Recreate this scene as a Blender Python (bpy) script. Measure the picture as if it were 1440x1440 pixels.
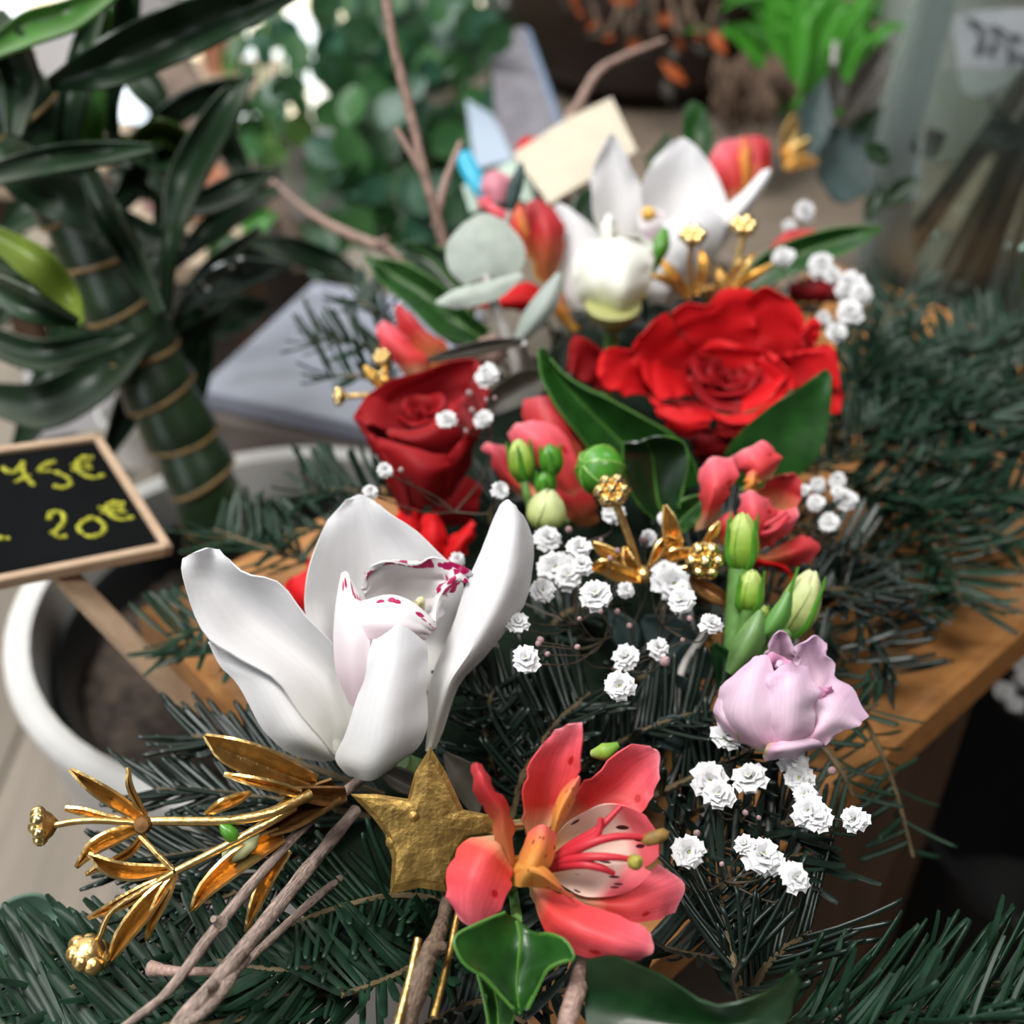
import bpy, math, random
import numpy as np

# ------------------------------------------------------------------ camera, world, lights, exposure
sc = bpy.context.scene
for o in list(bpy.data.objects):
    bpy.data.objects.remove(o)
col = sc.collection
PITCH = math.radians(38.0)
HALF = math.radians(23.0)
BZ = 0.40                                    # height of the bench top
CAM = np.array([0.0, 0.0, BZ + 0.32])
F = 720.0 / math.tan(HALF)
cam_d = bpy.data.cameras.new('camera')
cam = bpy.data.objects.new('camera', cam_d)
col.objects.link(cam)
cam.location = CAM
cam.rotation_euler = (math.pi / 2 - PITCH, 0, 0)
cam_d.sensor_width = 36.0
cam_d.lens = 18.0 / math.tan(HALF)
cam_d.clip_start = 0.01
cam_d.dof.use_dof = True
cam_d.dof.focus_distance = 0.305
cam_d.dof.aperture_fstop = 8.0
sc.camera = cam

w = bpy.data.worlds.new('world')
sc.world = w
w.use_nodes = True
bg = w.node_tree.nodes['Background']
bg.inputs[0].default_value = (0.80, 0.88, 1.0, 1)
bg.inputs[1].default_value = 0.07


def area(name, loc, target, size, power, color):
    d = bpy.data.lights.new(name, 'AREA')
    d.shape = 'RECTANGLE'
    d.size, d.size_y = size
    d.energy = power
    d.color = color
    o = bpy.data.objects.new(name, d)
    col.objects.link(o)
    o.location = loc
    v = np.array(target) - np.array(loc)
    from mathutils import Vector
    o.rotation_euler = Vector(v).to_track_quat('-Z', 'Y').to_euler()
    return o


area('overhead_light', (-0.75, 0.15, 2.3), (0.0, 0.35, 0.4), (0.8, 0.8), 38, (1.0, 0.98, 0.96))
area('added_sheen_light', (-1.25, -1.1, 1.25), (0.05, 0.4, 0.42), (0.9, 1.7), 8, (0.90, 0.96, 1.0))  # unseen light added for reflections on glass and gold, and as fill
area('overhead_light', (0.55, -0.35, 2.2), (0.1, 0.4, 0.4), (0.4, 0.4), 11, (1.0, 0.95, 0.88))  # smaller unseen light added for sparkles
area('overhead_light', (0.9, 1.6, 2.3), (0.2, 0.8, 0.4), (0.6, 0.6), 7, (0.9, 0.96, 1.0))
area('overhead_light', (-1.0, 1.5, 2.3), (-0.6, 1.0, 0.2), (0.8, 0.8), 9, (0.92, 0.97, 1.0))

sc.view_settings.view_transform = 'Standard'
sc.view_settings.look = 'None'
sc.view_settings.exposure = 0.48
sc.view_settings.gamma = 1.0
sc.view_settings.use_curve_mapping = False
sc.cycles.use_denoising = True
sc.cycles.max_bounces = 8
sc.cycles.transparent_max_bounces = 16
sc.cycles.caustics_reflective = False
sc.cycles.caustics_refractive = False

# ------------------------------------------------------------------ helpers
FWD = np.array([0, math.cos(PITCH), -math.sin(PITCH)])
UP = np.array([0, math.sin(PITCH), math.cos(PITCH)])
RT = np.array([1.0, 0, 0])
SP, CP = math.sin(PITCH), math.cos(PITCH)


def U(x, y, d):
    return CAM + d * (FWD + (x - 720.0) / F * RT - (y - 720.0) / F * UP)


def D(y, h):
    """distance along the view axis at which image row y meets the level h above the bench top"""
    return (0.32 - h) / (SP + (y - 720.0) / F * CP)


def P(x, y, h):
    return U(x, y, D(y, h))


def nrm(v):
    v = np.asarray(v, float)
    return v / (np.linalg.norm(v) + 1e-12)


LOC = {}


def tag(o, label=None, cat=None, group=None, kind=None):
    if label: o['label'] = label
    if cat: o['category'] = cat
    if group: o['group'] = group
    if kind: o['kind'] = kind
    return o


def thing(name, label, cat, loc, group=None):
    o = bpy.data.objects.new(name, None)
    col.objects.link(o)
    o.location = loc
    o.empty_display_size = 0.01
    LOC[o] = np.array(loc, float)
    return tag(o, label, cat, group)


def mk(name, verts, faces, mat, parent=None, uv=None, smooth=True, loc=None, sharp=True):
    """one mesh object; verts are world coordinates"""
    verts = np.asarray(verts, float)
    if parent is not None:
        base = LOC[parent]
    else:
        base = np.array(loc if loc is not None else [*verts[:, :2].mean(0), verts[:, 2].min()], float)
    me = bpy.data.meshes.new(name)
    me.from_pydata((verts - base).tolist(), [], faces if isinstance(faces, list) else faces.tolist())
    if uv is not None:
        lay = me.uv_layers.new(name='UVMap')
        idx = np.empty(len(me.loops), dtype=np.int32)
        me.loops.foreach_get('vertex_index', idx)
        lay.data.foreach_set('uv', np.asarray(uv, np.float32)[idx].ravel())
    if smooth:
        me.polygons.foreach_set('use_smooth', np.ones(len(me.polygons), dtype=bool))
    me.materials.append(mat)
    me.update()
    if smooth and sharp:
        me.set_sharp_from_angle(angle=math.radians(55))
    o = bpy.data.objects.new(name, me)
    col.objects.link(o)
    if parent is not None:
        o.parent = parent
    else:
        o.location = base
    LOC[o] = base
    return o


def inst(name, me, parent, p, rot=None, scale=1.0):
    """an object of its own that shares mesh data; rot is a 3x3 with the local axes as columns"""
    from mathutils import Matrix
    o = bpy.data.objects.new(name, me)
    col.objects.link(o)
    R = np.eye(3) if rot is None else np.asarray(rot)
    s = np.array([scale] * 3 if np.isscalar(scale) else scale, float)
    A = np.eye(4)
    A[:3, :3] = R * s[None, :]
    A[:3, 3] = np.asarray(p) - (LOC[parent] if parent is not None else 0)
    if parent is not None:
        o.parent = parent
    o.matrix_basis = Matrix(A.tolist())
    LOC[o] = np.asarray(p, float)
    return o


def crom(c, n):
    """Catmull-Rom through control points c along axis 0, n samples"""
    c = np.asarray(c, float)
    k = len(c)
    if k == 1:
        return np.repeat(c, n, 0)
    e = np.concatenate([[2 * c[0] - c[1]], c, [2 * c[-1] - c[-2]]])
    t = np.linspace(0, k - 1, n)
    i = np.minimum(t.astype(int), k - 2)
    f = (t - i).reshape([-1] + [1] * (c.ndim - 1))
    p0, p1, p2, p3 = e[i], e[i + 1], e[i + 2], e[i + 3]
    return .5 * (2 * p1 + (p2 - p0) * f + (2 * p0 - 5 * p1 + 4 * p2 - p3) * f ** 2 + (3 * p1 - p0 - 3 * p2 + p3) * f ** 3)


def shell(G, th):
    """grid of points (nv,nu,3) -> closed thin solid; returns verts, faces, uv"""
    nv, nu, _ = G.shape
    du = np.gradient(G, axis=1)
    dv = np.gradient(G, axis=0)
    N = np.cross(du, dv)
    N /= (np.linalg.norm(N, axis=2, keepdims=True) + 1e-12)
    A = (G + N * th / 2).reshape(-1, 3)
    B = (G - N * th / 2).reshape(-1, 3)
    uu, vv = np.meshgrid(np.linspace(0, 1, nu), np.linspace(0, 1, nv))
    uv = np.stack([uu.ravel(), vv.ravel()], 1)
    n = nv * nu
    f = []
    for j in range(nv - 1):
        for i in range(nu - 1):
            a = j * nu + i
            f.append((a, a + 1, a + nu + 1, a + nu))
            f.append((n + a, n + a + nu, n + a + nu + 1, n + a + 1))
    ring = [i for i in range(nu)] + [j * nu + nu - 1 for j in range(1, nv)] + [(nv - 1) * nu + i for i in range(nu - 2, -1, -1)] + [j * nu for j in range(nv - 2, 0, -1)]
    for a, b in zip(ring, ring[1:] + ring[:1]):
        f.append((a, n + a, n + b, b))
    return np.concatenate([A, B]), f, np.concatenate([uv, uv])


def patch(name, parent, rows, mat, nu=9, nv=14, th=.0006, ruff=0., rf=5., seed=0):
    """surface through a net of world points rows[r][c], given a thickness"""
    G = crom(np.asarray(rows, float), nv)
    G = crom(G.transpose(1, 0, 2), nu).transpose(1, 0, 2)
    if ruff:
        r = random.Random(seed)
        ph = [r.uniform(0, 6.3) for _ in range(4)]
        uu, vv = np.meshgrid(np.linspace(-1, 1, nu), np.linspace(0, 1, nv))
        N = np.cross(np.gradient(G, axis=1), np.gradient(G, axis=0))
        N /= (np.linalg.norm(N, axis=2, keepdims=True) + 1e-12)
        edge = np.maximum(np.abs(uu) ** 2, (1 - vv) ** 3)
        G = G + N * (ruff * edge * (np.sin(rf * vv * 3 + ph[0] + uu * 2) + .6 * np.sin(rf * 5 * vv + ph[1] + uu * 5)))[..., None]
    v, f, uv = shell(G, th)
    return mk(name, v, f, mat, parent, uv)


def net(rows, d0, zf=None):
    """rows of (x,y,depth offset in mm) pixels -> world points; zf maps local crop coordinates to the frame"""
    out = []
    for r in rows:
        q = []
        for p in r:
            x, y = (p[0], p[1]) if zf is None else zf(p[0], p[1])
            q.append(U(x, y, d0 + p[2] * .001))
        out.append(q)
    return out


def strip(name, parent, pts, mat, d0, fold=0., roll=0., nu=7, nv=12, th=.0006, zf=None, ruff=0., ws=1., seed=0, rf=5.):
    """leaf or petal along a spine: pts (x, y, half width, depth offset mm); fold = how far the midline lies
    behind the margins (mm), roll = depth difference between the two margins (mm)"""
    xy = np.array([(p[:2] if zf is None else zf(p[0], p[1])) for p in pts], float)
    t = np.gradient(xy, axis=0)
    t /= (np.linalg.norm(t, axis=1, keepdims=True) + 1e-9)
    pr = np.stack([-t[:, 1], t[:, 0]], 1)
    wmax = max(p[2] for p in pts) + 1e-6
    rows = []
    for (x, y), q, p in zip(xy, pr, pts):
        hw = p[2] * ws
        dz = p[3] if len(p) > 3 else 0.
        k = p[2] / wmax
        a, b = (x - q[0] * hw, y - q[1] * hw), (x + q[0] * hw, y + q[1] * hw)
        rows.append([U(*a, d0 + (dz - roll * k) * .001), U(x, y, d0 + (dz + fold * k) * .001), U(*b, d0 + (dz + roll * k) * .001)])
    return patch(name, parent, rows, mat, nu, nv, th, ruff, rf, seed)


def tube_geo(pts, rad, n=8, seg=None, wob=0., seed=0):
    pts = np.asarray(pts, float)
    rad = np.asarray(rad if np.ndim(rad) else [rad] * len(pts), float)
    m = seg or max(2, (len(pts) - 1) * 5)
    C = crom(pts, m)
    R = np.interp(np.linspace(0, 1, m), np.linspace(0, 1, len(rad)), rad)
    if wob:
        rr = np.random.RandomState(seed)
        R = R * (1 + wob * rr.randn(m))
    T = np.gradient(C, axis=0)
    T /= np.linalg.norm(T, axis=1, keepdims=True) + 1e-12
    ref = np.array([0, 0, 1.]) if abs(T[0][2]) < .9 else np.array([1., 0, 0])
    verts, faces = [], []
    a = np.linspace(0, 2 * math.pi, n, endpoint=False)
    for i in range(m):
        x = ref - T[i] * (ref @ T[i])
        x /= np.linalg.norm(x) + 1e-12
        ref = x
        y = np.cross(T[i], x)
        verts.append(C[i] + R[i] * (np.cos(a)[:, None] * x + np.sin(a)[:, None] * y))
    for i in range(m - 1):
        for j in range(n):
            k = (j + 1) % n
            faces.append((i * n + j, i * n + k, (i + 1) * n + k, (i + 1) * n + j))
    faces.append(tuple(range(n - 1, -1, -1)))
    faces.append(tuple((m - 1) * n + j for j in range(n)))
    uv = np.array([[j / n, i / (m - 1)] for i in range(m) for j in range(n)])
    return np.concatenate(verts), faces, uv


def tube(name, parent, pts, rad, mat, n=8, seg=None, wob=0., seed=0):
    v, f, uv = tube_geo(pts, rad, n, seg, wob, seed)
    return mk(name, v, f, mat, parent, uv)


def frame(z, x=None):
    z = nrm(z)
    x = np.array([1., 0, 0]) if x is None else np.asarray(x, float)
    if abs(x @ z) > .95:
        x = np.array([0, 1., 0])
    x = nrm(x - z * (x @ z))
    return np.stack([x, np.cross(z, x), z], 1)


def lathe_geo(prof, n=32):
    """prof (r,z) -> geometry round the z axis"""
    a = np.linspace(0, 2 * math.pi, n, endpoint=False)
    v = np.concatenate([np.stack([r * np.cos(a), r * np.sin(a), np.full(n, z)], 1) for r, z in prof])
    f = []
    for i in range(len(prof) - 1):
        for j in range(n):
            k = (j + 1) % n
            f.append((i * n + j, i * n + k, (i + 1) * n + k, (i + 1) * n + j))
    return v, f


def lathe(name, parent, prof, mat, c, axis=(0, 0, 1), n=32, lobes=0, lob=0., **kw):
    prof = crom(prof, max(len(prof), 3) * kw.pop('sub', 1)) if kw.get('sub', 1) > 1 else prof
    kw.pop('sub', None)
    v, f = lathe_geo(prof, n)
    if lobes:
        an = np.arctan2(v[:, 1], v[:, 0])
        s = 1 + lob * np.cos(an * lobes)
        v[:, :2] *= s[:, None]
    v = v @ frame(axis).T + np.asarray(c)
    if prof[0][0] > 1e-5:
        f.append(tuple(range(n - 1, -1, -1)))
    if prof[-1][0] > 1e-5:
        f.append(tuple((len(prof) - 1) * n + j for j in range(n)))
    return mk(name, v, f, mat, parent, **kw)


def box_geo(c, X, Y, Z, bev=.06):
    """box with chamfered long edges; X,Y,Z half extents vectors"""
    c, X, Y, Z = map(np.asarray, (c, X, Y, Z))
    k = min(np.linalg.norm(X), np.linalg.norm(Y), np.linalg.norm(Z)) * bev
    x, y, z = nrm(X), nrm(Y), nrm(Z)
    lx, ly, lz = np.linalg.norm(X), np.linalg.norm(Y), np.linalg.norm(Z)
    ring = []
    for zz, s in ((-lz, 1), (-lz + k, 0), (lz - k, 0), (lz, 1)):
        q = k * s
        for a, b in ((-1, -1), (1, -1), (1, 1), (-1, 1)):
            ax, by = a * (lx - q), b * (ly - q)
            if s == 0:
                pass
            ring.append(c + x * ax + y * by + z * zz)
    f = []
    for i in range(3):
        for j in range(4):
            f.append((i * 4 + j, i * 4 + (j + 1) % 4, (i + 1) * 4 + (j + 1) % 4, (i + 1) * 4 + j))
    f.append((3, 2, 1, 0))
    f.append((12, 13, 14, 15))
    return np.array(ring), f


def box(name, parent, c, X, Y, Z, mat, bev=.06, **kw):
    v, f = box_geo(c, X, Y, Z, bev)
    return mk(name, v, f, mat, parent, smooth=False, **kw)


def blob(name, parent, c, r, mat, axis=(0, 0, 1), prof=None, n=14, lobes=0, lob=0., **kw):
    prof = prof or [(0.001, -1), (.5, -.87), (.87, -.5), (1, 0), (.87, .5), (.5, .87), (.001, 1)]
    return lathe(name, parent, [(a * r, b * r) for a, b in prof], mat, c, axis, n, lobes, lob, **kw)


# ------------------------------------------------------------------ materials
def M(name, colr, rough=.5, metal=0., spec=.5, tr=0., ramp=None, noise=None, bump=None, coat=0., axis='V', trc=None, vein=None):
    m = bpy.data.materials.new(name)
    m.use_nodes = True
    nt = m.node_tree
    N, L = nt.nodes, nt.links
    b = N['Principled BSDF']
    b.inputs['Roughness'].default_value = rough
    b.inputs['Metallic'].default_value = metal
    b.inputs['Specular IOR Level'].default_value = spec
    b.inputs['Coat Weight'].default_value = coat
    src = None
    tc = N.new('ShaderNodeTexCoord')
    if ramp:
        sx = N.new('ShaderNodeSeparateXYZ')
        L.new(tc.outputs['UV'], sx.inputs[0])
        cr = N.new('ShaderNodeValToRGB')
        e = cr.color_ramp.elements
        while len(e) < len(ramp):
            e.new(.5)
        for k, (p, c) in zip(e, ramp):
            k.position = p
            k.color = (*c, 1)
        L.new(sx.outputs['Y' if axis == 'V' else 'X'], cr.inputs[0])
        src = cr.outputs[0]
    if noise:
        scale, amt, stretch = (list(noise) + [(1, 1, 1)])[:3]
        mp = N.new('ShaderNodeMapping')
        mp.inputs['Scale'].default_value = stretch
        L.new(tc.outputs['Object'], mp.inputs[0])
        nz = N.new('ShaderNodeTexNoise')
        nz.inputs['Scale'].default_value = scale
        nz.inputs['Detail'].default_value = 5
        L.new(mp.outputs[0], nz.inputs['Vector'])
        mr = N.new('ShaderNodeMapRange')
        mr.inputs[1].default_value = .3
        mr.inputs[2].default_value = .7
        mr.inputs[3].default_value = 1 - amt
        mr.inputs[4].default_value = 1 + amt
        L.new(nz.outputs[0], mr.inputs[0])
        mx = N.new('ShaderNodeMix')
        mx.data_type = 'RGBA'
        mx.blend_type = 'MULTIPLY'
        mx.inputs[0].default_value = 1
        if src is None:
            mx.inputs[6].default_value = (*colr, 1)
        else:
            L.new(src, mx.inputs[6])
        L.new(mr.outputs[0], mx.inputs[7])
        src = mx.outputs[2]
    if vein:
        su, sv, amt = vein
        mp = N.new('ShaderNodeMapping')
        mp.inputs['Scale'].default_value = (su, sv, 1)
        L.new(tc.outputs['UV'], mp.inputs[0])
        nz = N.new('ShaderNodeTexNoise')
        nz.inputs['Scale'].default_value = 1
        nz.inputs['Detail'].default_value = 3
        L.new(mp.outputs[0], nz.inputs['Vector'])
        mr = N.new('ShaderNodeMapRange')
        mr.inputs[1].default_value = .32
        mr.inputs[2].default_value = .68
        mr.inputs[3].default_value = 1 - amt
        mr.inputs[4].default_value = 1 + amt
        L.new(nz.outputs[0], mr.inputs[0])
        mx = N.new('ShaderNodeMix')
        mx.data_type = 'RGBA'
        mx.blend_type = 'MULTIPLY'
        mx.inputs[0].default_value = 1
        if src is None:
            mx.inputs[6].default_value = (*colr, 1)
        else:
            L.new(src, mx.inputs[6])
        L.new(mr.outputs[0], mx.inputs[7])
        src = mx.outputs[2]
    if src is None:
        b.inputs['Base Color'].default_value = (*colr, 1)
    else:
        L.new(src, b.inputs['Base Color'])
    if bump:
        scale, st, stretch = (list(bump) + [(1, 1, 1)])[:3]
        mp = N.new('ShaderNodeMapping')
        mp.inputs['Scale'].default_value = stretch
        L.new(tc.outputs['Object'], mp.inputs[0])
        nz = N.new('ShaderNodeTexNoise')
        nz.inputs['Scale'].default_value = scale
        nz.inputs['Detail'].default_value = 4
        L.new(mp.outputs[0], nz.inputs['Vector'])
        bp = N.new('ShaderNodeBump')
        bp.inputs['Strength'].default_value = st
        bp.inputs['Distance'].default_value = .001
        L.new(nz.outputs[0], bp.inputs['Height'])
        L.new(bp.outputs[0], b.inputs['Normal'])
    if tr:
        t = N.new('ShaderNodeBsdfTranslucent')
        if trc:
            t.inputs[0].default_value = (*trc, 1)
        elif src is None:
            t.inputs[0].default_value = (*colr, 1)
        else:
            L.new(src, t.inputs[0])
        ms = N.new('ShaderNodeMixShader')
        ms.inputs[0].default_value = tr
        L.new(b.outputs[0], ms.inputs[1])
        L.new(t.outputs[0], ms.inputs[2])
        L.new(ms.outputs[0], N['Material Output'].inputs[0])
    m['_src'] = 0
    del m['_src']
    return m


def overlay(m, colr, build):
    """mix a flat colour over a material's base colour; build(N,L,tc) returns the mask socket"""
    nt = m.node_tree
    N, L = nt.nodes, nt.links
    b = N['Principled BSDF']
    tc = next(n for n in N if n.type == 'TEX_COORD')
    mask = build(N, L, tc)
    mx = N.new('ShaderNodeMix')
    mx.data_type = 'RGBA'
    L.new(mask, mx.inputs[0])
    i = b.inputs['Base Color']
    if i.is_linked:
        L.new(i.links[0].from_socket, mx.inputs[6])
    else:
        mx.inputs[6].default_value = i.default_value
    mx.inputs[7].default_value = (*colr, 1)
    L.new(mx.outputs[2], i)
    for t in N:
        if t.type == 'BSDF_TRANSLUCENT':
            L.new(mx.outputs[2], t.inputs[0])
    return m


def uv_spots(sx, sy, thr, lo, hi, soft=.05, stretch_noise=True):
    """blotches in uv space, kept to lo<v<hi"""
    def build(N, L, tc):
        mp = N.new('ShaderNodeMapping')
        mp.inputs['Scale'].default_value = (sx, sy, 1)
        L.new(tc.outputs['UV'], mp.inputs[0])
        vo = N.new('ShaderNodeTexVoronoi')
        vo.inputs['Scale'].default_value = 1
        L.new(mp.outputs[0], vo.inputs['Vector'])
        mr = N.new('ShaderNodeMapRange')
        mr.inputs[1].default_value = thr
        mr.inputs[2].default_value = thr + soft
        mr.inputs[3].default_value = 1
        mr.inputs[4].default_value = 0
        L.new(vo.outputs['Distance'], mr.inputs[0])
        s = N.new('ShaderNodeSeparateXYZ')
        L.new(tc.outputs['UV'], s.inputs[0])
        out = mr.outputs[0]
        for op, v in (('GREATER_THAN', lo), ('LESS_THAN', hi)):
            c = N.new('ShaderNodeMath')
            c.operation = op
            c.inputs[1].default_value = v
            L.new(s.outputs['Y'], c.inputs[0])
            k = N.new('ShaderNodeMath')
            k.operation = 'MULTIPLY'
            L.new(out, k.inputs[0])
            L.new(c.outputs[0], k.inputs[1])
            out = k.outputs[0]
        return out
    return build


WHITE = M('orchid_petal', (.69, .69, .70), .5, spec=.3, tr=.12, ramp=[(0, (.69, .69, .71)), (.7, (.69, .68, .68)), (1, (.64, .63, .55))], vein=(18, 1.2, .03), bump=(260, .12))
LIP = M('orchid_lip', (.82, .78, .79), .5, spec=.3, tr=.1, ramp=[(0, (.72, .70, .71)), (.5, (.71, .66, .68)), (1, (.70, .52, .58))])
overlay(LIP, (.36, .006, .08), uv_spots(9, 7, .36, .01, .22))
LIPT = M('orchid_lip_throat', (.72, .70, .71), .5, spec=.3, tr=.1)
overlay(LIPT, (.36, .006, .08), uv_spots(15, 8, .52, .0, .15))
LIPS = M('orchid_lip_blotched', (.70, .66, .68), .5, spec=.3, tr=.1)
overlay(LIPS, (.36, .006, .08), uv_spots(5, 6, .50, .0, .62))
ROSE = M('rose_petal', (.56, .004, .008), .62, spec=.25, tr=.10, ramp=[(0, (.62, .006, .010)), (.5, (.52, .003, .006)), (1, (.30, .002, .004))], bump=(500, .1))
ROSED = M('rose_petal_dark', (.36, .003, .006), .62, spec=.22, tr=.08, ramp=[(0, (.27, .002, .005)), (.5, (.19, .0015, .004)), (1, (.10, .001, .002))], bump=(500, .1))  # dark red rose; on the bright rose, shade painted into its recesses
ALST = M('alstroemeria_petal', (.7, .06, .08), .5, spec=.35, tr=.15, ramp=[(0, (.78, .24, .27)), (.05, (.74, .13, .17)), (.35, (.72, .07, .085)), (.72, (.64, .05, .04)), (.95, (.70, .40, .22))], vein=(26, 1.5, .13), bump=(350, .15))
overlay(ALST, (.45, .01, .012), uv_spots(2.3, 3.1, .085, .1, .6, .06))
ALSTD = M('alstroemeria_petal_deep', (.6, .03, .03), .5, spec=.3, tr=.15, ramp=[(0, (.52, .05, .06)), (.4, (.46, .022, .025)), (.95, (.55, .20, .07))], vein=(24, 1.5, .16))
ALSTY = M('alstroemeria_throat', (.72, .32, .05), .5, spec=.3, tr=.12, ramp=[(0, (.70, .12, .10)), (.3, (.72, .24, .06)), (1, (.72, .38, .07))])
overlay(ALSTY, (.18, .02, .01), uv_spots(6, 5, .15, .15, .85, .05))
ALSTI = M('alstroemeria_inner', (.78, .58, .45), .5, spec=.3, tr=.12, ramp=[(0, (.72, .10, .13)), (.26, (.72, .12, .14)), (.40, (.78, .52, .44)), (.75, (.78, .58, .46)), (1, (.72, .40, .15))])
overlay(ALSTI, (.05, .004, .006), uv_spots(5, 3.2, .16, .2, .8, .05))
LILAC = M('lisianthus_petal', (.66, .40, .60), .5, spec=.3, tr=.18, ramp=[(0, (.70, .47, .64)), (.5, (.74, .56, .67)), (.85, (.70, .42, .55)), (1, (.5, .42, .2))], vein=(20, 1.5, .06), bump=(300, .12))
LILACD = M('lisianthus_heart', (.52, .10, .30), .5, spec=.3, tr=.15, ramp=[(0, (.64, .30, .48)), (.6, (.48, .07, .24)), (1, (.4, .05, .2))])
CREAMW = M('cream_petal', (.80, .80, .70), .5, spec=.3, tr=.12, ramp=[(0, (.82, .82, .76)), (.6, (.82, .82, .72)), (1, (.50, .55, .22))])
BUDG = M('bud_green', (.30, .42, .06), .45, tr=.1, ramp=[(0, (.46, .55, .16)), (.5, (.24, .40, .04)), (1, (.10, .26, .02))], noise=(300, .15))
BUDD = M('bud_deep_green', (.06, .22, .015), .4, noise=(400, .2), coat=.2)
BUDP = M('bud_pale', (.55, .60, .28), .5, tr=.15, ramp=[(0, (.62, .66, .36)), (.6, (.48, .56, .20)), (1, (.24, .42, .06))], noise=(300, .1))
STEMG = M('stem_green', (.10, .22, .05), .45, noise=(300, .2))
LEAF = M('leaf_green', (.011, .058, .007), .38, spec=.4, tr=.06, noise=(120, .35), bump=(160, .2), coat=.15)
LEAFD = M('leaf_dark_green', (.005, .028, .006), .35, spec=.5, tr=.04, noise=(120, .35), coat=.1)
LEAFRIM = M('leaf_margin', (.06, .17, .025), .45)
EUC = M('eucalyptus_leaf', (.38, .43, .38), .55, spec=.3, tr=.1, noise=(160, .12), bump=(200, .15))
EUCD = M('eucalyptus_leaf_dark', (.035, .06, .058), .55, spec=.3, noise=(140, .3))  # dark blue-green leaf colour
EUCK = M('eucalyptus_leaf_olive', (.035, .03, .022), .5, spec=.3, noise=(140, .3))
EUCS = M('eucalyptus_stem', (.36, .34, .32), .5, noise=(300, .15))
GOLD = M('gold_paint', (.70, .47, .18), .30, metal=.95, noise=(300, .22), bump=(420, .35))
GOLDD = M('gold_foil_star', (.38, .24, .07), .45, metal=.9, noise=(240, .35), bump=(300, .7))
GOLDB = M('gold_bright', (.78, .58, .27), .25, metal=1., noise=(300, .15))
COPPER = M('copper_petal', (.26, .13, .045), .42, metal=.75, noise=(300, .35))
TWIG = M('twig_bark', (.22, .162, .135), .7, vein=(7, 18, .75), bump=(500, .9, (1, 1, .3)))
TWIGD = M('twig_bark_dark', (.12, .078, .05), .7, vein=(5, 22, .6), bump=(500, .9))
TWIGP = M('twig_bark_pink', (.30, .195, .16), .6, vein=(4, 20, .4), bump=(400, .6))
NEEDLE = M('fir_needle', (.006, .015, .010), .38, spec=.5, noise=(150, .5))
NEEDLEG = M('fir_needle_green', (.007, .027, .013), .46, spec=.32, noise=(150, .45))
FIRSTEM = M('fir_stem', (.10, .07, .03), .7, noise=(300, .4))
GYP = M('babys_breath_petal', (.76, .76, .77), .6, spec=.2, tr=.18)
GYPS = M('babys_breath_stem', (.06, .045, .03), .6, noise=(400, .4))
GYPB = M('babys_breath_bud', (.34, .22, .22), .6, noise=(700, .4))
CALYX = M('calyx', (.16, .20, .04), .6, noise=(600, .5))
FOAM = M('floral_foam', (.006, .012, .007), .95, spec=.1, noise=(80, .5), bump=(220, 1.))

# ------------------------------------------------------------------ the room
def wood(name, c1, c2, rough=.5, scale=9., stretch=(1, 14, 14), spec=.4):
    m = M(name, c1, rough, spec=spec, bump=(60, .25, stretch))
    nt = m.node_tree
    N, L = nt.nodes, nt.links
    tc = next(n for n in N if n.type == 'TEX_COORD')
    mp = N.new('ShaderNodeMapping')
    mp.inputs['Scale'].default_value = stretch
    L.new(tc.outputs['Object'], mp.inputs[0])
    nz = N.new('ShaderNodeTexNoise')
    nz.inputs['Scale'].default_value = scale
    nz.inputs['Detail'].default_value = 6
    nz.inputs['Distortion'].default_value = .6
    L.new(mp.outputs[0], nz.inputs['Vector'])
    cr = N.new('ShaderNodeValToRGB')
    cr.color_ramp.elements[0].position = .32
    cr.color_ramp.elements[1].position = .68
    cr.color_ramp.elements[0].color = (*c2, 1)
    cr.color_ramp.elements[1].color = (*c1, 1)
    L.new(nz.outputs[0], cr.inputs[0])
    L.new(cr.outputs[0], N['Principled BSDF'].inputs['Base Color'])
    return m


rnd = random.Random(11)
FLOORM = [wood('floor_plank_%d' % k, (.25 * s, .21 * s, .17 * s), (.18 * s, .15 * s, .12 * s), .45, 5, (14, 1, 14)) for k, s in enumerate((1., .9, 1.1))]
SUB = M('floor_joint', (.05, .04, .03), .8)
v, f = box_geo((0, 1.0, -.012), (3.2, 0, 0), (0, 2.6, 0), (0, 0, .010), .1)
floor = mk('floor', v, f, SUB, None, smooth=False, loc=(0, 1.0, 0))
tag(floor, 'floor of greyish brown wooden planks', 'floor', kind='structure')
x = -3.1
k = 0
while x < 3.1:
    wd = .118
    box('plank', floor, (x + wd / 2, 1.0, -.004), (wd / 2 - .0015, 0, 0), (0, 2.58, 0), (0, 0, .004), FLOORM[k % 3], .3)
    x += wd
    k += 1
WALLM = M('wall_paint', (.05, .042, .038), .8, noise=(6, .25))
FRAMEM = M('window_frame_paint', (.10, .10, .10), .5)
wb = box('wall_back', None, (1.52, 1.80, 1.25), (1.52, 0, 0), (0, .04, 0), (0, 0, 1.25), WALLM, .1)
tag(wb, 'dark brown wall at the back of the shop', 'wall', kind='structure')
wl = box('wall_left', None, (-3.1, 1.0, 1.25), (.04, 0, 0), (0, 2.5, 0), (0, 0, 1.25), M('wall_left_paint', (.30, .29, .28), .8, noise=(6, .2)), .1)
tag(wl, 'pale grey side wall of the shop', 'wall', kind='structure')
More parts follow.
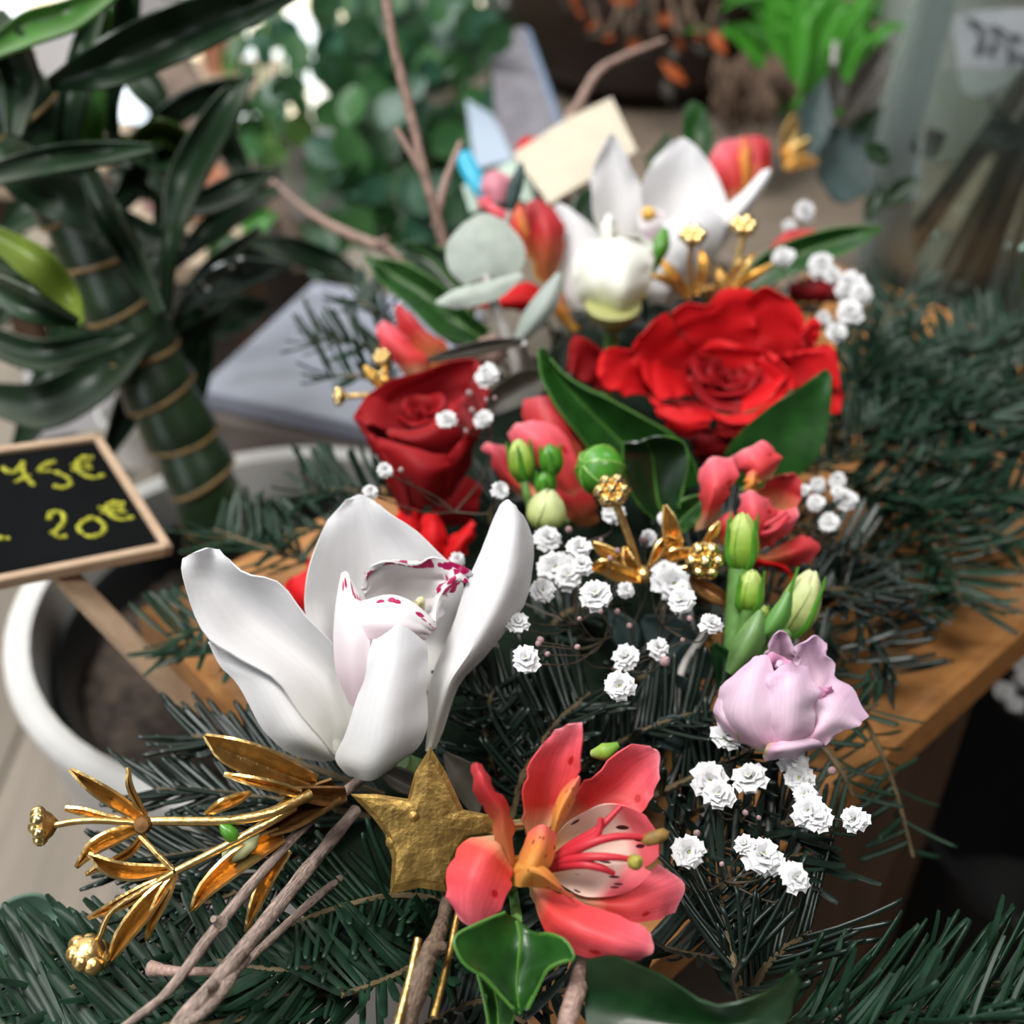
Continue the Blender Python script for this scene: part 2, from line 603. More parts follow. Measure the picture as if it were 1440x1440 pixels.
# glazed shop front, daylight behind it
PANE = bpy.data.materials.new('daylit_pane')
PANE.use_nodes = True
nt = PANE.node_tree
em = nt.nodes.new('ShaderNodeEmission')
tcn = nt.nodes.new('ShaderNodeTexCoord')
nzn = nt.nodes.new('ShaderNodeTexNoise')
nzn.inputs['Scale'].default_value = 9
crn = nt.nodes.new('ShaderNodeValToRGB')
crn.color_ramp.elements[0].position = .38
crn.color_ramp.elements[1].position = .62
crn.color_ramp.elements[0].color = (1.0, .86, .55, 1)
crn.color_ramp.elements[1].color = (.80, .91, 1.0, 1)
nt.links.new(tcn.outputs['Object'], nzn.inputs['Vector'])
nt.links.new(nzn.outputs[0], crn.inputs[0])
nt.links.new(crn.outputs[0], em.inputs[0])
em.inputs[1].default_value = 1.7
nt.links.new(em.outputs[0], nt.nodes['Material Output'].inputs[0])
win = thing('window_1', 'tall daylit shop window behind the green plants', 'window', (-1.53, 1.80, 0))
win['kind'] = 'structure'
for i in range(7):
    xx = -3.02 + i * .50
    box('window_frame', win, (xx, 1.80, 1.1), (.022, 0, 0), (0, .03, 0), (0, 0, 1.1), FRAMEM, .1)
for i in range(6):
    box('pane', win, (-2.77 + i * .50, 1.81, 1.1), (.228, 0, 0), (0, .004, 0), (0, 0, 1.08), PANE, .1)
box('window_sill', win, (-1.53, 1.79, .03), (1.50, 0, 0), (0, .05, 0), (0, 0, .03), FRAMEM, .1)

# ------------------------------------------------------------------ bench that carries the flowers
ANG = math.radians(42)
u2 = np.array([math.cos(ANG), math.sin(ANG), 0])
v2 = np.array([math.sin(ANG), -math.cos(ANG), 0])
corner = np.array([-.148, .350, BZ])
BL, BW, BT = .45, .24, .026
BENCH = wood('bench_wood', (.50, .235, .075), (.36, .15, .042), .42, 7, (1, 1, 1), .45)
for n in BENCH.node_tree.nodes:
    if n.type == 'MAPPING':
        n.inputs['Rotation'].default_value = (0, 0, -ANG)
        n.inputs['Scale'].default_value = (3, 30, 30)
bench = thing('wooden_bench', 'honey coloured wooden bench carrying the flower arrangement', 'bench', (*(corner + u2 * BL / 2 + v2 * BW / 2)[:2], 0))
cb = corner + u2 * BL / 2 + v2 * BW / 2
box('bench_top', bench, cb - [0, 0, BT / 2], u2 * BL / 2, v2 * BW / 2, np.array([0, 0, BT / 2]), BENCH, .25)
LEGM = wood('bench_leg_wood', (.10, .055, .03), (.06, .03, .016), .6, 7, (10, 10, 1))
for a in (-1, 1):
    for b in (-1, 1):
        c = cb + u2 * {(-1, -1): .02, (1, 1): .045}.get((a, b), a * (BL / 2 - .05)) + v2 * b * (BW / 2 - .04)
        c[2] = (BZ - BT) / 2
        box('leg', bench, c, u2 * .017, v2 * .017, np.array([0, 0, (BZ - BT) / 2]), LEGM, .15)
for b in (-1, 1):
    hl_ = .10 if b > 0 else .060
    c = cb + v2 * b * (BW / 2 - .04) + u2 * (.098 if b < 0 else -.065)
    c[2] = BZ - BT - .03
    box('apron', bench, c, u2 * hl_, v2 * .008, np.array([0, 0, .028]), LEGM, .15)

# second table under the vase
TABM = wood('table_wood', (.23, .18, .14), (.17, .13, .10), .5, 6, (2, 20, 20))
TZ = BZ - .032
tab = thing('display_table', 'greyish brown table top behind the bench under the glass vase', 'table', (*(corner + u2 * .9)[:2], 0))
for i in range(5):
    c = corner + u2 * (BL + .008 + .09 + i * .18) + v2 * .02
    box('plank', tab, (c[0], c[1], TZ - .015), u2 * .0885, v2 * .52, (0, 0, .015), TABM, .15)
for a in (-1, 1):
    for b in (.05, .85):
        c = corner + u2 * (BL + b) + v2 * (.02 + a * .48)
        box('leg', tab, (c[0], c[1], (TZ - .03) / 2), (.025, 0, 0), (0, .025, 0), (0, 0, (TZ - .03) / 2), LEGM, .15)

# ------------------------------------------------------------------ pot with the cane plant
POTM = M('pot_glaze', (.66, .65, .63), .35, noise=(14, .10), bump=(60, .2))
POTIN = M('inner_pot_plastic', (.012, .013, .014), .28, spec=.6, bump=(120, .3))
SOILM = M('soil', (.035, .025, .018), .95, noise=(120, .7), bump=(160, 1.))
pc = P(392, 838, -.06)
pcx, pcy = pc[0], pc[1]
rimz = pc[2]
pot = thing('plant_pot', 'round white ceramic pot with a black inner pot', 'pot', (pcx, pcy, 0))
RO = .124
prof = [(.070, 0.002), (.078, .0), (.092, .08), (.108, .2), (.118, rimz - .03), (RO, rimz - .004), (RO - .001, rimz), (RO - .006, rimz + .002), (RO - .012, rimz), (RO - .013, rimz - .01), (RO - .018, rimz - .10), (RO - .022, rimz - .11)]
lathe('pot_wall', pot, prof, POTM, (pcx, pcy, 0), n=56)
lathe('inner_pot', pot, [(.094, rimz - .10), (.103, rimz - .03), (.105, rimz - .024), (.103, rimz - .020), (.099, rimz - .026), (.090, rimz - .09)], POTIN, (pcx - .001, pcy, 0), n=48)
rs = np.random.RandomState(4)
gv, gf = [], []
n = 34
for i in range(n):
    for j in range(n):
        a, b = (i / (n - 1) * 2 - 1), (j / (n - 1) * 2 - 1)
        q = max(abs(a), abs(b)) / (math.hypot(a, b) + 1e-9)
        gv.append((pcx + a * q * .097, pcy + b * q * .097, rimz - .045 + .004 * rs.rand()))
for i in range(n - 1):
    for j in range(n - 1):
        gf.append((i * n + j, (i + 1) * n + j, (i + 1) * n + j + 1, i * n + j + 1))
soil = mk('potting_soil', gv, gf, SOILM, None)
tag(soil, 'dark crumbly potting soil inside the white pot', 'soil', kind='stuff')

CANE = M('cane_skin', (.018, .062, .014), .38, noise=(60, .4, (1, 1, 6)), coat=.15, ramp=[(0, (.022, .055, .016)), (.55, (.010, .032, .009)), (1, (.007, .020, .006))])
RIM = M('leaf_scar', (.26, .17, .07), .6, noise=(200, .3))
DRAC = M('dracaena_leaf', (.007, .024, .008), .42, spec=.4, noise=(20, .35, (1, 1, 1)), vein=(30, 1, .25))
DRACL = M('dracaena_leaf_fresh', (.05, .15, .025), .35, tr=.15, noise=(30, .3))
drac = thing('dracaena_plant', 'cane plant with ringed green stem and long dark strap leaves', 'plant', (pcx, pcy, rimz - .04))
path = np.array([P(310, 800, -.10), U(300, 715, .580), U(255, 610, .565), U(215, 530, .555), U(172, 430, .545), U(130, 340, .535), U(75, 235, .525), U(15, 130, .51), U(-60, 20, .50)])
C = crom(path, 200)
seglen = np.concatenate([[0], np.cumsum(np.linalg.norm(np.diff(C, axis=0), axis=1))])
s, k = 0.0, 0
while s < seglen[-1] - .02:
    L_ = .020 + .004 * rnd.random()
    a = np.array([np.interp(s, seglen, C[:, i]) for i in range(3)])
    b = np.array([np.interp(min(s + L_, seglen[-1]), seglen, C[:, i]) for i in range(3)])
    r = .0136 + .0020 * min(1, s / .1)
    axis = nrm(b - a)
    fr = frame(axis, nrm(FWD))
    # each sheath flares at its lower end and its margin dips towards the viewer
    vv, ff = lathe_geo([(r * .92, -.002), (r * 1.12, .0), (r * 1.14, .0015), (r * 1.08, L_ * .4), (r * .98, L_ * .85), (r * .93, L_ + .007)], 22)
    dip = np.cos(np.arctan2(vv[:, 1], vv[:, 0]) - (k % 2) * .9 + .45) * .0045
    vv[:, 2] += np.where(vv[:, 2] < .004, dip, dip * .6)
    uvv = np.stack([np.zeros(len(vv)), np.clip(1 - vv[:, 2] / L_, 0, 1)], 1)
    so = mk('cane_segment', vv @ fr.T + a, ff, CANE, drac, uvv)
    rr, rf_ = lathe_geo([(r * 1.10, -.0006), (r * 1.155, .0), (r * 1.16, .0014), (r * 1.10, .0022)], 22)
    rr[:, 2] += np.cos(np.arctan2(rr[:, 1], rr[:, 0]) - (k % 2) * .9 + .45) * .0045
    mk('scar_rim', rr @ fr.T + a, rf_, RIM, so)
    s += L_
    k += 1
leaves = [
    ([(70, 120, 10), (150, 90, 34), (250, 45, 40), (340, 10, 30), (440, -30, 14)], .47, DRAC),
    ([(-20, 75, 12), (40, 40, 24), (100, 20, 22), (170, -20, 10)], .46, DRACL),
    ([(128, 225, 14), (128, 160, 20), (132, 90, 18), (150, 10, 8)], .52, DRACL),
    ([(90, 230, 12), (100, 150, 20), (120, 60, 18), (150, -20, 10)], .50, DRAC),
    ([(160, 190, 8), (150, 140, 18), (170, 60, 22), (180, -10, 18)], .54, DRAC),
    ([(-10, 245, 16), (70, 225, 20), (150, 215, 16), (215, 208, 6)], .46, DRAC),
    ([(125, 245, 14), (150, 300, 20), (185, 360, 18), (225, 440, 6)], .48, DRAC),
    ([(232, 440, 8), (240, 340, 12), (262, 250, 26), (318, 150, 22), (350, 110, 4)], .52, DRAC),
    ([(250, 440, 6), (290, 405, 18), (340, 385, 22), (405, 372, 4)], .55, M('dracaena_leaf_glossy', (.05, .07, .06), .16, spec=.9)),
    ([(-10, 330, 14), (50, 370, 24), (95, 420, 18), (115, 455, 4)], .46, M('dracaena_leaf_yellowing', (.13, .19, .025), .4, tr=.15, noise=(30, .3))),
    ([(-10, 400, 16), (40, 430, 22), (110, 455, 6)], .44, DRAC),
    ([(-10, 560, 22), (60, 570, 34), (140, 530, 30), (215, 470, 8)], .53, DRAC),
    ([(150, 640, 8), (190, 560, 24), (240, 500, 24), (310, 440, 4)], .585, DRAC),
    ([(-10, 480, 20), (60, 500, 22), (150, 480, 14), (190, 470, 4)], .50, DRAC),
    ([(170, 215, 8), (220, 185, 18), (265, 205, 16), (300, 225, 3)], .56, M('dracaena_leaf_olive', (.05, .10, .012), .4, tr=.1, noise=(30, .3))),
    ([(210, 250, 6), (270, 285, 18), (340, 260, 20), (385, 240, 4)], .58, DRAC),
    ([(-10, 190, 18), (30, 240, 34), (90, 280, 34), (140, 330, 10)], .50, DRAC),
    ([(60, 250, 12), (110, 290, 26), (190, 330, 26), (260, 345, 6)], .57, DRAC),
    ([(255, 620, 6), (275, 540, 18), (282, 470, 16), (262, 400, 5)], .60, DRAC),
    ([(240, 520, 6), (262, 440, 18), (300, 380, 18), (365, 320, 4)], .62, DRAC),
    ([(-10, 20, 16), (10, 60, 26), (30, 120, 26), (20, 190, 12)], .47, DRAC),
    ([(20, 640, 8), (60, 560, 26), (90, 470, 22), (70, 380, 6)], .56, DRAC),
    ([(120, 560, 8), (110, 480, 26), (70, 400, 24), (20, 330, 6)], .58, DRAC),
    ([(180, 450, 6), (215, 380, 22), (235, 310, 20), (215, 240, 4)], .60, DRAC),
]
for k_ in range(26):
    x_, y_ = rnd.uniform(-20, 400), rnd.uniform(130, 470)
    a_ = rnd.choice((-1, 1)) * rnd.uniform(.2, 1.1) + (math.pi if rnd.random() < .5 else 0)
    l_ = rnd.uniform(130, 230)
    dx_, dy_ = math.cos(a_) * l_, math.sin(a_) * l_ * .8
    if 60 < x_ + dx_ * .5 < 320 and y_ + dy_ * .5 > 330:
        continue
    leaves.append(([(x_, y_, 6), (x_ + dx_ * .35, y_ + dy_ * .35 - 12, rnd.uniform(16, 26)), (x_ + dx_ * .7, y_ + dy_ * .7 - 8, rnd.uniform(14, 22)), (x_ + dx_, y_ + dy_ + 10, 3)], rnd.uniform(.60, .70), DRAC))
for i, (pts, d, m) in enumerate(leaves):
    strip('leaf', drac, [(*p, (-8 if j % 2 else 4)) for j, p in enumerate(pts)], m, d, fold=9, roll=(-1) ** i * 6, nv=16, th=.0012)

# ------------------------------------------------------------------ price sign
SLATE = M('chalkboard', (.003, .0035, .004), .9, spec=.1, noise=(40, .3))
SIGNW = wood('sign_frame_wood', (.50, .36, .245), (.42, .29, .19), .55, 8, (3, 20, 20))
CHALK = M('yellow_chalk', (.33, .33, .02), .8, noise=(600, .5))
TR_, BR_ = U(140, 612, .47), U(243, 772, .436)
hv = nrm(BR_ - TR_)
hl = np.linalg.norm(BR_ - TR_)
tl = U(-60, 640, .436)
wv = tl - TR_
wv = nrm(wv - hv * (wv @ hv))
wl_ = hl * 1.55
nv_ = nrm(np.cross(wv, hv))
if nv_ @ FWD > 0:
    nv_ = -nv_
scen = TR_ + hv * hl / 2 + wv * wl_ / 2
sign = thing('price_sign', 'small black chalkboard price sign on a wooden stick', 'sign', scen + hv * .09)
box('chalkboard', sign, scen - nv_ * .0015, wv * (wl_ / 2 - .001), hv * (hl / 2 - .001), nv_ * .001, SLATE, .1)
fw = .0032
for c, X, Y in ((TR_ + wv * wl_ / 2 + hv * fw / 2, wv * wl_ / 2, hv * fw / 2), (TR_ + wv * wl_ / 2 + hv * (hl - fw / 2), wv * wl_ / 2, hv * fw / 2),
                (TR_ + hv * hl / 2 + wv * fw / 2, wv * fw / 2, hv * hl / 2), (TR_ + hv * hl / 2 + wv * (wl_ - fw / 2), wv * fw / 2, hv * hl / 2)):
    box('frame_strip', sign, c - nv_ * .001, X, Y, nv_ * .0025, SIGNW, .3)


def on_sign(x, y, off=.0005):
    d = nrm(U(x, y, 1.0) - CAM)
    t = ((scen - CAM) @ nv_) / (d @ nv_)
    return CAM + d * t + nv_ * off


def z4(x, y):
    return (x / 3, 480 + y / 3)


strokes = {
    'chalk_digit': [
        [[(12, 530), (40, 550), (75, 540), (98, 508)], [(98, 508), (104, 560), (145, 606)], [(62, 592), (128, 560)]],
        [[(232, 505), (185, 520), (162, 545)], [(162, 545), (220, 545), (285, 572), (298, 600), (262, 614), (225, 606)]],
        [[(205, 750), (222, 718), (262, 722), (268, 760), (222, 812)], [(215, 800), (250, 822), (285, 818)]],
        [[(345, 760), (395, 742), (440, 772), (428, 808), (375, 820), (332, 790), (345, 760)]]],
    'chalk_euro': [
        [[(392, 488), (345, 490), (322, 520), (345, 555), (395, 572), (440, 560)], [(300, 520), (385, 512)], [(302, 540), (390, 530)]],
        [[(525, 682), (470, 680), (448, 700), (470, 732), (515, 748), (565, 738)], [(415, 700), (525, 700)], [(425, 718), (535, 716)]]],
    'chalk_dash': [[[(-30, 828), (42, 828)]]]}
for nm, glyphs in strokes.items():
    for gl in glyphs:
        V, Fc = [], []
        for st in gl:
            q = np.array([on_sign(*z4(*p), -.0006) for p in st])
            a, b, _ = tube_geo(q, .00085, 6, seg=max(6, len(q) * 4), wob=.25, seed=len(V))
            Fc += [tuple(i + sum(map(len, V)) for i in t) for t in b]
            V.append(a)
        mk(nm, np.concatenate(V), Fc, CHALK, sign)
st0, st1 = on_sign(88, 786, -.0062), U(278, 1004, .445)
sd = nrm(st1 - st0)
sx = nrm(np.cross(sd, nv_))
box('stick', sign, (st0 + st1 + sd * .05) / 2, sx * .0045, np.cross(sd, sx) * .0016, sd * np.linalg.norm(st1 - st0 + sd * .05) / 2, SIGNW, .2)

# ------------------------------------------------------------------ box behind the pot, paper and clip
CRATE = wood('crate_wood', (.20, .17, .155), (.12, .095, .082), .6, 5, (3, 3, 20))
CRTOP = M('crate_lid', (.27, .29, .37), .38, noise=(14, .25), bump=(40, .3))
q0, q1, q2 = P(283, 545, -.05), P(500, 592, -.05), P(440, 398, -.05)
ex, ey = q1 - q0, q2 - q0
ey = ey - nrm(ex) * (ey @ nrm(ex))
bx_c = q0 + ex * .6 + ey * .5
zt = q0[2]
crate = thing('wooden_crate', 'grey wooden crate with a smooth bluish grey lid', 'crate', (bx_c[0], bx_c[1], 0))
nb = 5
hb = (zt - .012) / nb
for i in range(nb):
    for s_ in (-1, 1):
        c = bx_c + s_ * ey * .5
        box('side_board', crate, (c[0], c[1], hb * (i + .5)), ex * .6, nrm(ey) * .008, (0, 0, hb / 2 - .0012), CRATE, .15)
        c = bx_c + s_ * ex * .6
        box('side_board', crate, (c[0], c[1], hb * (i + .5)), nrm(ex) * .008, ey * .46, (0, 0, hb / 2 - .0012), CRATE, .15)
box('lid', crate, (bx_c[0], bx_c[1], zt - .006), ex * .62, ey * .52, (0, 0, .006), CRTOP, .2)

GREYP = wood('grey_board_wood', (.22, .21, .24), (.14, .13, .15), .5, 5, (20, 20, 3))
c0, c1, c2, c3 = U(690, 60, .92), U(735, 48, .93), U(790, 205, .84), U(700, 225, .83)
gb = thing('grey_board', 'narrow grey board leaning behind the envelope', 'board', P(745, 235, -.03))
patch('board_face', gb, [[c0, c1], [(c0 + c3) / 2, (c1 + c2) / 2], [c3, c2], [c3 * 1.3 - c0 * .3, c2 * 1.3 - c1 * .3]], GREYP, 4, 6, .012)
BLUEE = M('board_edge_paint', (.26, .36, .52), .4)
tube('board_edge', gb, [c1, (c1 + c2) / 2, c2], .006, BLUEE, 6)
c0, c1, c2, c3 = U(655, 140, .80), U(690, 160, .80), U(722, 225, .76), U(668, 238, .76)
wp = patch('paper_sheet', None, [[c0, c1], [(c0 + c3) / 2, (c1 + c2) / 2 + .002 * UP], [c3, c2]], M('white_paper', (.34, .41, .50), .6), 6, 8, .0006)
tag(wp, 'pale bluish sheet of paper behind the blue clip', 'paper')
KRAFT = M('kraft_paper', (.52, .46, .36), .7, noise=(90, .08), bump=(200, .2))
env = thing('envelope', 'small kraft paper envelope among the flowers', 'envelope', U(820, 285, .60))
e0, e1, e2, e3 = U(722, 218, .615), U(860, 139, .635), U(896, 214, .60), U(772, 288, .58)
patch('envelope_face', env, [[e0, (e0 + e1) / 2 + .002 * UP, e1], [(e0 + e3) / 2, (e0 + e1 + e2 + e3) / 4 + FWD * -.003, (e1 + e2) / 2], [e3, (e3 + e2) / 2, e2]], KRAFT, 8, 6, .0016)
sl = (e0 + e1) / 2 * .4 + e1 * .6
tube('flap_seam', env, [e0 * .42 + e1 * .58 - FWD * .001, e3 * .42 + e2 * .58 - FWD * .002], .0006, KRAFT, 6)
grp = patch('green_paper', None, [[U(650, 262, .61), U(732, 222, .62), U(745, 232, .62)], [U(662, 300, .60), U(720, 280, .60), U(752, 290, .60)]], M('mint_paper', (.42, .52, .44), .6), 6, 5, .0008)
tag(grp, 'pale mint green paper wrapper behind the envelope', 'paper')
clip = thing('blue_clip', 'bright turquoise peg holding the paper at the back', 'clip', U(690, 282, .585))
strip('clip_arm', clip, [(648, 216, 7, 6), (662, 245, 9, 2), (676, 268, 8, 0), (700, 283, 6, 0)], M('turquoise_plastic', (.03, .38, .56), .4), .590, fold=-2, th=.003)
strip('clip_arm', clip, [(655, 214, 5, 10), (668, 242, 7, 6), (682, 264, 7, 5), (704, 280, 5, 4)], M('turquoise_plastic_back', (.02, .30, .46), .4), .592, fold=-1, th=.003)

# ------------------------------------------------------------------ round-leaved plant at the top
RL = [M('round_leaf_%d' % k, c, .42, tr=.12, noise=(60, .3)) for k, c in enumerate(((.030, .11, .030), (.045, .14, .040), (.018, .07, .022), (.028, .10, .055), (.09, .20, .04)))]


def leaf_mesh(name, mat, ratio=.85, pts=7, fold=.12, tip=.0):
    yy = np.linspace(0, 1, pts)
    wd = ratio * .5 * np.sin(np.pi * np.clip(yy * .94 + .04, 0, 1)) ** .62 * (1 - tip * yy)
    rows = [[(-w_, y_, fold * w_), (0, y_, -fold * .3 + .05 * math.sin(3 * y_)), (w_, y_, fold * w_)] for y_, w_ in zip(yy, wd)]
    G = crom(np.array(rows), pts)
    G = crom(G.transpose(1, 0, 2), 5).transpose(1, 0, 2)
    v, f, uv = shell(G, .02)
    o = mk(name, v, f, mat, None, uv, loc=(0, 0, 0))
    me = o.data
    bpy.data.objects.remove(o)
    return me


rl_me = [leaf_mesh('round_leaf', m) for m in RL]
ppl = thing('round_leaf_plant', 'bushy potted plant with many small round green leaves', 'plant', (-.30, 1.16, .2))
for k in range(15):
    x0, y0 = rnd.uniform(350, 660), rnd.uniform(-30, 60)
    dd = rnd.uniform(.92, 1.1)
    x1, y1 = x0 + rnd.uniform(-70, 70), y0 + rnd.uniform(180, 330)
    tube('stem', ppl, [U(x0, y0, dd), U((x0 + x1) / 2 + rnd.uniform(-25, 25), (y0 + y1) / 2, dd - .03), U(x1, min(y1, 345), dd - .02)], .0015, STEMG, 5)
cnt = 0
while cnt < 290:
    x, y = rnd.uniform(320, 690), rnd.uniform(-20, 345)
    if x < 430 and y > 250: continue
    if x > 640 and y > 120 and y < 230 and rnd.random() < .6: continue
    dens = 1.0 if x > 470 else .62
    if y < 110 and x < 520: dens *= .62
    if rnd.random() > dens: continue
    d = rnd.uniform(.86, 1.08)
    nrmv = nrm(np.array([rnd.uniform(-.7, .7), -.8, rnd.uniform(-.1, 1.0)]))
    upv = np.array([rnd.uniform(-1, 1), rnd.uniform(-.4, .4), rnd.uniform(-1.2, .4)])
    fr = frame(nrmv, upv)
    inst('leaf', rl_me[rnd.choice((0, 0, 1, 2, 2, 2, 3, 3) if x > 450 else (0, 1, 1, 2, 3, 4))], ppl, U(x, y, d), fr, rnd.uniform(.018, .029) * (1.25 if x > 450 else 1.0))
    cnt += 1
rp = lathe('planter', None, [(.001, .0), (.10, .0), (.115, .06), (.13, .22), (.135, .23), (.125, .235), (.115, .20)], M('planter_clay', (.10, .085, .08), .6, noise=(20, .3)), (-.30, 1.16, 0), n=40)
tag(rp, 'dark planter below the round leaved plant', 'pot')

# ------------------------------------------------------------------ things far behind on the left
BAGM = M('white_bag_paper', (.74, .73, .76), .6, noise=(12, .1))


def bag(px, py, d, wpx, hpx, label, mat, tilt=0.):
    c = U(px, py, d)
    s_ = d / F
    base = np.array([c[0], c[1], c[2] - hpx * s_ / 2])
    o = thing('paper_bag', label, 'bag', (c[0], c[1], c[2] - hpx * s_ / 2), 'white paper bags behind the cane plant')
    ct, stt = math.cos(tilt), math.sin(tilt)
    X = np.array([ct, stt, 0]) * wpx * s_ / 2
    Y = np.array([-stt, ct, 0]) * wpx * s_ / 4
    H = np.array([0, 0, hpx * s_])
    for a, b in ((X, Y), (-X, -Y), (Y, -X), (-Y, X)):
        mid = base + b + H * .5
        patch('bag_panel', o, [[base + b - a, base + b, base + b + a], [mid - a * .98, mid - b * .1, mid + a * .98], [base + b * .9 - a + H, base + b * .8 + H, base + b * .9 + a + H]], mat, 5, 5, .0008)
    return o


bag(60, 120, .95, 120, 170, 'white paper bag at the upper left, nearest the frame edge', BAGM, .5)
bag(190, 10, 1.5, 130, 110, 'pale grey paper bag beyond the cane plant leaves', M('grey_bag_paper', (.42, .40, .42), .6), -.3)
bag(100, 560, .70, 110, 80, 'white paper bag behind the top of the chalkboard sign', BAGM, .35)


def pot_small(px, py, d, rpx, hpx, label, mat, tilt=(0, 0, 1)):
    s_ = d / F
    c = U(px, py, d)
    r, h = rpx * s_, hpx * s_
    o = lathe('flower_pot', None, [(.001, 0), (r * .72, 0), (r * .95, h * .78), (r * 1.06, h * .80), (r * 1.08, h), (r * .98, h * 1.0), (r * .9, h * .75), (r * .62, .06 * h), (.001, .06 * h)], mat, c - [0, 0, h / 2], tilt, 32, loc=tuple(c - np.array([0, 0, h / 2])))
    return tag(o, label, 'pot', 'small flower pots in the background')


PINKP = M('pink_pot', (.42, .26, .27), .5, noise=(30, .15))
TERR = M('terracotta', (.46, .20, .12), .7, noise=(30, .25))
pot_small(218, 262, .85, 30, 70, 'dusty pink flower pot seen between the cane leaves', PINKP)
pot_small(282, 275, .88, 36, 60, 'terracotta flower pot seen between the cane leaves', TERR)
pot_small(190, 610, .70, 42, 80, 'white flower pot behind the green cane', POTM)
pot_small(310, 70, 1.36, 34, 70, 'terracotta flower pot near the brown trunk', TERR)
# crates stand under these things so that they rest on something
for (px, py, d, wpx, hh, lab) in ((60, 205, .95, 210, .02, 'low wooden shelf under the white paper bag'), (255, 312, .87, 190, .02, 'wooden shelf under the pink and terracotta pots'), (312, 101, 1.36, 150, .02, 'small wooden shelf under the pot near the brown trunk')):
    c = U(px, py + 4, d)
    s_ = d / F
    sh = thing('shelf', lab, 'shelf', (c[0], c[1], 0))
    box('shelf_board', sh, c - [0, 0, .008], (wpx * s_ / 2, 0, 0), (0, .06, 0), (0, 0, .008), M('pale_shelf_wood', (.40, .31, .22), .5, noise=(20, .2, (1, 8, 8))), .2)
    for a in (-1, 1):
        box('leg', sh, (c[0] + a * wpx * s_ * .42, c[1], (c[2] - .016) / 2), (.012, 0, 0), (0, .012, 0), (0, 0, (c[2] - .016) / 2), LEGM, .2)
TRUNK = M('trunk_bark', (.16, .115, .09), .85, noise=(40, .4), bump=(90, 1.))
tr = tube('tree_trunk', None, [U(205, 70, 1.02), U(240, 120, 1.0), U(275, 165, .98), U(320, 220, .96), U(390, 300, .95), U(430, 380, .95)], [.026, .025, .022, .016, .010, .008], TRUNK, 14, 30, .06)
tag(tr, 'brown leaning trunk behind the cane plant leaves', 'trunk')

# leafy fresh plants between the cane plant and the crate
FRESH = M('fresh_leaf', (.06, .26, .03), .4, tr=.25, noise=(40, .3))
fp = thing('fresh_green_plant', 'low bright green plant between cane plant and crate', 'plant', U(350, 370, .80))
for i, (x, y, dx, dy, w_) in enumerate(((340, 320, 50, -20, 18), (330, 330, -40, 30, 16), (350, 300, 20, -40, 15), (360, 335, 50, 40, 16), (320, 440, 30, 20, 12), (370, 350, 80, 10, 14), (330, 345, -10, 60, 14))):
    strip('leaf', fp, [(x, y, 4, 0), (x + dx * .5, y + dy * .5, w_, -6), (x + dx, y + dy, 2, 0)], FRESH if i % 2 == 0 else LEAF, .80 - .01 * i, fold=4, nv=8, th=.001)
tube('stem', fp, [U(345, 400, .80), U(345, 320, .80)], .002, STEMG, 6)

# grey green plant at the lower left
lp = thing('grey_leaf_plant', 'soft grey green leaves at the lower left edge', 'plant', U(30, 1420, .36))
GG = M('grey_green_leaf', (.055, .11, .075), .55, noise=(40, .25))
strip('leaf', lp, [(-30, 1340, 10, 0), (20, 1305, 36, -4), (60, 1290, 34, -2), (92, 1285, 6, 0)], GG, .37, fold=5, th=.0012)
strip('leaf', lp, [(-20, 1420, 8, 0), (20, 1370, 26, -4), (60, 1330, 20, -2), (85, 1305, 4, 0)], GG, .375, fold=5, th=.0012)
strip('leaf', lp, [(-30, 1400, 10, 0), (0, 1350, 30, -2), (20, 1300, 16, 0), (25, 1275, 3, 0)], GG, .385, fold=-4, th=.0012)
tube('stem', lp, [U(-20, 1460, .37), U(0, 1400, .372), U(10, 1350, .374)], .002, STEMG, 6)

# ------------------------------------------------------------------ glass vase with bouquet stems, upper right
def thin_glass(name, tint, gl, blend, painted_glint):
    """clear thin wall: see-through with reflections that grow towards the rim, the bright ones painted as white diffuse"""
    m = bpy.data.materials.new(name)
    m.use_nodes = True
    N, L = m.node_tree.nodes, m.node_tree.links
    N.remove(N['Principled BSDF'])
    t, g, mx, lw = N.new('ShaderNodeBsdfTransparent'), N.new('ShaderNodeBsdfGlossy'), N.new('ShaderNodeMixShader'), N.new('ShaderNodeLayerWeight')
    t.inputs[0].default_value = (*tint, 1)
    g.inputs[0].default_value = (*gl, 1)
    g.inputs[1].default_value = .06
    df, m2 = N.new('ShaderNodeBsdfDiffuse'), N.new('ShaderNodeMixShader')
    df.inputs[0].default_value = (.72, .82, .82, 1)  # whitish diffuse painted in for bright reflections at the glass edges
    m2.inputs[0].default_value = painted_glint
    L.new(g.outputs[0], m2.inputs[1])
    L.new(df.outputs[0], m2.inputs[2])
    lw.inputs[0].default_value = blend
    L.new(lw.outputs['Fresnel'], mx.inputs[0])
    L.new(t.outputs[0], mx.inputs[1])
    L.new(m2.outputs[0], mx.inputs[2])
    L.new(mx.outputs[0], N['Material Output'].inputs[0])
    return m


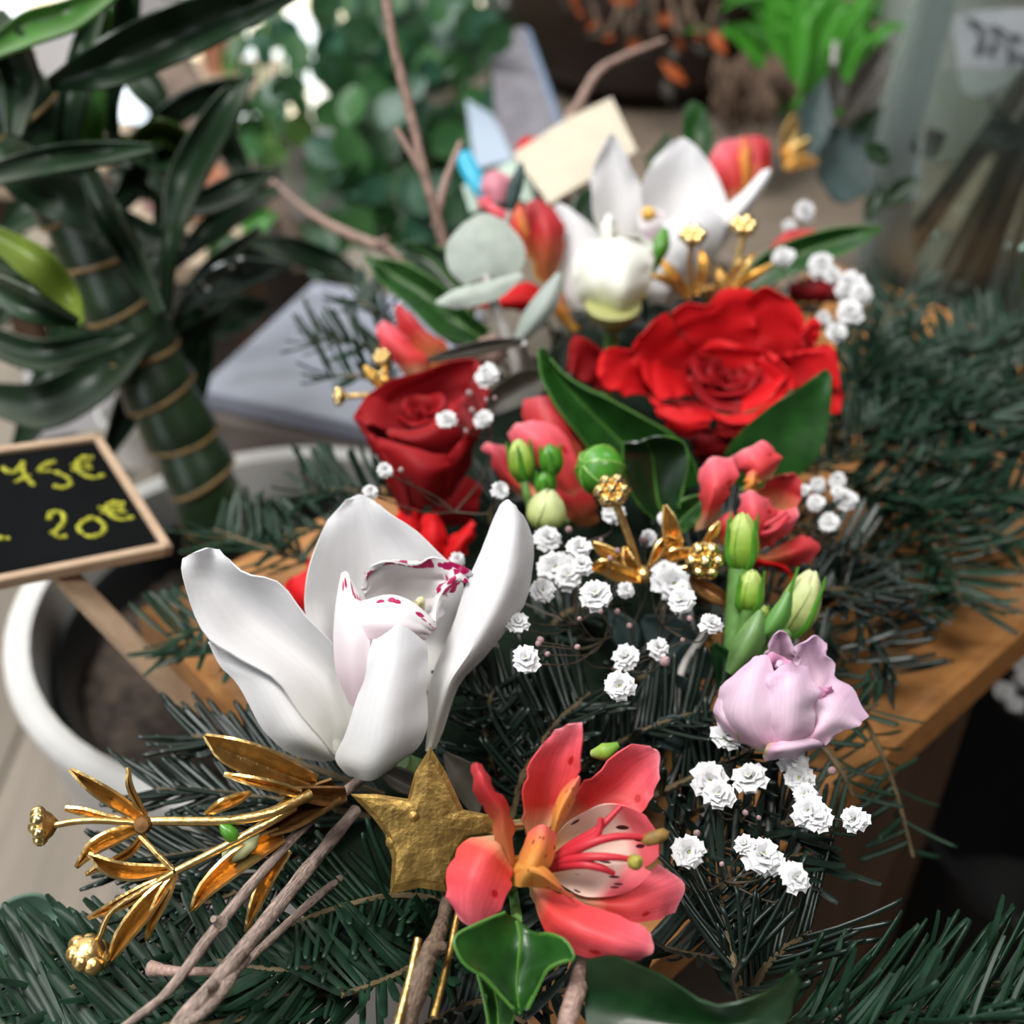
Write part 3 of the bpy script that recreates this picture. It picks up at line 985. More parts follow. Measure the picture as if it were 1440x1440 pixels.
GLASS = thin_glass('clear_glass', (.95, .98, .97), (.95, 1., 1.), .30, .5)
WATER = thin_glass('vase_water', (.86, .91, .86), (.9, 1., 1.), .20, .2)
vc = np.array([.279, .664, TZ])
vase = thing('glass_vase', 'clear glass vase holding bouquet stems in water', 'vase', vc)
R0 = .070
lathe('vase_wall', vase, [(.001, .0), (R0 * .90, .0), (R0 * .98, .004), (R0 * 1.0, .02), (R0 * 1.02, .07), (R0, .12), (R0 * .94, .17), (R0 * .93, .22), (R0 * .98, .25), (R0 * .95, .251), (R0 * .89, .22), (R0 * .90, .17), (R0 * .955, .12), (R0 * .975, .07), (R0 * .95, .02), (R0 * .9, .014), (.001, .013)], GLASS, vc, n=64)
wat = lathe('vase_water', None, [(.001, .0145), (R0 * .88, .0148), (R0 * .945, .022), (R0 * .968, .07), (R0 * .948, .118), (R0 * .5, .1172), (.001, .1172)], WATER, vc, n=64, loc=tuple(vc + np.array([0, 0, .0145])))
tag(wat, 'clear water inside the glass vase', 'water', kind='stuff')
STD = [M('bouquet_stem_dark', (.030, .045, .018), .45, noise=(60, .4)), M('bouquet_stem_bright', (.16, .36, .03), .4, noise=(60, .2)), M('bouquet_stem_brown', (.07, .05, .022), .5, noise=(60, .4)), M('bouquet_stem_grey', (.16, .20, .16), .45)]
bq = thing('cut_stem_bouquet', 'bunch of cut green stems standing in the glass vase', 'bouquet', vc + [0, 0, .016])
stems = [(-.050, -.012, 2, .0028), (-.038, -.036, 0, .003), (-.020, -.046, 2, .0034), (-.005, -.030, 0, .003), (-.045, .015, 0, .003), (-.030, .030, 0, .003), (.000, -.048, 3, .0030), (.016, -.046, 1, .0058), (-.012, -.012, 0, .0032), (.010, .020, 0, .003), (.030, -.030, 0, .003), (.040, .0, 2, .003), (-.055, .0, 0, .003), (-.025, -.028, 0, .0026), (.026, -.046, 0, .003)]
for i, (a, b_, mi, r) in enumerate(stems):
    tube('stem', bq, [vc + [a, b_, .018], vc + [a * .5 + .012, b_ * .5, .10], vc + [.034 + a * .1, b_ * .1, .20], vc + [.05 - a * .3, -b_ * .3, .27]], r, STD[mi], 8)
for i, (x, y, dx, dy, w_) in enumerate(((1250, 230, -35, -30, 14), (1240, 260, -20, 50, 12), (1330, 190, -50, 20, 24), (1380, 180, 60, 20, 26), (1290, 250, -50, 40, 16))):
    strip('leaf', bq, [(x, y, 3, 0), (x + dx * .5, y + dy * .5, w_, -3), (x + dx, y + dy, 2, 0)], LEAFD, .66 - .004 * i, fold=4, nv=8, th=.001)
VIOLET = M('violet_petal', (.16, .03, .26), .5, tr=.1, noise=(60, .3))
for i in range(9):
    a = i * .7
    c = vc + np.array([.045 * math.cos(a) - .01, .03 * math.sin(a) - .02, .235 + .01 * math.sin(3 * a)])
    fr = frame(nrm([math.cos(a) * .6, -.7, .6]))
    rows = [[c + fr @ np.array([(s_) * .016 * q_, t_ * .034 - .017, .004 * abs(s_)]) for s_ in (-1, 0, 1)] for t_, q_ in ((0, .3), (.35, 1), (.7, 1.1), (1, .5))]
    patch('violet_petal', bq, rows, VIOLET, 7, 8, .0008)
pl_ = np.array([.325, .92, TZ])  # pale pail added so the glass in front looks brighter
pail = lathe('added_pale_pail', None, [(.001, 0), (.045, 0), (.048, .004), (.060, .20), (.064, .203), (.064, .210), (.058, .208), (.044, .012), (.001, .010)], M('white_enamel', (.70, .76, .74), .3), pl_, n=40, loc=tuple(pl_))
tag(pail, 'pale enamel pail added to brighten the glass vase from behind', 'pail')
# printed label card behind the glass
CARD = M('lavender_card', (.30, .28, .31), .6, noise=(20, .1))
cd = thing('printed_card', 'greyish lavender card with a dark leafy print behind the glass vase', 'card', P(1400, 300, -.032))
rows = [[U(1335, 20, .775), U(1400, 14, .772), U(1500, 10, .774)], [U(1345, 80, .767), U(1410, 80, .764), U(1500, 80, .766)], [U(1352, 128, .762), U(1385, 132, .760), U(1440, 95, .761)], [U(1372, 134, .760), U(1390, 136, .760), U(1420, 118, .760)]]
PRINT = M('card_print', (.03, .025, .035), .6)
patch('card_sheet', cd, rows, CARD, 9, 9, .0010)
for i, (x, y, dx, dy) in enumerate(((1360, 25, 20, 14), (1378, 40, 4, 26), (1392, 38, 24, 8), (1400, 55, -8, 24), (1415, 50, 26, 4), (1420, 68, 2, 26), (1385, 60, -16, 14), (1430, 80, 16, 4))):
    strip('printed_leaf', cd, [(x, y, 1.5, 0), (x + dx * .5, y + dy * .5, 4.5, 0), (x + dx, y + dy, 1, 0)], PRINT, .7625 - (y - 55) * .00012, nu=3, nv=6, th=.0005)
tube('printed_stem', cd, [U(1352, 20, .765), U(1395, 45, .762), U(1440, 85, .759)], .0006, PRINT, 5)
tube('card_stick', cd, [U(1395, 130, .765), P(1400, 300, -.032)], .0016, SIGNW, 6)

# ------------------------------------------------------------------ dark pot with copper leaves, grass and dried flowers
DARKP = M('dark_brown_glaze', (.030, .017, .013), .35, noise=(14, .4), bump=(30, .3))
dc = np.array([.115, 1.08, TZ])
bp = lathe('brown_pot', None, [(.001, 0), (.085, 0), (.115, .03), (.13, .09), (.125, .15), (.11, .17), (.115, .185), (.105, .185), (.10, .165), (.11, .08), (.001, .07)], DARKP, dc, n=48, loc=tuple(dc))
tag(bp, 'large dark brown glazed pot behind the envelope', 'pot')
COPL = M('copper_leaf', (.42, .095, .022), .5, noise=(40, .4), tr=.1)
cpn = thing('copper_leaf_plant', 'rusty orange leafy plant in the brown pot', 'plant', dc + [0, 0, .16])
for i in range(34):
    x, y = rnd.uniform(800, 1000), rnd.uniform(-20, 130)
    if x < 920 and y > 45 and rnd.random() < .8: y -= 60
    an = rnd.uniform(0, 6.3)
    L_ = rnd.uniform(22, 48)
    strip('leaf', cpn, [(x, y, 2, 0), (x + .5 * L_ * math.cos(an), y + .5 * L_ * math.sin(an), rnd.uniform(5, 11), -5), (x + L_ * math.cos(an), y + L_ * math.sin(an), 1, 0)], COPL if rnd.random() < .55 else EUCK, rnd.uniform(.86, .95), fold=3, nu=5, nv=7, th=.001)
for i in range(5):
    tube('stem', cpn, [dc + [0, 0, .16], U(860 + i * 30, 40, .88), U(830 + i * 45, 0, .86)], .002, TWIGD, 6)
GRASS = M('grass_blade', (.075, .34, .03), .42, tr=.3, noise=(30, .35))
gp = thing('bright_grass_plant', 'bright green grassy plant beside the glass vase', 'plant', U(1140, 170, .90))
for i in range(46):
    x0, y0 = rnd.uniform(1085, 1200), rnd.uniform(90, 170)
    dx = rnd.uniform(-90, 80)
    strip('blade', gp, [(x0, y0, 5, 0), (x0 + dx * .35, y0 - 70, rnd.uniform(8, 14), -10), (x0 + dx * .9, y0 - 120, 8, -18), (x0 + dx * 1.6, y0 - 90 - rnd.uniform(0, 60), 1, -16)], GRASS, rnd.uniform(.86, .98), fold=3, nu=5, nv=9, th=.0008)
DRIED = M('dried_flower', (.085, .05, .03), .8, noise=(60, .5))
dp = thing('dried_flower_bunch', 'brown dried flower heads in front of the bright grass', 'plant', U(1050, 210, .82))
for i in range(26):
    x0, y0 = rnd.uniform(1000, 1110), rnd.uniform(95, 165)
    strip('flower_head', dp, [(x0, y0 + 24, 4, 0), (x0 + rnd.uniform(-8, 8), y0, rnd.uniform(9, 15), -6), (x0 + rnd.uniform(-14, 14), y0 - 26, 2, 0)], DRIED, rnd.uniform(.80, .86), fold=4, nu=5, nv=7, th=.002)
for i in range(5):
    tube('stem', dp, [U(1050, 215, .82), U(1015 + 20 * i, 150, .83)], .0018, TWIGD, 6)
eb = thing('dark_eucalyptus_branch', 'dark grey green broad leaves hanging left of the vase', 'branch', U(1180, 290, .70))
for i, pts in enumerate(([(1160, 110, 3), (1150, 150, 20), (1140, 190, 24), (1135, 225, 3)], [(1250, 60, 4), (1225, 105, 20), (1200, 145, 14), (1190, 170, 3)], [(1160, 180, 10), (1190, 215, 42), (1190, 255, 40), (1180, 285, 8)],
                         [(1120, 180, 3), (1105, 215, 6), (1090, 240, 2)], [(1170, 90, 3), (1178, 130, 16), (1168, 160, 3)], [(1240, 150, 4), (1215, 190, 26), (1225, 245, 22), (1235, 270, 4)])):
    strip('leaf', eb, [(*p, -3 * j) for j, p in enumerate(pts)], [EUCD, EUCK, EUCD, EUCD, EUCK, LEAFD][i], .70 + .006 * i, fold=4, nv=10, th=.001)
tube('stem', eb, [U(1175, 60, .74), U(1170, 150, .73), U(1185, 240, .715)], .002, EUCS, 6)
gld = thing('gold_ornament', 'golden leaf shaped ornament beyond the back orchid', 'ornament', U(1110, 240, .68))
for i, pts in enumerate(([(1105, 235, 4), (1112, 195, 14), (1118, 160, 3)], [(1108, 238, 3), (1120, 215, 9), (1138, 195, 2)], [(1103, 238, 3), (1130, 225, 8), (1150, 228, 2)])):
    strip('gold_leaf', gld, [(*p, -3 * j) for j, p in enumerate(pts)], GOLD, .68, fold=3, nv=8, th=.001)

# ------------------------------------------------------------------ dark corner at the lower right: sheet in place of floor shade, and black bucket
SHADEM = M('floor_shade', (.040, .030, .022), .95, spec=.1, noise=(14, .5), bump=(160, 1.))  # dark colour paints the shade on the floor here
fm = box('floor_shade_sheet', None, (.62, .12, .007), (.52, 0, 0), (0, .52, 0), (0, 0, .007), SHADEM, .4)
tag(fm, 'dark brown sheet standing in for floor shade under the right side of the bench', 'mat')
kc = np.array([.322, .422, .0145])
bk2 = lathe('flower_bucket', None, [(.001, 0), (.085, 0), (.088, .004), (.105, .17), (.109, .172), (.109, .180), (.103, .180), (.101, .17), (.083, .012), (.001, .010)], M('bucket_plastic', (.006, .006, .007), .45), kc, n=48, loc=tuple(kc))
tag(bk2, 'black plastic flower bucket at the lower right edge', 'bucket')

# ================================================================== the flower arrangement
def z1(x, y): return (x / 3, 960 + y / 3)
def z2(x, y): return (480 + x / 3, 960 + y / 3)
def z5(x, y): return (480 + x / 3, 480 + y / 3)
def z6(x, y): return (960 + x / 3, 480 + y / 3)
def zr(x, y): return (780 + x * .29167, 380 + y * .29167)


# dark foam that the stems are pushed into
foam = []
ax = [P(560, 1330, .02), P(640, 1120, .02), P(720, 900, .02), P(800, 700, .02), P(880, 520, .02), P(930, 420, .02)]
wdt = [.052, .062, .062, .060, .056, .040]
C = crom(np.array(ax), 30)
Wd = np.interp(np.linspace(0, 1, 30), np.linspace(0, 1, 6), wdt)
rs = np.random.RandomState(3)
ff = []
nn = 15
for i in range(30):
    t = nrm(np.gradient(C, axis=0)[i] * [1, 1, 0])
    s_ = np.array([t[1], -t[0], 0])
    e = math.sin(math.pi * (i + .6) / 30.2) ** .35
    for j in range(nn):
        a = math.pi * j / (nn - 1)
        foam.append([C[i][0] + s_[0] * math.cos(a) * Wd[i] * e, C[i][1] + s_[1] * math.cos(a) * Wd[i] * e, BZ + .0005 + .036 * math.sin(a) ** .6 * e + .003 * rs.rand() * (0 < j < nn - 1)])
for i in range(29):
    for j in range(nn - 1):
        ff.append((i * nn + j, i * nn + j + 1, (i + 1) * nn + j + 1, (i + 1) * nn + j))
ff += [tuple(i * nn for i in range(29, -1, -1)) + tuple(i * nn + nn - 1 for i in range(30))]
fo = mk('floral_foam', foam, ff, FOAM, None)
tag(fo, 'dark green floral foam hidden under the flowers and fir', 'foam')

# ------------------------------------------------------------------ fir branches
def needle_geo():
    """a blunt flat needle along +x with a slight upward bow, unit length"""
    xs = [0, .08, .35, .65, .9, 1.0]
    hw = [.016, .026, .034, .035, .032, .020]
    v, f = [], []
    for x_, h_ in zip(xs, hw):
        z_ = .13 * x_ * x_
        v += [(x_, -h_, z_), (x_, 0, z_ + .024), (x_, h_, z_), (x_, 0, z_ - .020)]
    for i in range(len(xs) - 1):
        for j in range(4):
            k = (j + 1) % 4
            f.append((i * 4 + j, i * 4 + k, (i + 1) * 4 + k, (i + 1) * 4 + j))
    f += [(3, 2, 1, 0), tuple(range(20, 24))]
    return np.array(v), f


NV_, NF_ = needle_geo()
nd_me = []
for m in (NEEDLE, NEEDLEG):
    me = bpy.data.meshes.new('needle')
    me.from_pydata(NV_.tolist(), [], NF_)
    me.polygons.foreach_set('use_smooth', np.ones(len(me.polygons), bool))
    me.materials.append(m)
    nd_me.append(me)


def fir_twig(branch, pts, ln, dens, seed, single=False, mat=0, spread=1.0, up=(0, 0, 1.), bias=None, fwd=.55, r=.0011, side=None, lift=.35, wid=1., bow=1.):
    """one twig with needles on both sides and above; single = every needle an object of its own"""
    rr = random.Random(seed)
    C = crom(np.array(pts), 60)
    sl = np.concatenate([[0], np.cumsum(np.linalg.norm(np.diff(C, axis=0), axis=1))])
    n = int(sl[-1] * dens)
    tw = tube('twig', branch, pts, [r, r * .6], FIRSTEM, 6, wob=.1)
    V, Fc = [], []
    upv = np.array(up, float)
    for i in range(n):
        s_ = (i + rr.random()) / n * sl[-1]
        p = np.array([np.interp(s_, sl, C[:, k]) for k in range(3)])
        k = min(58, max(1, int(np.searchsorted(sl, s_))))
        t = nrm(C[k] - C[k - 1])
        sd = nrm(np.cross(t, upv))
        u_ = np.cross(sd, t)
        sg = side if side else (1 if i % 2 else -1)
        al = rr.gauss(0, .45)
        d = sd * sg * math.cos(al) * spread + u_ * (math.sin(al) * .7 + lift) + t * (fwd + rr.uniform(-.2, .25))
        if bias is not None:
            d = d + np.array(bias)
        d = nrm(d)
        L_ = ln * rr.uniform(.75, 1.1)
        y_ = nrm(np.cross(upv + np.array([rr.gauss(0, .3), rr.gauss(0, .3), 0]), d))
        R = np.stack([d, y_, np.cross(d, y_)], 1)
        wsc = rr.uniform(.85, 1.2)
        if single:
            inst('needle', nd_me[mat], branch, p, R, (L_, .029 * wsc * wid, L_ * bow))
        else:
            V.append((NV_ * [L_, .029 * wsc * wid, L_ * bow]) @ R.T + p)
    if V:
        nvn = len(NV_)
        Fc = [tuple(q + i * nvn for q in f_) for i in range(len(V)) for f_ in NF_]
        o = mk('needles', np.concatenate(V), Fc, (NEEDLE, NEEDLEG)[mat], tw)
        o['kind'] = 'stuff'


def fir(label, twigs, seed, **kw):
    base = P(*twigs[0][0][0])
    b_ = thing('fir_branch', label, 'branch', base, 'fir branches of the arrangement')
    for i, tw in enumerate(twigs):
        k2 = dict(kw)
        pts = tw[0]
        if len(tw) > 1:
            k2.update(tw[1])
        fir_twig(b_, [P(*p) for p in pts], k2.pop('ln', .021), k2.pop('dens', 1200), seed * 31 + i, **k2)
    return b_


A = dict(single=True)
# sharp ones in front
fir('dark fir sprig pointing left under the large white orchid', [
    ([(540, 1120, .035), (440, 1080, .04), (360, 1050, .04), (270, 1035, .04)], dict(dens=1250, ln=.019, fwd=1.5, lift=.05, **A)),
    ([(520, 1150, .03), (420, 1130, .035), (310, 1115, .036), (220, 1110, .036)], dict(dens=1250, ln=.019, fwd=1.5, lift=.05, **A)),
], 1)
fir('dark fir sprig behind the gold berry stems, pointing down left', [
    ([(490, 1160, .025), (380, 1180, .03), (270, 1200, .032), (190, 1210, .032)], dict(dens=1250, ln=.019, fwd=1.3, lift=.05, **A)),
    ([(450, 1190, .025), (360, 1240, .03), (290, 1270, .032), (220, 1270, .032)], dict(dens=1150, ln=.019, fwd=1.0, lift=.0, bias=(0, -.3, 0), **A)),
], 2)
fir('green fir branch along the lower left edge of the picture', [
    ([(520, 1400, .03), (380, 1400, .034), (220, 1395, .034), (40, 1385, .034)], dict(dens=1600, ln=.022, mat=1, lift=.05, fwd=.9)),
    ([(420, 1430, .03), (280, 1440, .036), (120, 1450, .038), (-30, 1440, .038)], dict(dens=1500, ln=.022, mat=1, lift=.1, fwd=.9)),
    ([(560, 1330, .03), (480, 1350, .036), (400, 1365, .038), (300, 1350, .038)], dict(dens=1300, ln=.022, mat=1, lift=.1, fwd=.9)),
    ([(330, 1330, .028), (220, 1330, .03), (120, 1340, .03), (20, 1345, .03)], dict(dens=1300, ln=.021, mat=1, lift=.0, fwd=1.0)),
], 3)
fir('fir sprig between the brown twigs and the gold star', [
    ([(640, 1270, .03), (560, 1260, .04), (480, 1275, .045), (410, 1300, .048)], dict(dens=1000, ln=.022, mat=1, **A)),
    ([(640, 1330, .03), (560, 1370, .04), (480, 1400, .045)], dict(dens=1000, ln=.022, mat=1)),
], 4)
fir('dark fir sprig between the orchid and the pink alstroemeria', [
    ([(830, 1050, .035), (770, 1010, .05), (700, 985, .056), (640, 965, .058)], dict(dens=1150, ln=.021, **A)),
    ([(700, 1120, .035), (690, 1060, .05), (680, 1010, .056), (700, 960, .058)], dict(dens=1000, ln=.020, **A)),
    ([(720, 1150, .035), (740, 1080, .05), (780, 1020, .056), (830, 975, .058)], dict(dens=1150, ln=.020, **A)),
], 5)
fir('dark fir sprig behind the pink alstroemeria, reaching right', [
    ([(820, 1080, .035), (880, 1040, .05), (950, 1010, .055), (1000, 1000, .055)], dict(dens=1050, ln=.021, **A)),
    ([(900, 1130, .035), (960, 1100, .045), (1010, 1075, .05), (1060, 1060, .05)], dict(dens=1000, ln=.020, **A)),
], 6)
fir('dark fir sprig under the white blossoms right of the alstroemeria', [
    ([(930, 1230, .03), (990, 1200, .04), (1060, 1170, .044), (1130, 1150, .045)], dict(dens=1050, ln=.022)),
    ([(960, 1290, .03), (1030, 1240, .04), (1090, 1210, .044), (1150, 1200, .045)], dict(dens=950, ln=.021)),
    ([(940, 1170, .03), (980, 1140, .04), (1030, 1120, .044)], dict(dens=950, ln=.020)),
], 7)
fir('upright fir tip with long curved needles above the large dark leaf', [
    ([(1045, 1420, .03), (1035, 1370, .048), (1020, 1300, .046), (1012, 1260, .046)], dict(dens=1000, ln=.024, fwd=.9, lift=.0, bias=(.35, .1, .1), wid=.8, bow=1.5, **A)),
    ([(1050, 1410, .03), (1085, 1350, .042), (1140, 1310, .042)], dict(dens=900, ln=.025, fwd=1.1, lift=.1, bias=(.3, .1, .1), wid=.8, bow=1.5, **A)),
], 8)
fir('fir branch along the lower right edge with needles sweeping up', [
    ([(1080, 1445, .03), (1180, 1432, .042), (1300, 1425, .046), (1460, 1415, .046)], dict(dens=900, ln=.029, fwd=.9, bias=(.35, .25, .1), wid=.75, bow=1.6, **A)),
    ([(1060, 1460, .03), (1200, 1455, .05), (1330, 1450, .055), (1460, 1440, .055)], dict(dens=700, ln=.024, fwd=.7, bias=(.3, .3, .1), wid=.75)),
    ([(1240, 1440, .03), (1340, 1400, .045), (1450, 1370, .048)], dict(dens=600, ln=.024, fwd=.9, bias=(.3, .1, .1), wid=.75, bow=1.5)),
], 9, mat=1)
fir('fir tufts filling the lowest edge below the alstroemeria', [
    ([(700, 1440, .02), (760, 1400, .035), (830, 1390, .04)], dict(dens=1000, ln=.02)),
    ([(600, 1440, .02), (680, 1410, .035), (740, 1440, .04)], dict(dens=1000, ln=.02)),
    ([(900, 1330, .02), (960, 1340, .035), (1020, 1350, .04)], dict(dens=1000, ln=.02)),
    ([(640, 1230, .02), (690, 1290, .035), (740, 1330, .04)], dict(dens=900, ln=.02)),
], 10)
# thin hanging sprig over the bench edge
hs = fir('thin fir sprig drooping over the bench edge', [
    ([(1212, 1005, .03), (1240, 1060, .022), (1262, 1120, .012), (1284, 1205, .0)], dict(dens=420, ln=.018, fwd=-.2, bias=(-.5, -.1, -.8), r=.0008, **A)),
    ([(1165, 985, .035), (1200, 1000, .033), (1235, 990, .032)], dict(dens=420, ln=.018, bias=(.3, 0, -.2), **A)),
    ([(1150, 1040, .03), (1180, 1080, .03), (1200, 1120, .025)], dict(dens=420, ln=.018, bias=(.1, 0, -.5), **A)),
], 11, mat=1)
# soft ones on the right
fir('broad fir branch fanning out to the right edge', [
    ([(1150, 660, .04), (1230, 620, .05), (1330, 570, .05), (1450, 540, .045)], dict(dens=1500)),
    ([(1220, 640, .045), (1300, 640, .05), (1380, 630, .045), (1460, 600, .04)], dict(dens=1500)),
    ([(1230, 620, .045), (1290, 560, .055), (1370, 510, .055), (1440, 490, .05)], dict(dens=1500)),
    ([(1300, 580, .05), (1370, 590, .055), (1430, 560, .05)], dict(dens=1500)),
], 12, mat=1, ln=.023)
fir('fir branch with long needles over the honey wood at right', [
    ([(1170, 690, .04), (1250, 690, .045), (1340, 720, .04), (1440, 770, .032)], dict(dens=1400)),
    ([(1240, 690, .04), (1300, 750, .038), (1340, 810, .03), (1350, 850, .025)], dict(dens=1400)),
    ([(1210, 690, .04), (1250, 750, .036), (1270, 830, .03)], dict(dens=1400)),
    ([(1300, 700, .04), (1380, 690, .04), (1450, 700, .035)], dict(dens=1300)),
], 13, mat=1, ln=.024)
fir('fir sprig rising behind the red rose at right', [
    ([(1180, 590, .05), (1210, 520, .06), (1240, 460, .062), (1265, 415, .06)], dict(dens=1500)),
    ([(1190, 560, .05), (1250, 520, .06), (1310, 480, .058)], dict(dens=1500)),
    ([(1280, 560, .05), (1330, 510, .055), (1380, 470, .055), (1420, 455, .05)], dict(dens=1400)),
    ([(1180, 620, .05), (1220, 560, .055), (1290, 540, .055)], dict(dens=1500)),
], 14, mat=1, ln=.021)
fir('dark fir sprig right of the lilac flower buds', [
    ([(1090, 830, .04), (1150, 830, .045), (1210, 830, .04), (1260, 850, .03)], dict(dens=1000, **A)),
    ([(1150, 800, .04), (1200, 850, .04), (1235, 900, .03), (1260, 950, .02)], dict(dens=1000, **A)),
    ([(1130, 780, .04), (1180, 770, .045), (1240, 790, .04)], dict(dens=900)),
    ([(1120, 860, .04), (1160, 890, .035), (1190, 930, .03)], dict(dens=900)),
], 15, ln=.021)
# soft ones on the left
fir('fir sprig over the bench corner beside the white orchid petal', [
    ([(440, 790, .03), (370, 770, .035), (300, 745, .035)], dict(dens=800)),
    ([(380, 840, .03), (310, 870, .035), (240, 900, .03)], dict(dens=700)),
    ([(400, 880, .03), (330, 910, .03), (260, 905, .025)], dict(dens=600)),
], 16, mat=1)
fir('fir sprig behind the orchid, in front of the pot rim', [
    ([(560, 700, .04), (500, 690, .045), (430, 690, .045)], dict(dens=1000)),
    ([(530, 730, .04), (460, 740, .04), (390, 760, .035)], dict(dens=800)),
], 17, mat=1)
fir('fir sprig left of the dark red rose, over the crate', [
    ([(580, 500, .05), (530, 490, .06), (480, 480, .065), (435, 480, .065)], dict(dens=900)),
    ([(560, 470, .05), (530, 440, .065), (500, 420, .07)], dict(dens=900)),
    ([(570, 540, .05), (510, 530, .06), (460, 530, .06)], dict(dens=800)),
], 18, mat=1)
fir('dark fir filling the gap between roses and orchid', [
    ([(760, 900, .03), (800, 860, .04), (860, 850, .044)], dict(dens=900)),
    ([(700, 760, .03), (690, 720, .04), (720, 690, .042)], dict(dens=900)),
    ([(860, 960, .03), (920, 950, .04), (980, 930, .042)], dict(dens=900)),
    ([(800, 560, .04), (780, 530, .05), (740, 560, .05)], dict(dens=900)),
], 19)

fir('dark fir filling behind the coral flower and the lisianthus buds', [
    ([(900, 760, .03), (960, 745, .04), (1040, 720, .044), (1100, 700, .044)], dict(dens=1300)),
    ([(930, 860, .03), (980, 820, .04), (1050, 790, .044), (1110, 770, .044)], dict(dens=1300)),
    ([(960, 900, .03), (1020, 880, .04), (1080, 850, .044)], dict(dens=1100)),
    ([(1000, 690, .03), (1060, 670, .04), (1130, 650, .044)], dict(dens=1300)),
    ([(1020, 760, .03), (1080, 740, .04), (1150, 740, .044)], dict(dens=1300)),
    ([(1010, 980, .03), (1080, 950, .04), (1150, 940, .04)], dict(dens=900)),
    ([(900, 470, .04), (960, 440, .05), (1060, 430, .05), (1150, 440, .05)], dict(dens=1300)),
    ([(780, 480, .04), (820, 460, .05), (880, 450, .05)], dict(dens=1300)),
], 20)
# ------------------------------------------------------------------ front orchid
d0 = D(1000, .075)
oc = thing('cymbidium_orchid', 'large white cymbidium orchid with magenta spotted lip, in front', 'orchid', U(535, 1085, d0 + .006))
def pet(parent, name, rows, mat, d0, nu=13, nv=20, th=.0005, **kw):
    return patch(name, parent, net(rows, d0), mat, nu, nv, th, **kw)
pet(oc, 'petal', [[(258, 786, -8), (283, 771, -9), (309, 772, -6)], [(255, 806, -9), (295, 803, -5), (319, 785, -8)], [(272, 855, -9), (322, 832, -2), (346, 803, -8)],
                  [(296, 903, -9), (356, 866, 1), (390, 822, -7)], [(336, 926, -9), (396, 900, 2), (430, 864, -5)], [(392, 958, -8), (440, 940, 3), (470, 906, -2)],
                  [(428, 1012, -6), (476, 990, 4), (505, 955, 2)], [(470, 1066, -2), (498, 1060, 5), (520, 1040, 5)]], WHITE, d0, ruff=.0006)
pet(oc, 'petal', [[(294, 902, -4), (297, 904, -4), (300, 900, -3)], [(311, 939, -4), (330, 930, -4), (350, 905, 2)], [(341, 969, -3), (375, 950, -5), (410, 930, 4)],
                  [(364, 1017, -2), (405, 995, -6), (445, 975, 5)], [(392, 1048, 0), (432, 1035, -6), (475, 1010, 6)], [(455, 1072, 3), (480, 1065, 0), (505, 1050, 7)]], WHITE, d0, ruff=.0005, seed=2)
pet(oc, 'petal', [[(488, 704, 14), (506, 696, 14), (526, 704, 14)], [(461, 733, 11), (512, 728, 16), (557, 728, 12)], [(439, 780, 8), (528, 772, 19), (604, 766, 10)], [(429, 835, 7), (536, 832, 21), (648, 812, 10)],
                  [(438, 882, 6), (542, 892, 22), (658, 872, 10)], [(465, 940, 7), (545, 960, 20), (642, 940, 10)], [(505, 1020, 9), (550, 1035, 14), (605, 1015, 10)]], WHITE, d0, ruff=.0006, seed=3)
pet(oc, 'petal', [[(703, 710, 0), (715, 702, -1), (728, 715, 0)], [(689, 742, 2), (720, 738, -3), (742, 740, 3)], [(670, 790, 3), (716, 784, -5), (751, 778, 4)], [(655, 832, 3), (704, 828, -7), (747, 815, 4)],
                  [(637, 876, 3), (686, 872, -8), (728, 860, 4)], [(619, 922, 3), (660, 918, -7), (683, 923, 4)], [(607, 960, 2), (633, 958, -5), (651, 955, 4)], [(602, 1004, 1), (618, 1000, -3), (632, 994, 4)], [(597, 1056, 0), (604, 1056, -1), (611, 1050, 3)]], WHITE, d0, ruff=.0004, seed=4)
pet(oc, 'petal', [[(525, 897, -11), (562, 879, -14), (600, 904, -12)], [(517, 925, -10), (556, 918, -15), (602, 926, -11)], [(508, 960, -9), (548, 963, -16), (598, 957, -10)], [(497, 1000, -8), (542, 1005, -16), (601, 990, -9)],
                  [(486, 1036, -6), (536, 1045, -15), (599, 1028, -8)], [(470, 1066, -4), (528, 1076, -12), (580, 1056, -5)], [(492, 1089, -3), (520, 1097, -7), (552, 1082, -3)]], WHITE, d0, ruff=.0003, seed=5)
lip = pet(oc, 'lip', [[(511, 822, 2), (516, 800, 0), (545, 784, -2), (585, 791, -1), (610, 786, 0), (655, 798, 2)], [(512, 835, 3), (525, 820, 4), (550, 808, 5), (585, 808, 6), (610, 812, 5), (640, 815, 3)],
                    [(520, 850, 3), (535, 842, 8), (555, 834, 10), (580, 834, 10), (600, 838, 8), (615, 840, 4)], [(530, 880, 2), (545, 875, 9), (560, 870, 11), (575, 872, 11), (590, 875, 9), (605, 880, 4)]], LIPT, d0, nu=24, ruff=.0008, rf=7)
pet(oc, 'lip_lobe', [[(508, 846, -5), (545, 838, -7), (578, 848, -8), (606, 868, -7), (615, 880, -6)], [(500, 862, -6), (535, 855, -10), (565, 862, -12), (595, 880, -10), (607, 888, -7)],
                     [(492, 885, -6), (525, 878, -12), (555, 880, -14), (585, 888, -12), (600, 893, -8)], [(490, 905, -5), (520, 900, -10), (550, 900, -12), (575, 905, -10), (592, 905, -8)]], LIP, d0, nu=20, ruff=.0004, rf=7, seed=6)
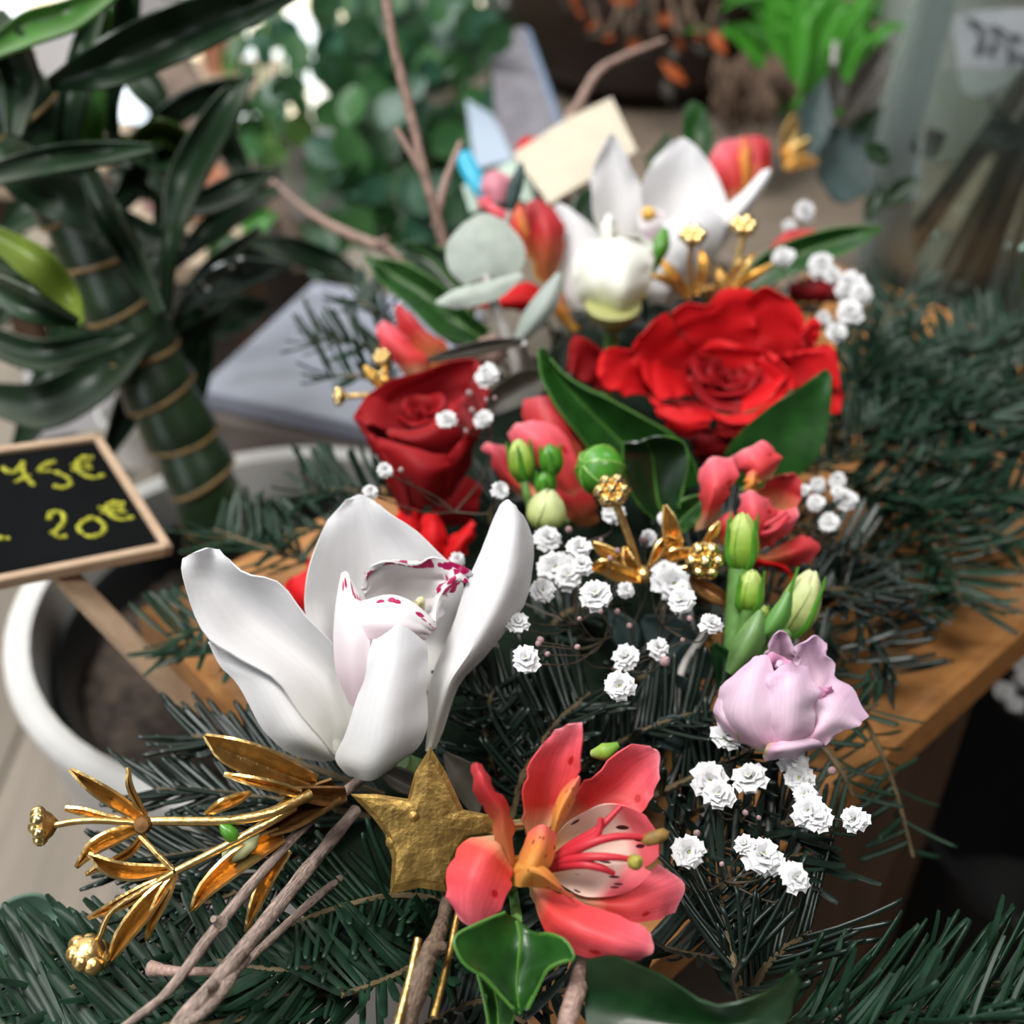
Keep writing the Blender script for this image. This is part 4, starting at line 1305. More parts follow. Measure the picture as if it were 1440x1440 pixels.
pet(oc, 'lip_lobe', [[(481, 806, -2), (487, 804, -3), (492, 812, -3)], [(477, 825, -3), (492, 835, -6), (508, 845, -5)], [(472, 860, -4), (490, 870, -9), (512, 862, -8)], [(470, 900, -4), (492, 905, -11), (520, 900, -10)], [(474, 945, -3), (494, 950, -10), (518, 945, -10)], [(492, 990, -1), (502, 995, -6), (512, 990, -6)]], LIP, d0, nu=13, seed=7)
pet(oc, 'lip_lobe', [[(640, 800, 4), (655, 797, 2), (664, 806, 2)], [(622, 822, 3), (640, 812, 0), (652, 818, 2)], [(606, 850, 2), (617, 842, -1), (628, 835, 3)], [(602, 880, -2), (611, 878, -5), (618, 860, 3)]], LIPS, d0, nu=11, seed=8, ruff=.0012, rf=9)
tube('column', oc, [U(586, 848, d0 - .004), U(592, 845, d0 - .001), U(588, 862, d0 + .006)], [.0007, .0012, .0016], M('orchid_column', (.72, .66, .36), .5))
tube('flower_stem', oc, [U(560, 1070, d0 + .004), U(572, 1078, d0 + .008), U(600, 1085, d0 + .016), P(620, 1090, .02)], [.0035, .0036, .003, .003], M('orchid_stem', (.16, .26, .10), .45, noise=(300, .2)), 10)

# ------------------------------------------------------------------ back orchid
d1 = D(330, .095)
ob = thing('cymbidium_orchid', 'white cymbidium orchid at the back beside the kraft envelope', 'orchid', U(930, 420, d1))
pet(ob, 'petal', [[(852, 196, -8), (860, 187, -8), (870, 196, -8)], [(834, 235, -8), (862, 225, -4), (886, 232, -8)], [(832, 280, -8), (868, 268, -2), (900, 262, -7)], [(840, 318, -6), (872, 312, 0), (905, 300, -5)], [(860, 350, -3), (885, 350, 2), (910, 340, 0)]], WHITE, d1, ruff=.0005)
pet(ob, 'petal', [[(945, 200, 14), (962, 194, 14), (976, 204, 14)], [(918, 228, 11), (962, 222, 16), (995, 225, 12)], [(902, 262, 8), (955, 260, 18), (1015, 262, 10)], [(898, 300, 6), (950, 305, 18), (1024, 300, 8)], [(905, 350, 4), (950, 355, 14), (1010, 345, 6)], [(930, 400, 2), (950, 402, 6), (975, 395, 2)]], WHITE, d1, ruff=.0006, seed=3)
pet(ob, 'petal', [[(1072, 240, 0), (1083, 238, 0), (1082, 250, 0)], [(1045, 270, -2), (1062, 268, -6), (1072, 268, -2)], [(1020, 290, -2), (1040, 296, -8), (1055, 298, -2)], [(995, 310, 0), (1012, 325, -6), (1030, 330, 0)], [(970, 345, 3), (985, 362, -2), (1005, 365, 2)]], WHITE, d1, seed=4)
pet(ob, 'petal', [[(778, 290, -2), (786, 286, -4), (800, 292, -2)], [(790, 330, -3), (815, 318, -6), (840, 325, -2)], [(794, 375, -3), (830, 365, -7), (870, 365, -2)], [(795, 415, -2), (840, 405, -5), (895, 395, 0)], [(812, 436, 0), (860, 430, -2), (910, 415, 2)]], WHITE, d1, seed=5)
pet(ob, 'petal', [[(925, 320, -12), (960, 300, -14), (1000, 292, -11)], [(920, 345, -12), (965, 330, -17), (1018, 310, -10)], [(915, 375, -10), (960, 365, -16), (1010, 345, -8)], [(910, 405, -6), (945, 405, -12), (985, 385, -4)], [(920, 425, -2), (940, 428, -6), (960, 415, -2)]], WHITE, d1, seed=6)
pet(ob, 'lip', [[(898, 305, -8), (912, 292, -9), (935, 298, -8)], [(900, 322, -12), (918, 312, -15), (938, 318, -12)], [(902, 342, -9), (918, 340, -12), (935, 340, -9)]], LIP, d1, seed=7)
blob('column', ob, U(912, 301, d1 - .014), .0032, M('orchid_column_yellow', (.75, .42, .08), .5), (0, -.5, .6))
# ------------------------------------------------------------------ roses
def rosette(root, c, axis, rings, mats, seed, ref=None, name='petal', th=.0005):
    """petals round an axis; ring = (count, base radius, top radius, z base, height, half angle, curl, point, jitter, mat)"""
    rr = random.Random(seed)
    Fm = frame(axis, ref)
    ph = 0.
    for (n, rb, rt, zb, h, wa, curl, pt, jit, mi) in rings:
        ph += 2.4
        for i in range(n):
            a0 = ph + i * 2 * math.pi / n + rr.uniform(-jit, jit) * .6
            hh = h * (1 + rr.uniform(-.08, .08) * jit * 3)
            rtt = rt * (1 + rr.uniform(-.08, .08) * jit * 3)
            nu, nv = 13, 12
            uu, vv = np.meshgrid(np.linspace(-1, 1, nu), np.linspace(1, 0, nv))
            ve = vv * (1 - .22 * np.abs(uu) ** 3.0 - pt * np.abs(uu) ** 1.2)
            prof = .30 + .70 * np.sin(np.clip(ve, 0, 1) * math.pi * .5) ** .8
            an = a0 + uu * wa * prof + .10 * np.sin(ve * 2 + i)
            r = rb + (rtt - rb) * (ve ** 1.15) + .0012 * np.sin(uu * 4 + i * 2) * ve
            r = r + .0009 * uu * (1 if i % 2 else -1)
            z = zb + hh * np.sin(ve * math.pi * .5) ** .95
            k = np.clip((ve - .62) / .38, 0, 1)
            r = r + curl * k ** 2 * (1 - .35 * uu ** 2) * (1 + .3 * np.sin(3 * uu + i))
            z = z - abs(curl) * .75 * k ** 2.4 * (1 if curl > 0 else .2)
            z = z + .0012 * np.sin(uu * 6 + i * 1.7) * k
            G = np.stack([r * np.cos(an), r * np.sin(an), z], 2) @ Fm.T + c
            v, f, uv = shell(G, th)
            mk(name, v, f, mats[mi], root, uv)


dR = D(510, .088)
cR = U(*zr(800, 640), dR + .02)
ro = thing('red_rose', 'large open bright red rose between two green leaves', 'rose', cR)
rosette(ro, U(*zr(800, 640), dR + .027), (.02, -.22, 1), [
    (3, .001, .004, .002, .012, 1.6, .0005, .0, .2, 1),
    (3, .002, .008, .001, .015, 1.5, .0008, .0, .25, 1),
    (3, .003, .013, .000, .018, 1.35, .001, .02, .3, 1)], [ROSE, ROSED], 5)
BR = [
    ([[(372, 365, 1), (430, 285, -1), (545, 205, 3)], [(392, 430, 3), (470, 370, 6), (600, 300, 9)], [(425, 520, 6), (520, 450, 11), (660, 380, 14)], [(480, 610, 10), (570, 530, 15), (700, 460, 18)]], 0),
    ([[(560, 205, 4), (640, 160, 5), (745, 168, 6), (815, 95, 7), (950, 90, 8)], [(585, 265, 8), (680, 245, 10), (775, 240, 11), (850, 215, 12), (962, 220, 12)], [(640, 340, 12), (720, 345, 15), (790, 345, 16), (870, 340, 16), (975, 340, 16)], [(700, 420, 16), (760, 430, 19), (820, 435, 20), (880, 430, 20), (960, 430, 19)]], 0),
    ([[(925, 130, 8), (1010, 75, 4), (1090, 115, 5), (1160, 170, 5), (1202, 240, 5)], [(930, 225, 14), (1030, 210, 10), (1100, 230, 10), (1160, 270, 9), (1202, 325, 8)], [(940, 345, 18), (1050, 350, 14), (1100, 365, 14), (1145, 375, 13), (1185, 385, 11)], [(960, 440, 17), (1010, 450, 18), (1050, 455, 18), (1090, 460, 17), (1130, 465, 15)]], 0),
    ([[(1185, 300, 6), (1250, 232, 5), (1283, 262, 6)], [(1190, 350, 8), (1235, 310, 8), (1276, 325, 8)], [(1185, 400, 11), (1215, 375, 11), (1245, 375, 11)]], 0),
    ([[(1235, 372, 3), (1340, 372, 2), (1382, 560, 4)], [(1150, 400, 4), (1270, 430, 4), (1325, 565, 5)], [(1085, 410, 6), (1180, 470, 7), (1235, 585, 7)], [(1030, 420, 9), (1080, 490, 11), (1130, 575, 10)]], 0),
    ([[(1340, 560, 8), (1388, 590, 8), (1375, 690, 8)], [(1240, 560, 9), (1290, 610, 9), (1300, 690, 9)], [(1150, 570, 11), (1190, 630, 11), (1210, 700, 11)]], 0),
    ([[(1040, 395, 7), (1130, 470, 3), (1168, 560, 2)], [(965, 435, 13), (1050, 520, 10), (1090, 595, 7)], [(880, 490, 18), (950, 550, 15), (970, 610, 12)]], 0),
    ([[(500, 400, 10), (680, 340, 14), (850, 350, 14), (1035, 390, 12)], [(545, 450, 14), (700, 415, 18), (850, 425, 18), (1000, 450, 15)], [(630, 520, 18), (730, 500, 22), (830, 510, 22), (940, 525, 18)], [(720, 580, 22), (770, 570, 24), (820, 575, 24), (880, 580, 22)]], 0),
    ([[(408, 440, 2), (435, 540, 1), (500, 628, 0)], [(470, 430, 8), (510, 520, 6), (565, 615, 4)], [(560, 460, 14), (600, 530, 12), (650, 605, 9)], [(680, 530, 19), (700, 560, 17), (730, 600, 14)]], 0),
    ([[(448, 600, -3), (520, 645, -5), (640, 672, -6), (765, 688, -5)], [(490, 680, -5), (560, 720, -8), (650, 745, -9), (745, 738, -7)], [(560, 762, -4), (600, 797, -5), (660, 804, -6), (738, 752, -5)]], 0),
    ([[(735, 678, -4), (850, 698, -6), (960, 688, -6), (1060, 620, -4), (1138, 545, -1)], [(775, 715, -6), (860, 738, -9), (955, 734, -9), (1045, 672, -7), (1115, 605, -4)], [(800, 742, -4), (870, 764, -6), (955, 748, -6), (1040, 705, -4), (1100, 650, -2)]], 0),
    ([[(780, 752, 0), (860, 758, -1), (960, 745, 0)], [(795, 782, -1), (855, 800, -3), (935, 780, -1)], [(820, 800, 2), (850, 812, 1), (900, 800, 2)]], 0),
    ([[(500, 640, 0), (600, 660, -1), (700, 668, -1), (770, 690, -2)], [(560, 640, 6), (640, 650, 5), (710, 650, 5), (790, 670, 4)], [(640, 620, 11), (690, 625, 11), (740, 625, 11), (800, 640, 10)]], 1),
    ([[(640, 515, 8), (680, 600, 4), (760, 668, 0), (890, 688, -2)], [(690, 520, 13), (730, 590, 9), (800, 640, 6), (900, 655, 4)], [(740, 540, 17), (770, 580, 14), (820, 610, 12), (890, 620, 10)]], 1),
    ([[(880, 688, 0), (980, 660, 0), (1080, 580, 2), (1140, 500, 4)], [(870, 650, 7), (950, 620, 7), (1030, 560, 9), (1080, 500, 10)], [(850, 610, 13), (910, 590, 13), (970, 550, 14), (1000, 510, 15)]], 0),
    ([[(650, 760, 3), (760, 770, 2), (870, 760, 3)], [(660, 850, 4), (760, 860, 2), (860, 850, 4)], [(700, 930, 8), (760, 935, 7), (830, 930, 8)]], 1),
    ([[(60, 470, 2), (90, 330, 2), (150, 330, 2), (235, 385, 2)], [(90, 510, 4), (150, 430, 6), (220, 440, 6), (280, 470, 4)], [(160, 550, 6), (230, 520, 9), (290, 530, 9), (340, 540, 6)], [(260, 600, 10), (320, 580, 12), (370, 590, 12), (420, 600, 10)]], 1),
    ([[(198, 490, -2), (230, 400, -3), (280, 370, -3), (370, 385, -1)], [(240, 560, -3), (300, 490, 0), (350, 465, 1), (410, 470, 2)], [(330, 595, -2), (380, 560, 3), (410, 545, 5), (440, 540, 6)], [(450, 605, 0), (455, 600, 6), (465, 590, 9), (480, 580, 10)]], 0),
]
for i, (rows, mi) in enumerate(BR):
    patch('petal', ro, net(rows, dR, zr), (ROSE, ROSED)[mi], 15, 14, .0005, ruff=.0009, seed=i, rf=6)
tube('flower_stem', ro, [U(*zr(780, 800), dR + .012), P(1005, 640, .02)], .003, STEMG)

zl = lambda x, y: (480 + x * .264, 420 + y * .264)
dL = D(600, .082)
cL = U(*zl(480, 1180), dL + .012)
r2 = thing('red_rose', 'half open dark red rose left of the green leaves', 'rose', cL)
rosette(r2, U(*zl(440, 720), dL + .017), (-.10, -.10, 1), [
    (3, .001, .004, .0, .010, 1.6, .0004, .0, .2, 0),
    (3, .002, .009, -.002, .014, 1.5, .0004, .0, .25, 0)], [ROSED], 8)
LR = [
    [[(130, 520, 6), (260, 438, 8), (420, 392, 10), (580, 325, 10), (715, 318, 9)], [(200, 570, 9), (320, 500, 13), (450, 460, 15), (580, 420, 15), (695, 420, 12)], [(300, 620, 12), (390, 570, 17), (470, 550, 19), (560, 530, 18), (645, 530, 14)], [(400, 670, 14), (440, 650, 19), (480, 640, 20), (530, 630, 19), (570, 620, 16)]],
    [[(62, 642, -1), (90, 585, 0), (135, 515, 4)], [(150, 672, -3), (195, 615, 2), (250, 550, 8)], [(260, 702, -2), (300, 650, 6), (345, 605, 11)], [(350, 712, 2), (390, 680, 9), (415, 650, 14)]],
    [[(235, 698, -1), (340, 706, -2), (430, 682, -2), (520, 628, 0), (600, 550, 4)], [(255, 730, -3), (360, 748, -5), (450, 735, -5), (540, 692, -3), (620, 630, 1)], [(290, 775, 0), (380, 800, -3), (470, 800, -3), (550, 775, -1), (640, 720, 2)], [(280, 850, 3), (370, 880, 1), (470, 890, 1), (560, 860, 2), (660, 790, 4)]],
    [[(70, 640, 4), (180, 640, 6), (300, 660, 8)], [(110, 690, 4), (220, 700, 6), (330, 720, 8)], [(170, 770, 4), (260, 780, 5), (350, 790, 6)]],
    [[(560, 560, 10), (650, 520, 12), (760, 480, 10)], [(580, 650, 8), (670, 620, 9), (750, 590, 8)], [(580, 760, 6), (660, 730, 7), (740, 700, 6)]],
    [[(150, 732, -2), (280, 762, -6), (400, 806, -9), (500, 832, -9), (590, 832, -7)], [(215, 830, -3), (310, 850, -9), (400, 880, -13), (490, 900, -12), (570, 890, -8)], [(295, 950, -2), (360, 970, -8), (420, 985, -11), (480, 990, -10), (535, 980, -6)], [(370, 1090, 2), (410, 1100, -3), (440, 1105, -5), (470, 1100, -4), (505, 1090, 0)]],
    [[(66, 645, -1), (120, 690, -3), (170, 735, -3)], [(160, 780, -1), (205, 810, -4), (255, 835, -4)], [(240, 950, 1), (285, 965, -3), (330, 975, -4)], [(325, 1170, 4), (350, 1175, 1), (385, 1170, 1)]],
    [[(585, 828, -8), (680, 700, -6), (748, 585, 0)], [(560, 890, -8), (660, 800, -7), (742, 690, 0)], [(530, 970, -5), (610, 910, -5), (690, 850, 1)], [(495, 1090, 1), (560, 1060, 0), (640, 1010, 4)]],
    [[(712, 318, 9), (775, 400, 8), (795, 490, 8)], [(690, 440, 10), (745, 500, 8), (768, 570, 6)], [(640, 560, 12), (690, 610, 8), (745, 640, 4)]],
    [[(520, 990, 3), (640, 940, 2), (745, 990, 5)], [(480, 1100, 4), (600, 1090, 2), (725, 1120, 6)], [(470, 1200, 8), (560, 1210, 7), (680, 1200, 9)]],
    [[(240, 930, 3), (330, 1000, 2), (430, 1060, 3)], [(290, 1060, 4), (360, 1100, 2), (440, 1130, 4)], [(330, 1190, 7), (390, 1205, 6), (450, 1200, 8)]],
]
for i, rows in enumerate(LR):
    patch('petal', r2, net(rows, dL, zl), ROSED, 13, 14, .0005, ruff=.0006, seed=i + 30, rf=5)
tube('flower_stem', r2, [cL, P(610, 750, .02)], .003, STEMG)
# red flower peeping out behind the big orchid
d = D(780, .055)
r3 = thing('red_rose', 'red rose half hidden behind the large white orchid', 'rose', P(560, 850, .03))
for i, rows in enumerate(([[(596, 724, 0), (612, 722, -2), (624, 735, 0)], [(590, 760, 0), (608, 765, -4), (628, 770, 0)], [(600, 800, 4), (615, 805, 0), (632, 800, 4)]],
                          [[(664, 732, 0), (669, 738, -1), (668, 750, 0)], [(630, 762, 0), (645, 768, -4), (655, 775, 0)], [(605, 795, 4), (625, 805, 0), (640, 805, 4)]],
                          [[(400, 822, 4), (412, 812, 4), (430, 802, 4)], [(415, 850, 4), (432, 842, 0), (450, 825, 4)], [(440, 880, 4), (455, 870, 2), (470, 850, 5)]],
                          [[(560, 712, 4), (575, 706, 2), (590, 712, 4)], [(556, 745, 6), (578, 748, 2), (598, 748, 6)], [(565, 790, 8), (585, 800, 5), (600, 795, 8)]],
                          [[(432, 790, 8), (450, 775, 6), (475, 770, 8)], [(430, 830, 8), (470, 825, 4), (510, 810, 8)], [(450, 880, 10), (490, 880, 8), (530, 860, 10)]])):
    pet(r3, 'petal', rows, ROSE, d + .012, nu=9, nv=12, ruff=.0008, seed=i)
tube('flower_stem', r3, [U(560, 830, d + .025), P(560, 850, .03)], .003, STEMG)

# ------------------------------------------------------------------ front alstroemeria (crop z2)
da = D(1190, .085)
al = thing('alstroemeria', 'fully open coral pink alstroemeria in the foreground beside the gold star', 'flower', U(725, 1245, da + .012))
def pz(parent, name, rows, mat, d0, zf, **kw):
    kw.setdefault('nu', 11); kw.setdefault('nv', 16); kw.setdefault('th', .0004)
    return patch(name, parent, net(rows, d0, zf), mat, **kw)
R_ = dict(ruff=.0004, rf=8)
pz(al, 'petal', [[(490, 985, -6), (540, 1035, -7), (600, 1040, -6)], [(450, 900, -6), (540, 930, -10), (655, 975, -7)], [(445, 820, -4), (560, 830, -10), (695, 900, -6)], [(475, 735, -2), (590, 760, -8), (715, 850, -4)], [(545, 655, 0), (640, 700, -6), (722, 790, -2)], [(640, 655, 2), (690, 690, -2), (730, 760, 2)]], ALST, da, z2, **R_)
pz(al, 'petal', [[(553, 348, -8), (572, 338, -9), (592, 342, -8)], [(556, 420, -8), (595, 410, -11), (634, 432, -7)], [(580, 500, -6), (640, 490, -11), (694, 505, -6)], [(630, 560, -4), (680, 560, -10), (722, 590, -4)], [(648, 640, -2), (690, 650, -8), (724, 690, -3)], [(680, 740, 2), (712, 760, -3), (735, 800, 0)]], ALSTD, da, z2, seed=2, **R_)
pz(al, 'petal', [[(905, 203, -4), (960, 180, -6), (1016, 168, -4)], [(838, 272, -4), (930, 260, -2), (1016, 240, -5)], [(788, 365, -4), (890, 355, 1), (1008, 340, -5)], [(768, 460, -3), (860, 460, 4), (985, 430, -3)], [(768, 550, -1), (840, 550, 6), (930, 530, 0)], [(775, 640, 3), (815, 645, 7), (850, 640, 4)]], ALST, da, z2, seed=3, **R_)
pz(al, 'petal', [[(1300, 268, 6), (1335, 300, 5), (1342, 400, 6)], [(1195, 270, 5), (1270, 340, 9), (1310, 480, 6)], [(1100, 365, 3), (1180, 420, 10), (1270, 545, 6)], [(1030, 420, 3), (1100, 480, 10), (1170, 560, 6)], [(960, 500, 4), (1010, 550, 9), (1060, 600, 7)], [(900, 600, 7), (920, 630, 9), (940, 660, 8)]], ALST, da, z2, seed=4, **R_)
pz(al, 'petal', [[(1340, 765, 5), (1440, 850, 5), (1405, 968, 3)], [(1260, 830, 3), (1340, 890, 0), (1325, 1000, -1)], [(1180, 870, 2), (1220, 930, -3), (1220, 1010, -3)], [(1080, 890, 2), (1110, 930, -2), (1110, 970, -2)], [(960, 880, 4), (970, 900, 1), (980, 920, 1)]], ALST, da, z2, seed=5, **R_)
pz(al, 'petal', [[(1306, 1060, -9), (1308, 1130, -10), (1262, 1170, -9)], [(1240, 1010, -8), (1210, 1110, -13), (1185, 1186, -9)], [(1120, 970, -6), (1110, 1080, -13), (1080, 1168, -9)], [(1010, 925, -4), (990, 1030, -11), (975, 1130, -8)], [(920, 890, -1), (900, 980, -7), (875, 1060, -5)], [(850, 860, 3), (835, 900, -2), (820, 950, 0)], [(810, 830, 6), (800, 845, 3), (800, 865, 4)]], ALST, da, z2, seed=6, **R_)
# inner petals
pz(al, 'inner_petal', [[(1285, 560, 0), (1335, 650, -1), (1340, 730, 0)], [(1200, 520, 1), (1270, 640, 3), (1300, 770, 1)], [(1110, 512, 3), (1180, 640, 6), (1240, 790, 3)], [(1030, 545, 4), (1070, 650, 8), (1110, 770, 5)], [(950, 595, 5), (970, 670, 9), (980, 740, 6)], [(890, 660, 7), (900, 700, 9), (900, 740, 8)]], ALSTI, da, z2, seed=7)
pz(al, 'inner_petal', [[(1310, 800, -3), (1260, 850, -4), (1200, 885, -3)], [(1240, 770, -2), (1180, 840, -3), (1120, 902, -3)], [(1120, 770, 0), (1080, 830, 0), (1020, 902, -2)], [(1000, 780, 2), (980, 810, 2), (940, 860, 0)], [(890, 780, 4), (885, 795, 4), (880, 815, 3)]], ALSTI, da, z2, seed=8)
pz(al, 'inner_petal', [[(985, 400, -3), (1004, 395, -4), (1006, 420, -3)], [(930, 460, -3), (960, 470, -6), (985, 490, -3)], [(900, 530, -2), (925, 540, -6), (950, 560, -2)], [(890, 600, 0), (905, 610, -4), (915, 620, 0)], [(880, 680, 4), (885, 690, 2), (890, 700, 4)]], ALSTY, da, z2, seed=9)
pz(al, 'throat', [[(790, 630, -4), (850, 600, -7), (905, 640, -4)], [(770, 690, -3), (835, 680, -11), (900, 710, -6)], [(735, 760, -1), (800, 750, -12), (880, 770, -8)], [(720, 810, 1), (780, 810, -11), (850, 800, -7)], [(716, 855, 3), (760, 860, -6), (820, 850, -3)]], ALSTY, da, z2, seed=10)
pz(al, 'throat', [[(985, 930, -7), (970, 915, -8), (985, 905, -7)], [(930, 885, -8), (900, 850, -12), (935, 870, -9)], [(870, 868, -6), (830, 800, -13), (880, 800, -10)], [(800, 860, -2), (770, 790, -10), (810, 740, -8)], [(720, 855, 4), (720, 790, 0), (740, 730, 1)]], ALSTY, da, z2, seed=11)
FIL = M('stamen_filament', (.46, .016, .03), .5)
ANTH = M('anther', (.30, .27, .04), .6, noise=(600, .3))
ANTHO = M('anther_olive', (.20, .11, .02), .6, noise=(600, .3))
def fz(p, dz, zf=z2, dd=da): return U(*zf(*p), dd + dz * .001)
for pts in (((880, 760, 0), (980, 680, -5), (1080, 620, -8), (1180, 520, -7)), ((880, 765, 0), (1000, 690, -7), (1080, 640, -9), (1095, 570, -9)), ((880, 770, 0), (1020, 690, -9), (1160, 650, -10), (1310, 655, -8)), ((885, 775, 0), (1000, 740, -9), (1120, 735, -12), (1235, 745, -11)),
            ((885, 780, 0), (1000, 765, -9), (1090, 780, -11), (1150, 805, -10))):
    tube('stamen', al, [fz(p[:2], p[2]) for p in pts], [.0013, .0011, .0009, .0006], FIL, 8)
blob('anther', al, fz((1325, 652), -9), .0022, ANTHO, (1, .2, .3), [(.001, -1.6), (.6, -1.1), (.75, 0), (.6, 1.1), (.001, 1.6)])
blob('anther', al, fz((1240, 757), -12), .0019, ANTH, (.2, -.5, 1), [(.001, -1.3), (.7, -.9), (.95, 0), (.7, .9), (.001, 1.3)])
tube('flower_stem', al, [fz((730, 800), 6), fz((700, 830), 14), P(720, 1260, .02)], .0024, STEMG)
tube('sepal_bud', al, [fz((1060, 300), 8), fz((1110, 290), 6), fz((1170, 262), 6)], [.001, .0022, .0008], BUDG)

# ------------------------------------------------------------------ other alstroemerias
def alst(label, d0, base, petals, zf=None, st=None):
    b_ = thing('alstroemeria', label, 'flower', U(*base, d0 + .01), 'coral red alstroemerias')
    for i, (rows, m) in enumerate(petals):
        patch('petal' if m is not ALSTY else 'throat', b_, net(rows, d0, zf), m, 9, 12, .0005, ruff=.0006, seed=i)
    for s_ in st or []:
        tube('stamen', b_, [U(*(zf(*p[:2]) if zf else p[:2]), d0 + p[2] * .001) for p in s_], [.001, .0007], FIL, 6)
    tube('flower_stem', b_, [U(*base, d0 + .006), U(base[0], base[1] + 15, d0 + .02)], .0024, STEMG)
    return b_


alst('closed coral alstroemeria behind the small green buds', D(640, .075), (800, 725), [
    ([[(770, 245, 4), (860, 235, 2), (930, 240, 4)], [(765, 330, 4), (880, 320, -2), (990, 320, 4)], [(800, 430, 4), (910, 430, -4), (1015, 420, 4)], [(880, 540, 5), (950, 540, 0), (1040, 470, 6)], [(960, 650, 8), (1010, 650, 4), (1060, 640, 8)]], ALSTD),
    ([[(705, 390, -4), (740, 345, -6), (800, 335, -5)], [(720, 430, -5), (810, 400, -11), (920, 370, -6)], [(790, 490, -4), (870, 470, -12), (990, 480, -6)], [(860, 560, -3), (920, 560, -10), (1000, 560, -5)], [(920, 640, 0), (970, 650, -6), (1030, 640, -2)], [(990, 740, 3), (1030, 735, -1), (1070, 720, 3)]], ALST),
    ([[(590, 450, -2), (625, 430, -3), (690, 440, -2)], [(625, 480, -3), (660, 480, -7), (705, 490, -3)], [(650, 540, -2), (690, 545, -6), (730, 540, -2)], [(690, 600, 0), (740, 605, -4), (780, 590, 0)], [(830, 690, 3), (870, 690, 0), (900, 670, 3)]], ALST),
    ([[(900, 580, -1), (960, 560, -3), (1010, 570, -1)], [(900, 650, -1), (970, 650, -6), (1050, 640, -1)], [(950, 730, 2), (1010, 730, -3), (1080, 720, 2)], [(1000, 780, 4), (1040, 780, 1), (1080, 770, 4)]], ALSTD)], z5)
d = D(720, .080)
alst('wide open coral alstroemeria right of the golden berries', d, (1000, 790), [
    ([[(75, 540, 0), (130, 495, -2), (210, 490, 0)], [(70, 600, -1), (140, 570, -8), (230, 560, -2)], [(80, 660, -1), (130, 640, -10), (200, 630, -4)], [(80, 720, 1), (110, 710, -7), (160, 690, -3)], [(60, 800, 5), (90, 790, 0), (130, 780, 2)]], ALST),
    ([[(200, 490, 2), (270, 450, 0), (335, 418, 2)], [(230, 530, 2), (310, 500, -4), (390, 460, 2)], [(270, 570, 2), (330, 550, -4), (410, 510, 3)], [(290, 620, 3), (320, 600, 0), (370, 570, 4)]], ALST),
    ([[(400, 565, 6), (460, 555, 5), (503, 590, 6)], [(350, 600, 6), (430, 600, 9), (500, 650, 6)], [(310, 640, 6), (390, 650, 11), (480, 710, 6)], [(270, 690, 7), (330, 700, 11), (420, 760, 7)]], ALSTD),
    ([[(245, 650, -6), (285, 625, -8), (340, 665, -6)], [(240, 710, -6), (300, 700, -12), (380, 690, -5)], [(240, 780, -5), (310, 780, -12), (400, 740, -4)], [(230, 850, -2), (290, 850, -7), (360, 830, -2)], [(200, 900, 2), (240, 900, -2), (280, 890, 2)]], ALST),
    ([[(480, 700, -2), (490, 750, -3), (450, 800, -2)], [(400, 720, -3), (420, 770, -7), (400, 840, -3)], [(330, 760, -3), (350, 810, -7), (350, 870, -3)], [(260, 830, -1), (280, 860, -4), (300, 890, -1)]], ALST),
    ([[(540, 825, 0), (572, 865, 0), (535, 935, 0)], [(470, 830, 0), (490, 880, -5), (480, 940, -1)], [(390, 880, 0), (400, 910, -4), (400, 945, -1)], [(300, 910, 2), (310, 925, 0), (320, 940, 2)]], ALSTD),
    ([[(470, 1005, 0), (465, 1000, -1), (450, 975, 0)], [(410, 960, 0), (420, 950, -3), (420, 935, 0)], [(330, 950, 1), (330, 930, -2), (330, 910, 1)], [(280, 930, 3), (270, 900, 1), (270, 880, 3)]], ROSE),
    ([[(130, 780, -2), (160, 740, -4), (210, 720, -4)], [(150, 830, -1), (190, 800, -6), (230, 780, -6)], [(180, 880, 1), (220, 870, -3), (250, 850, -3)]], ALSTD),
    ([[(270, 560, -3), (300, 540, -4), (320, 560, -2)], [(265, 600, -3), (295, 595, -6), (320, 590, -2)], [(260, 640, 0), (280, 640, -3), (300, 630, 0)]], ALSTY)], z6,
    [((270, 800, -6), (360, 770, -10), (440, 720, -10)), ((270, 820, -6), (380, 800, -11), (450, 740, -9))])
z3b = lambda x, y: (480 + x / 3, y / 3)
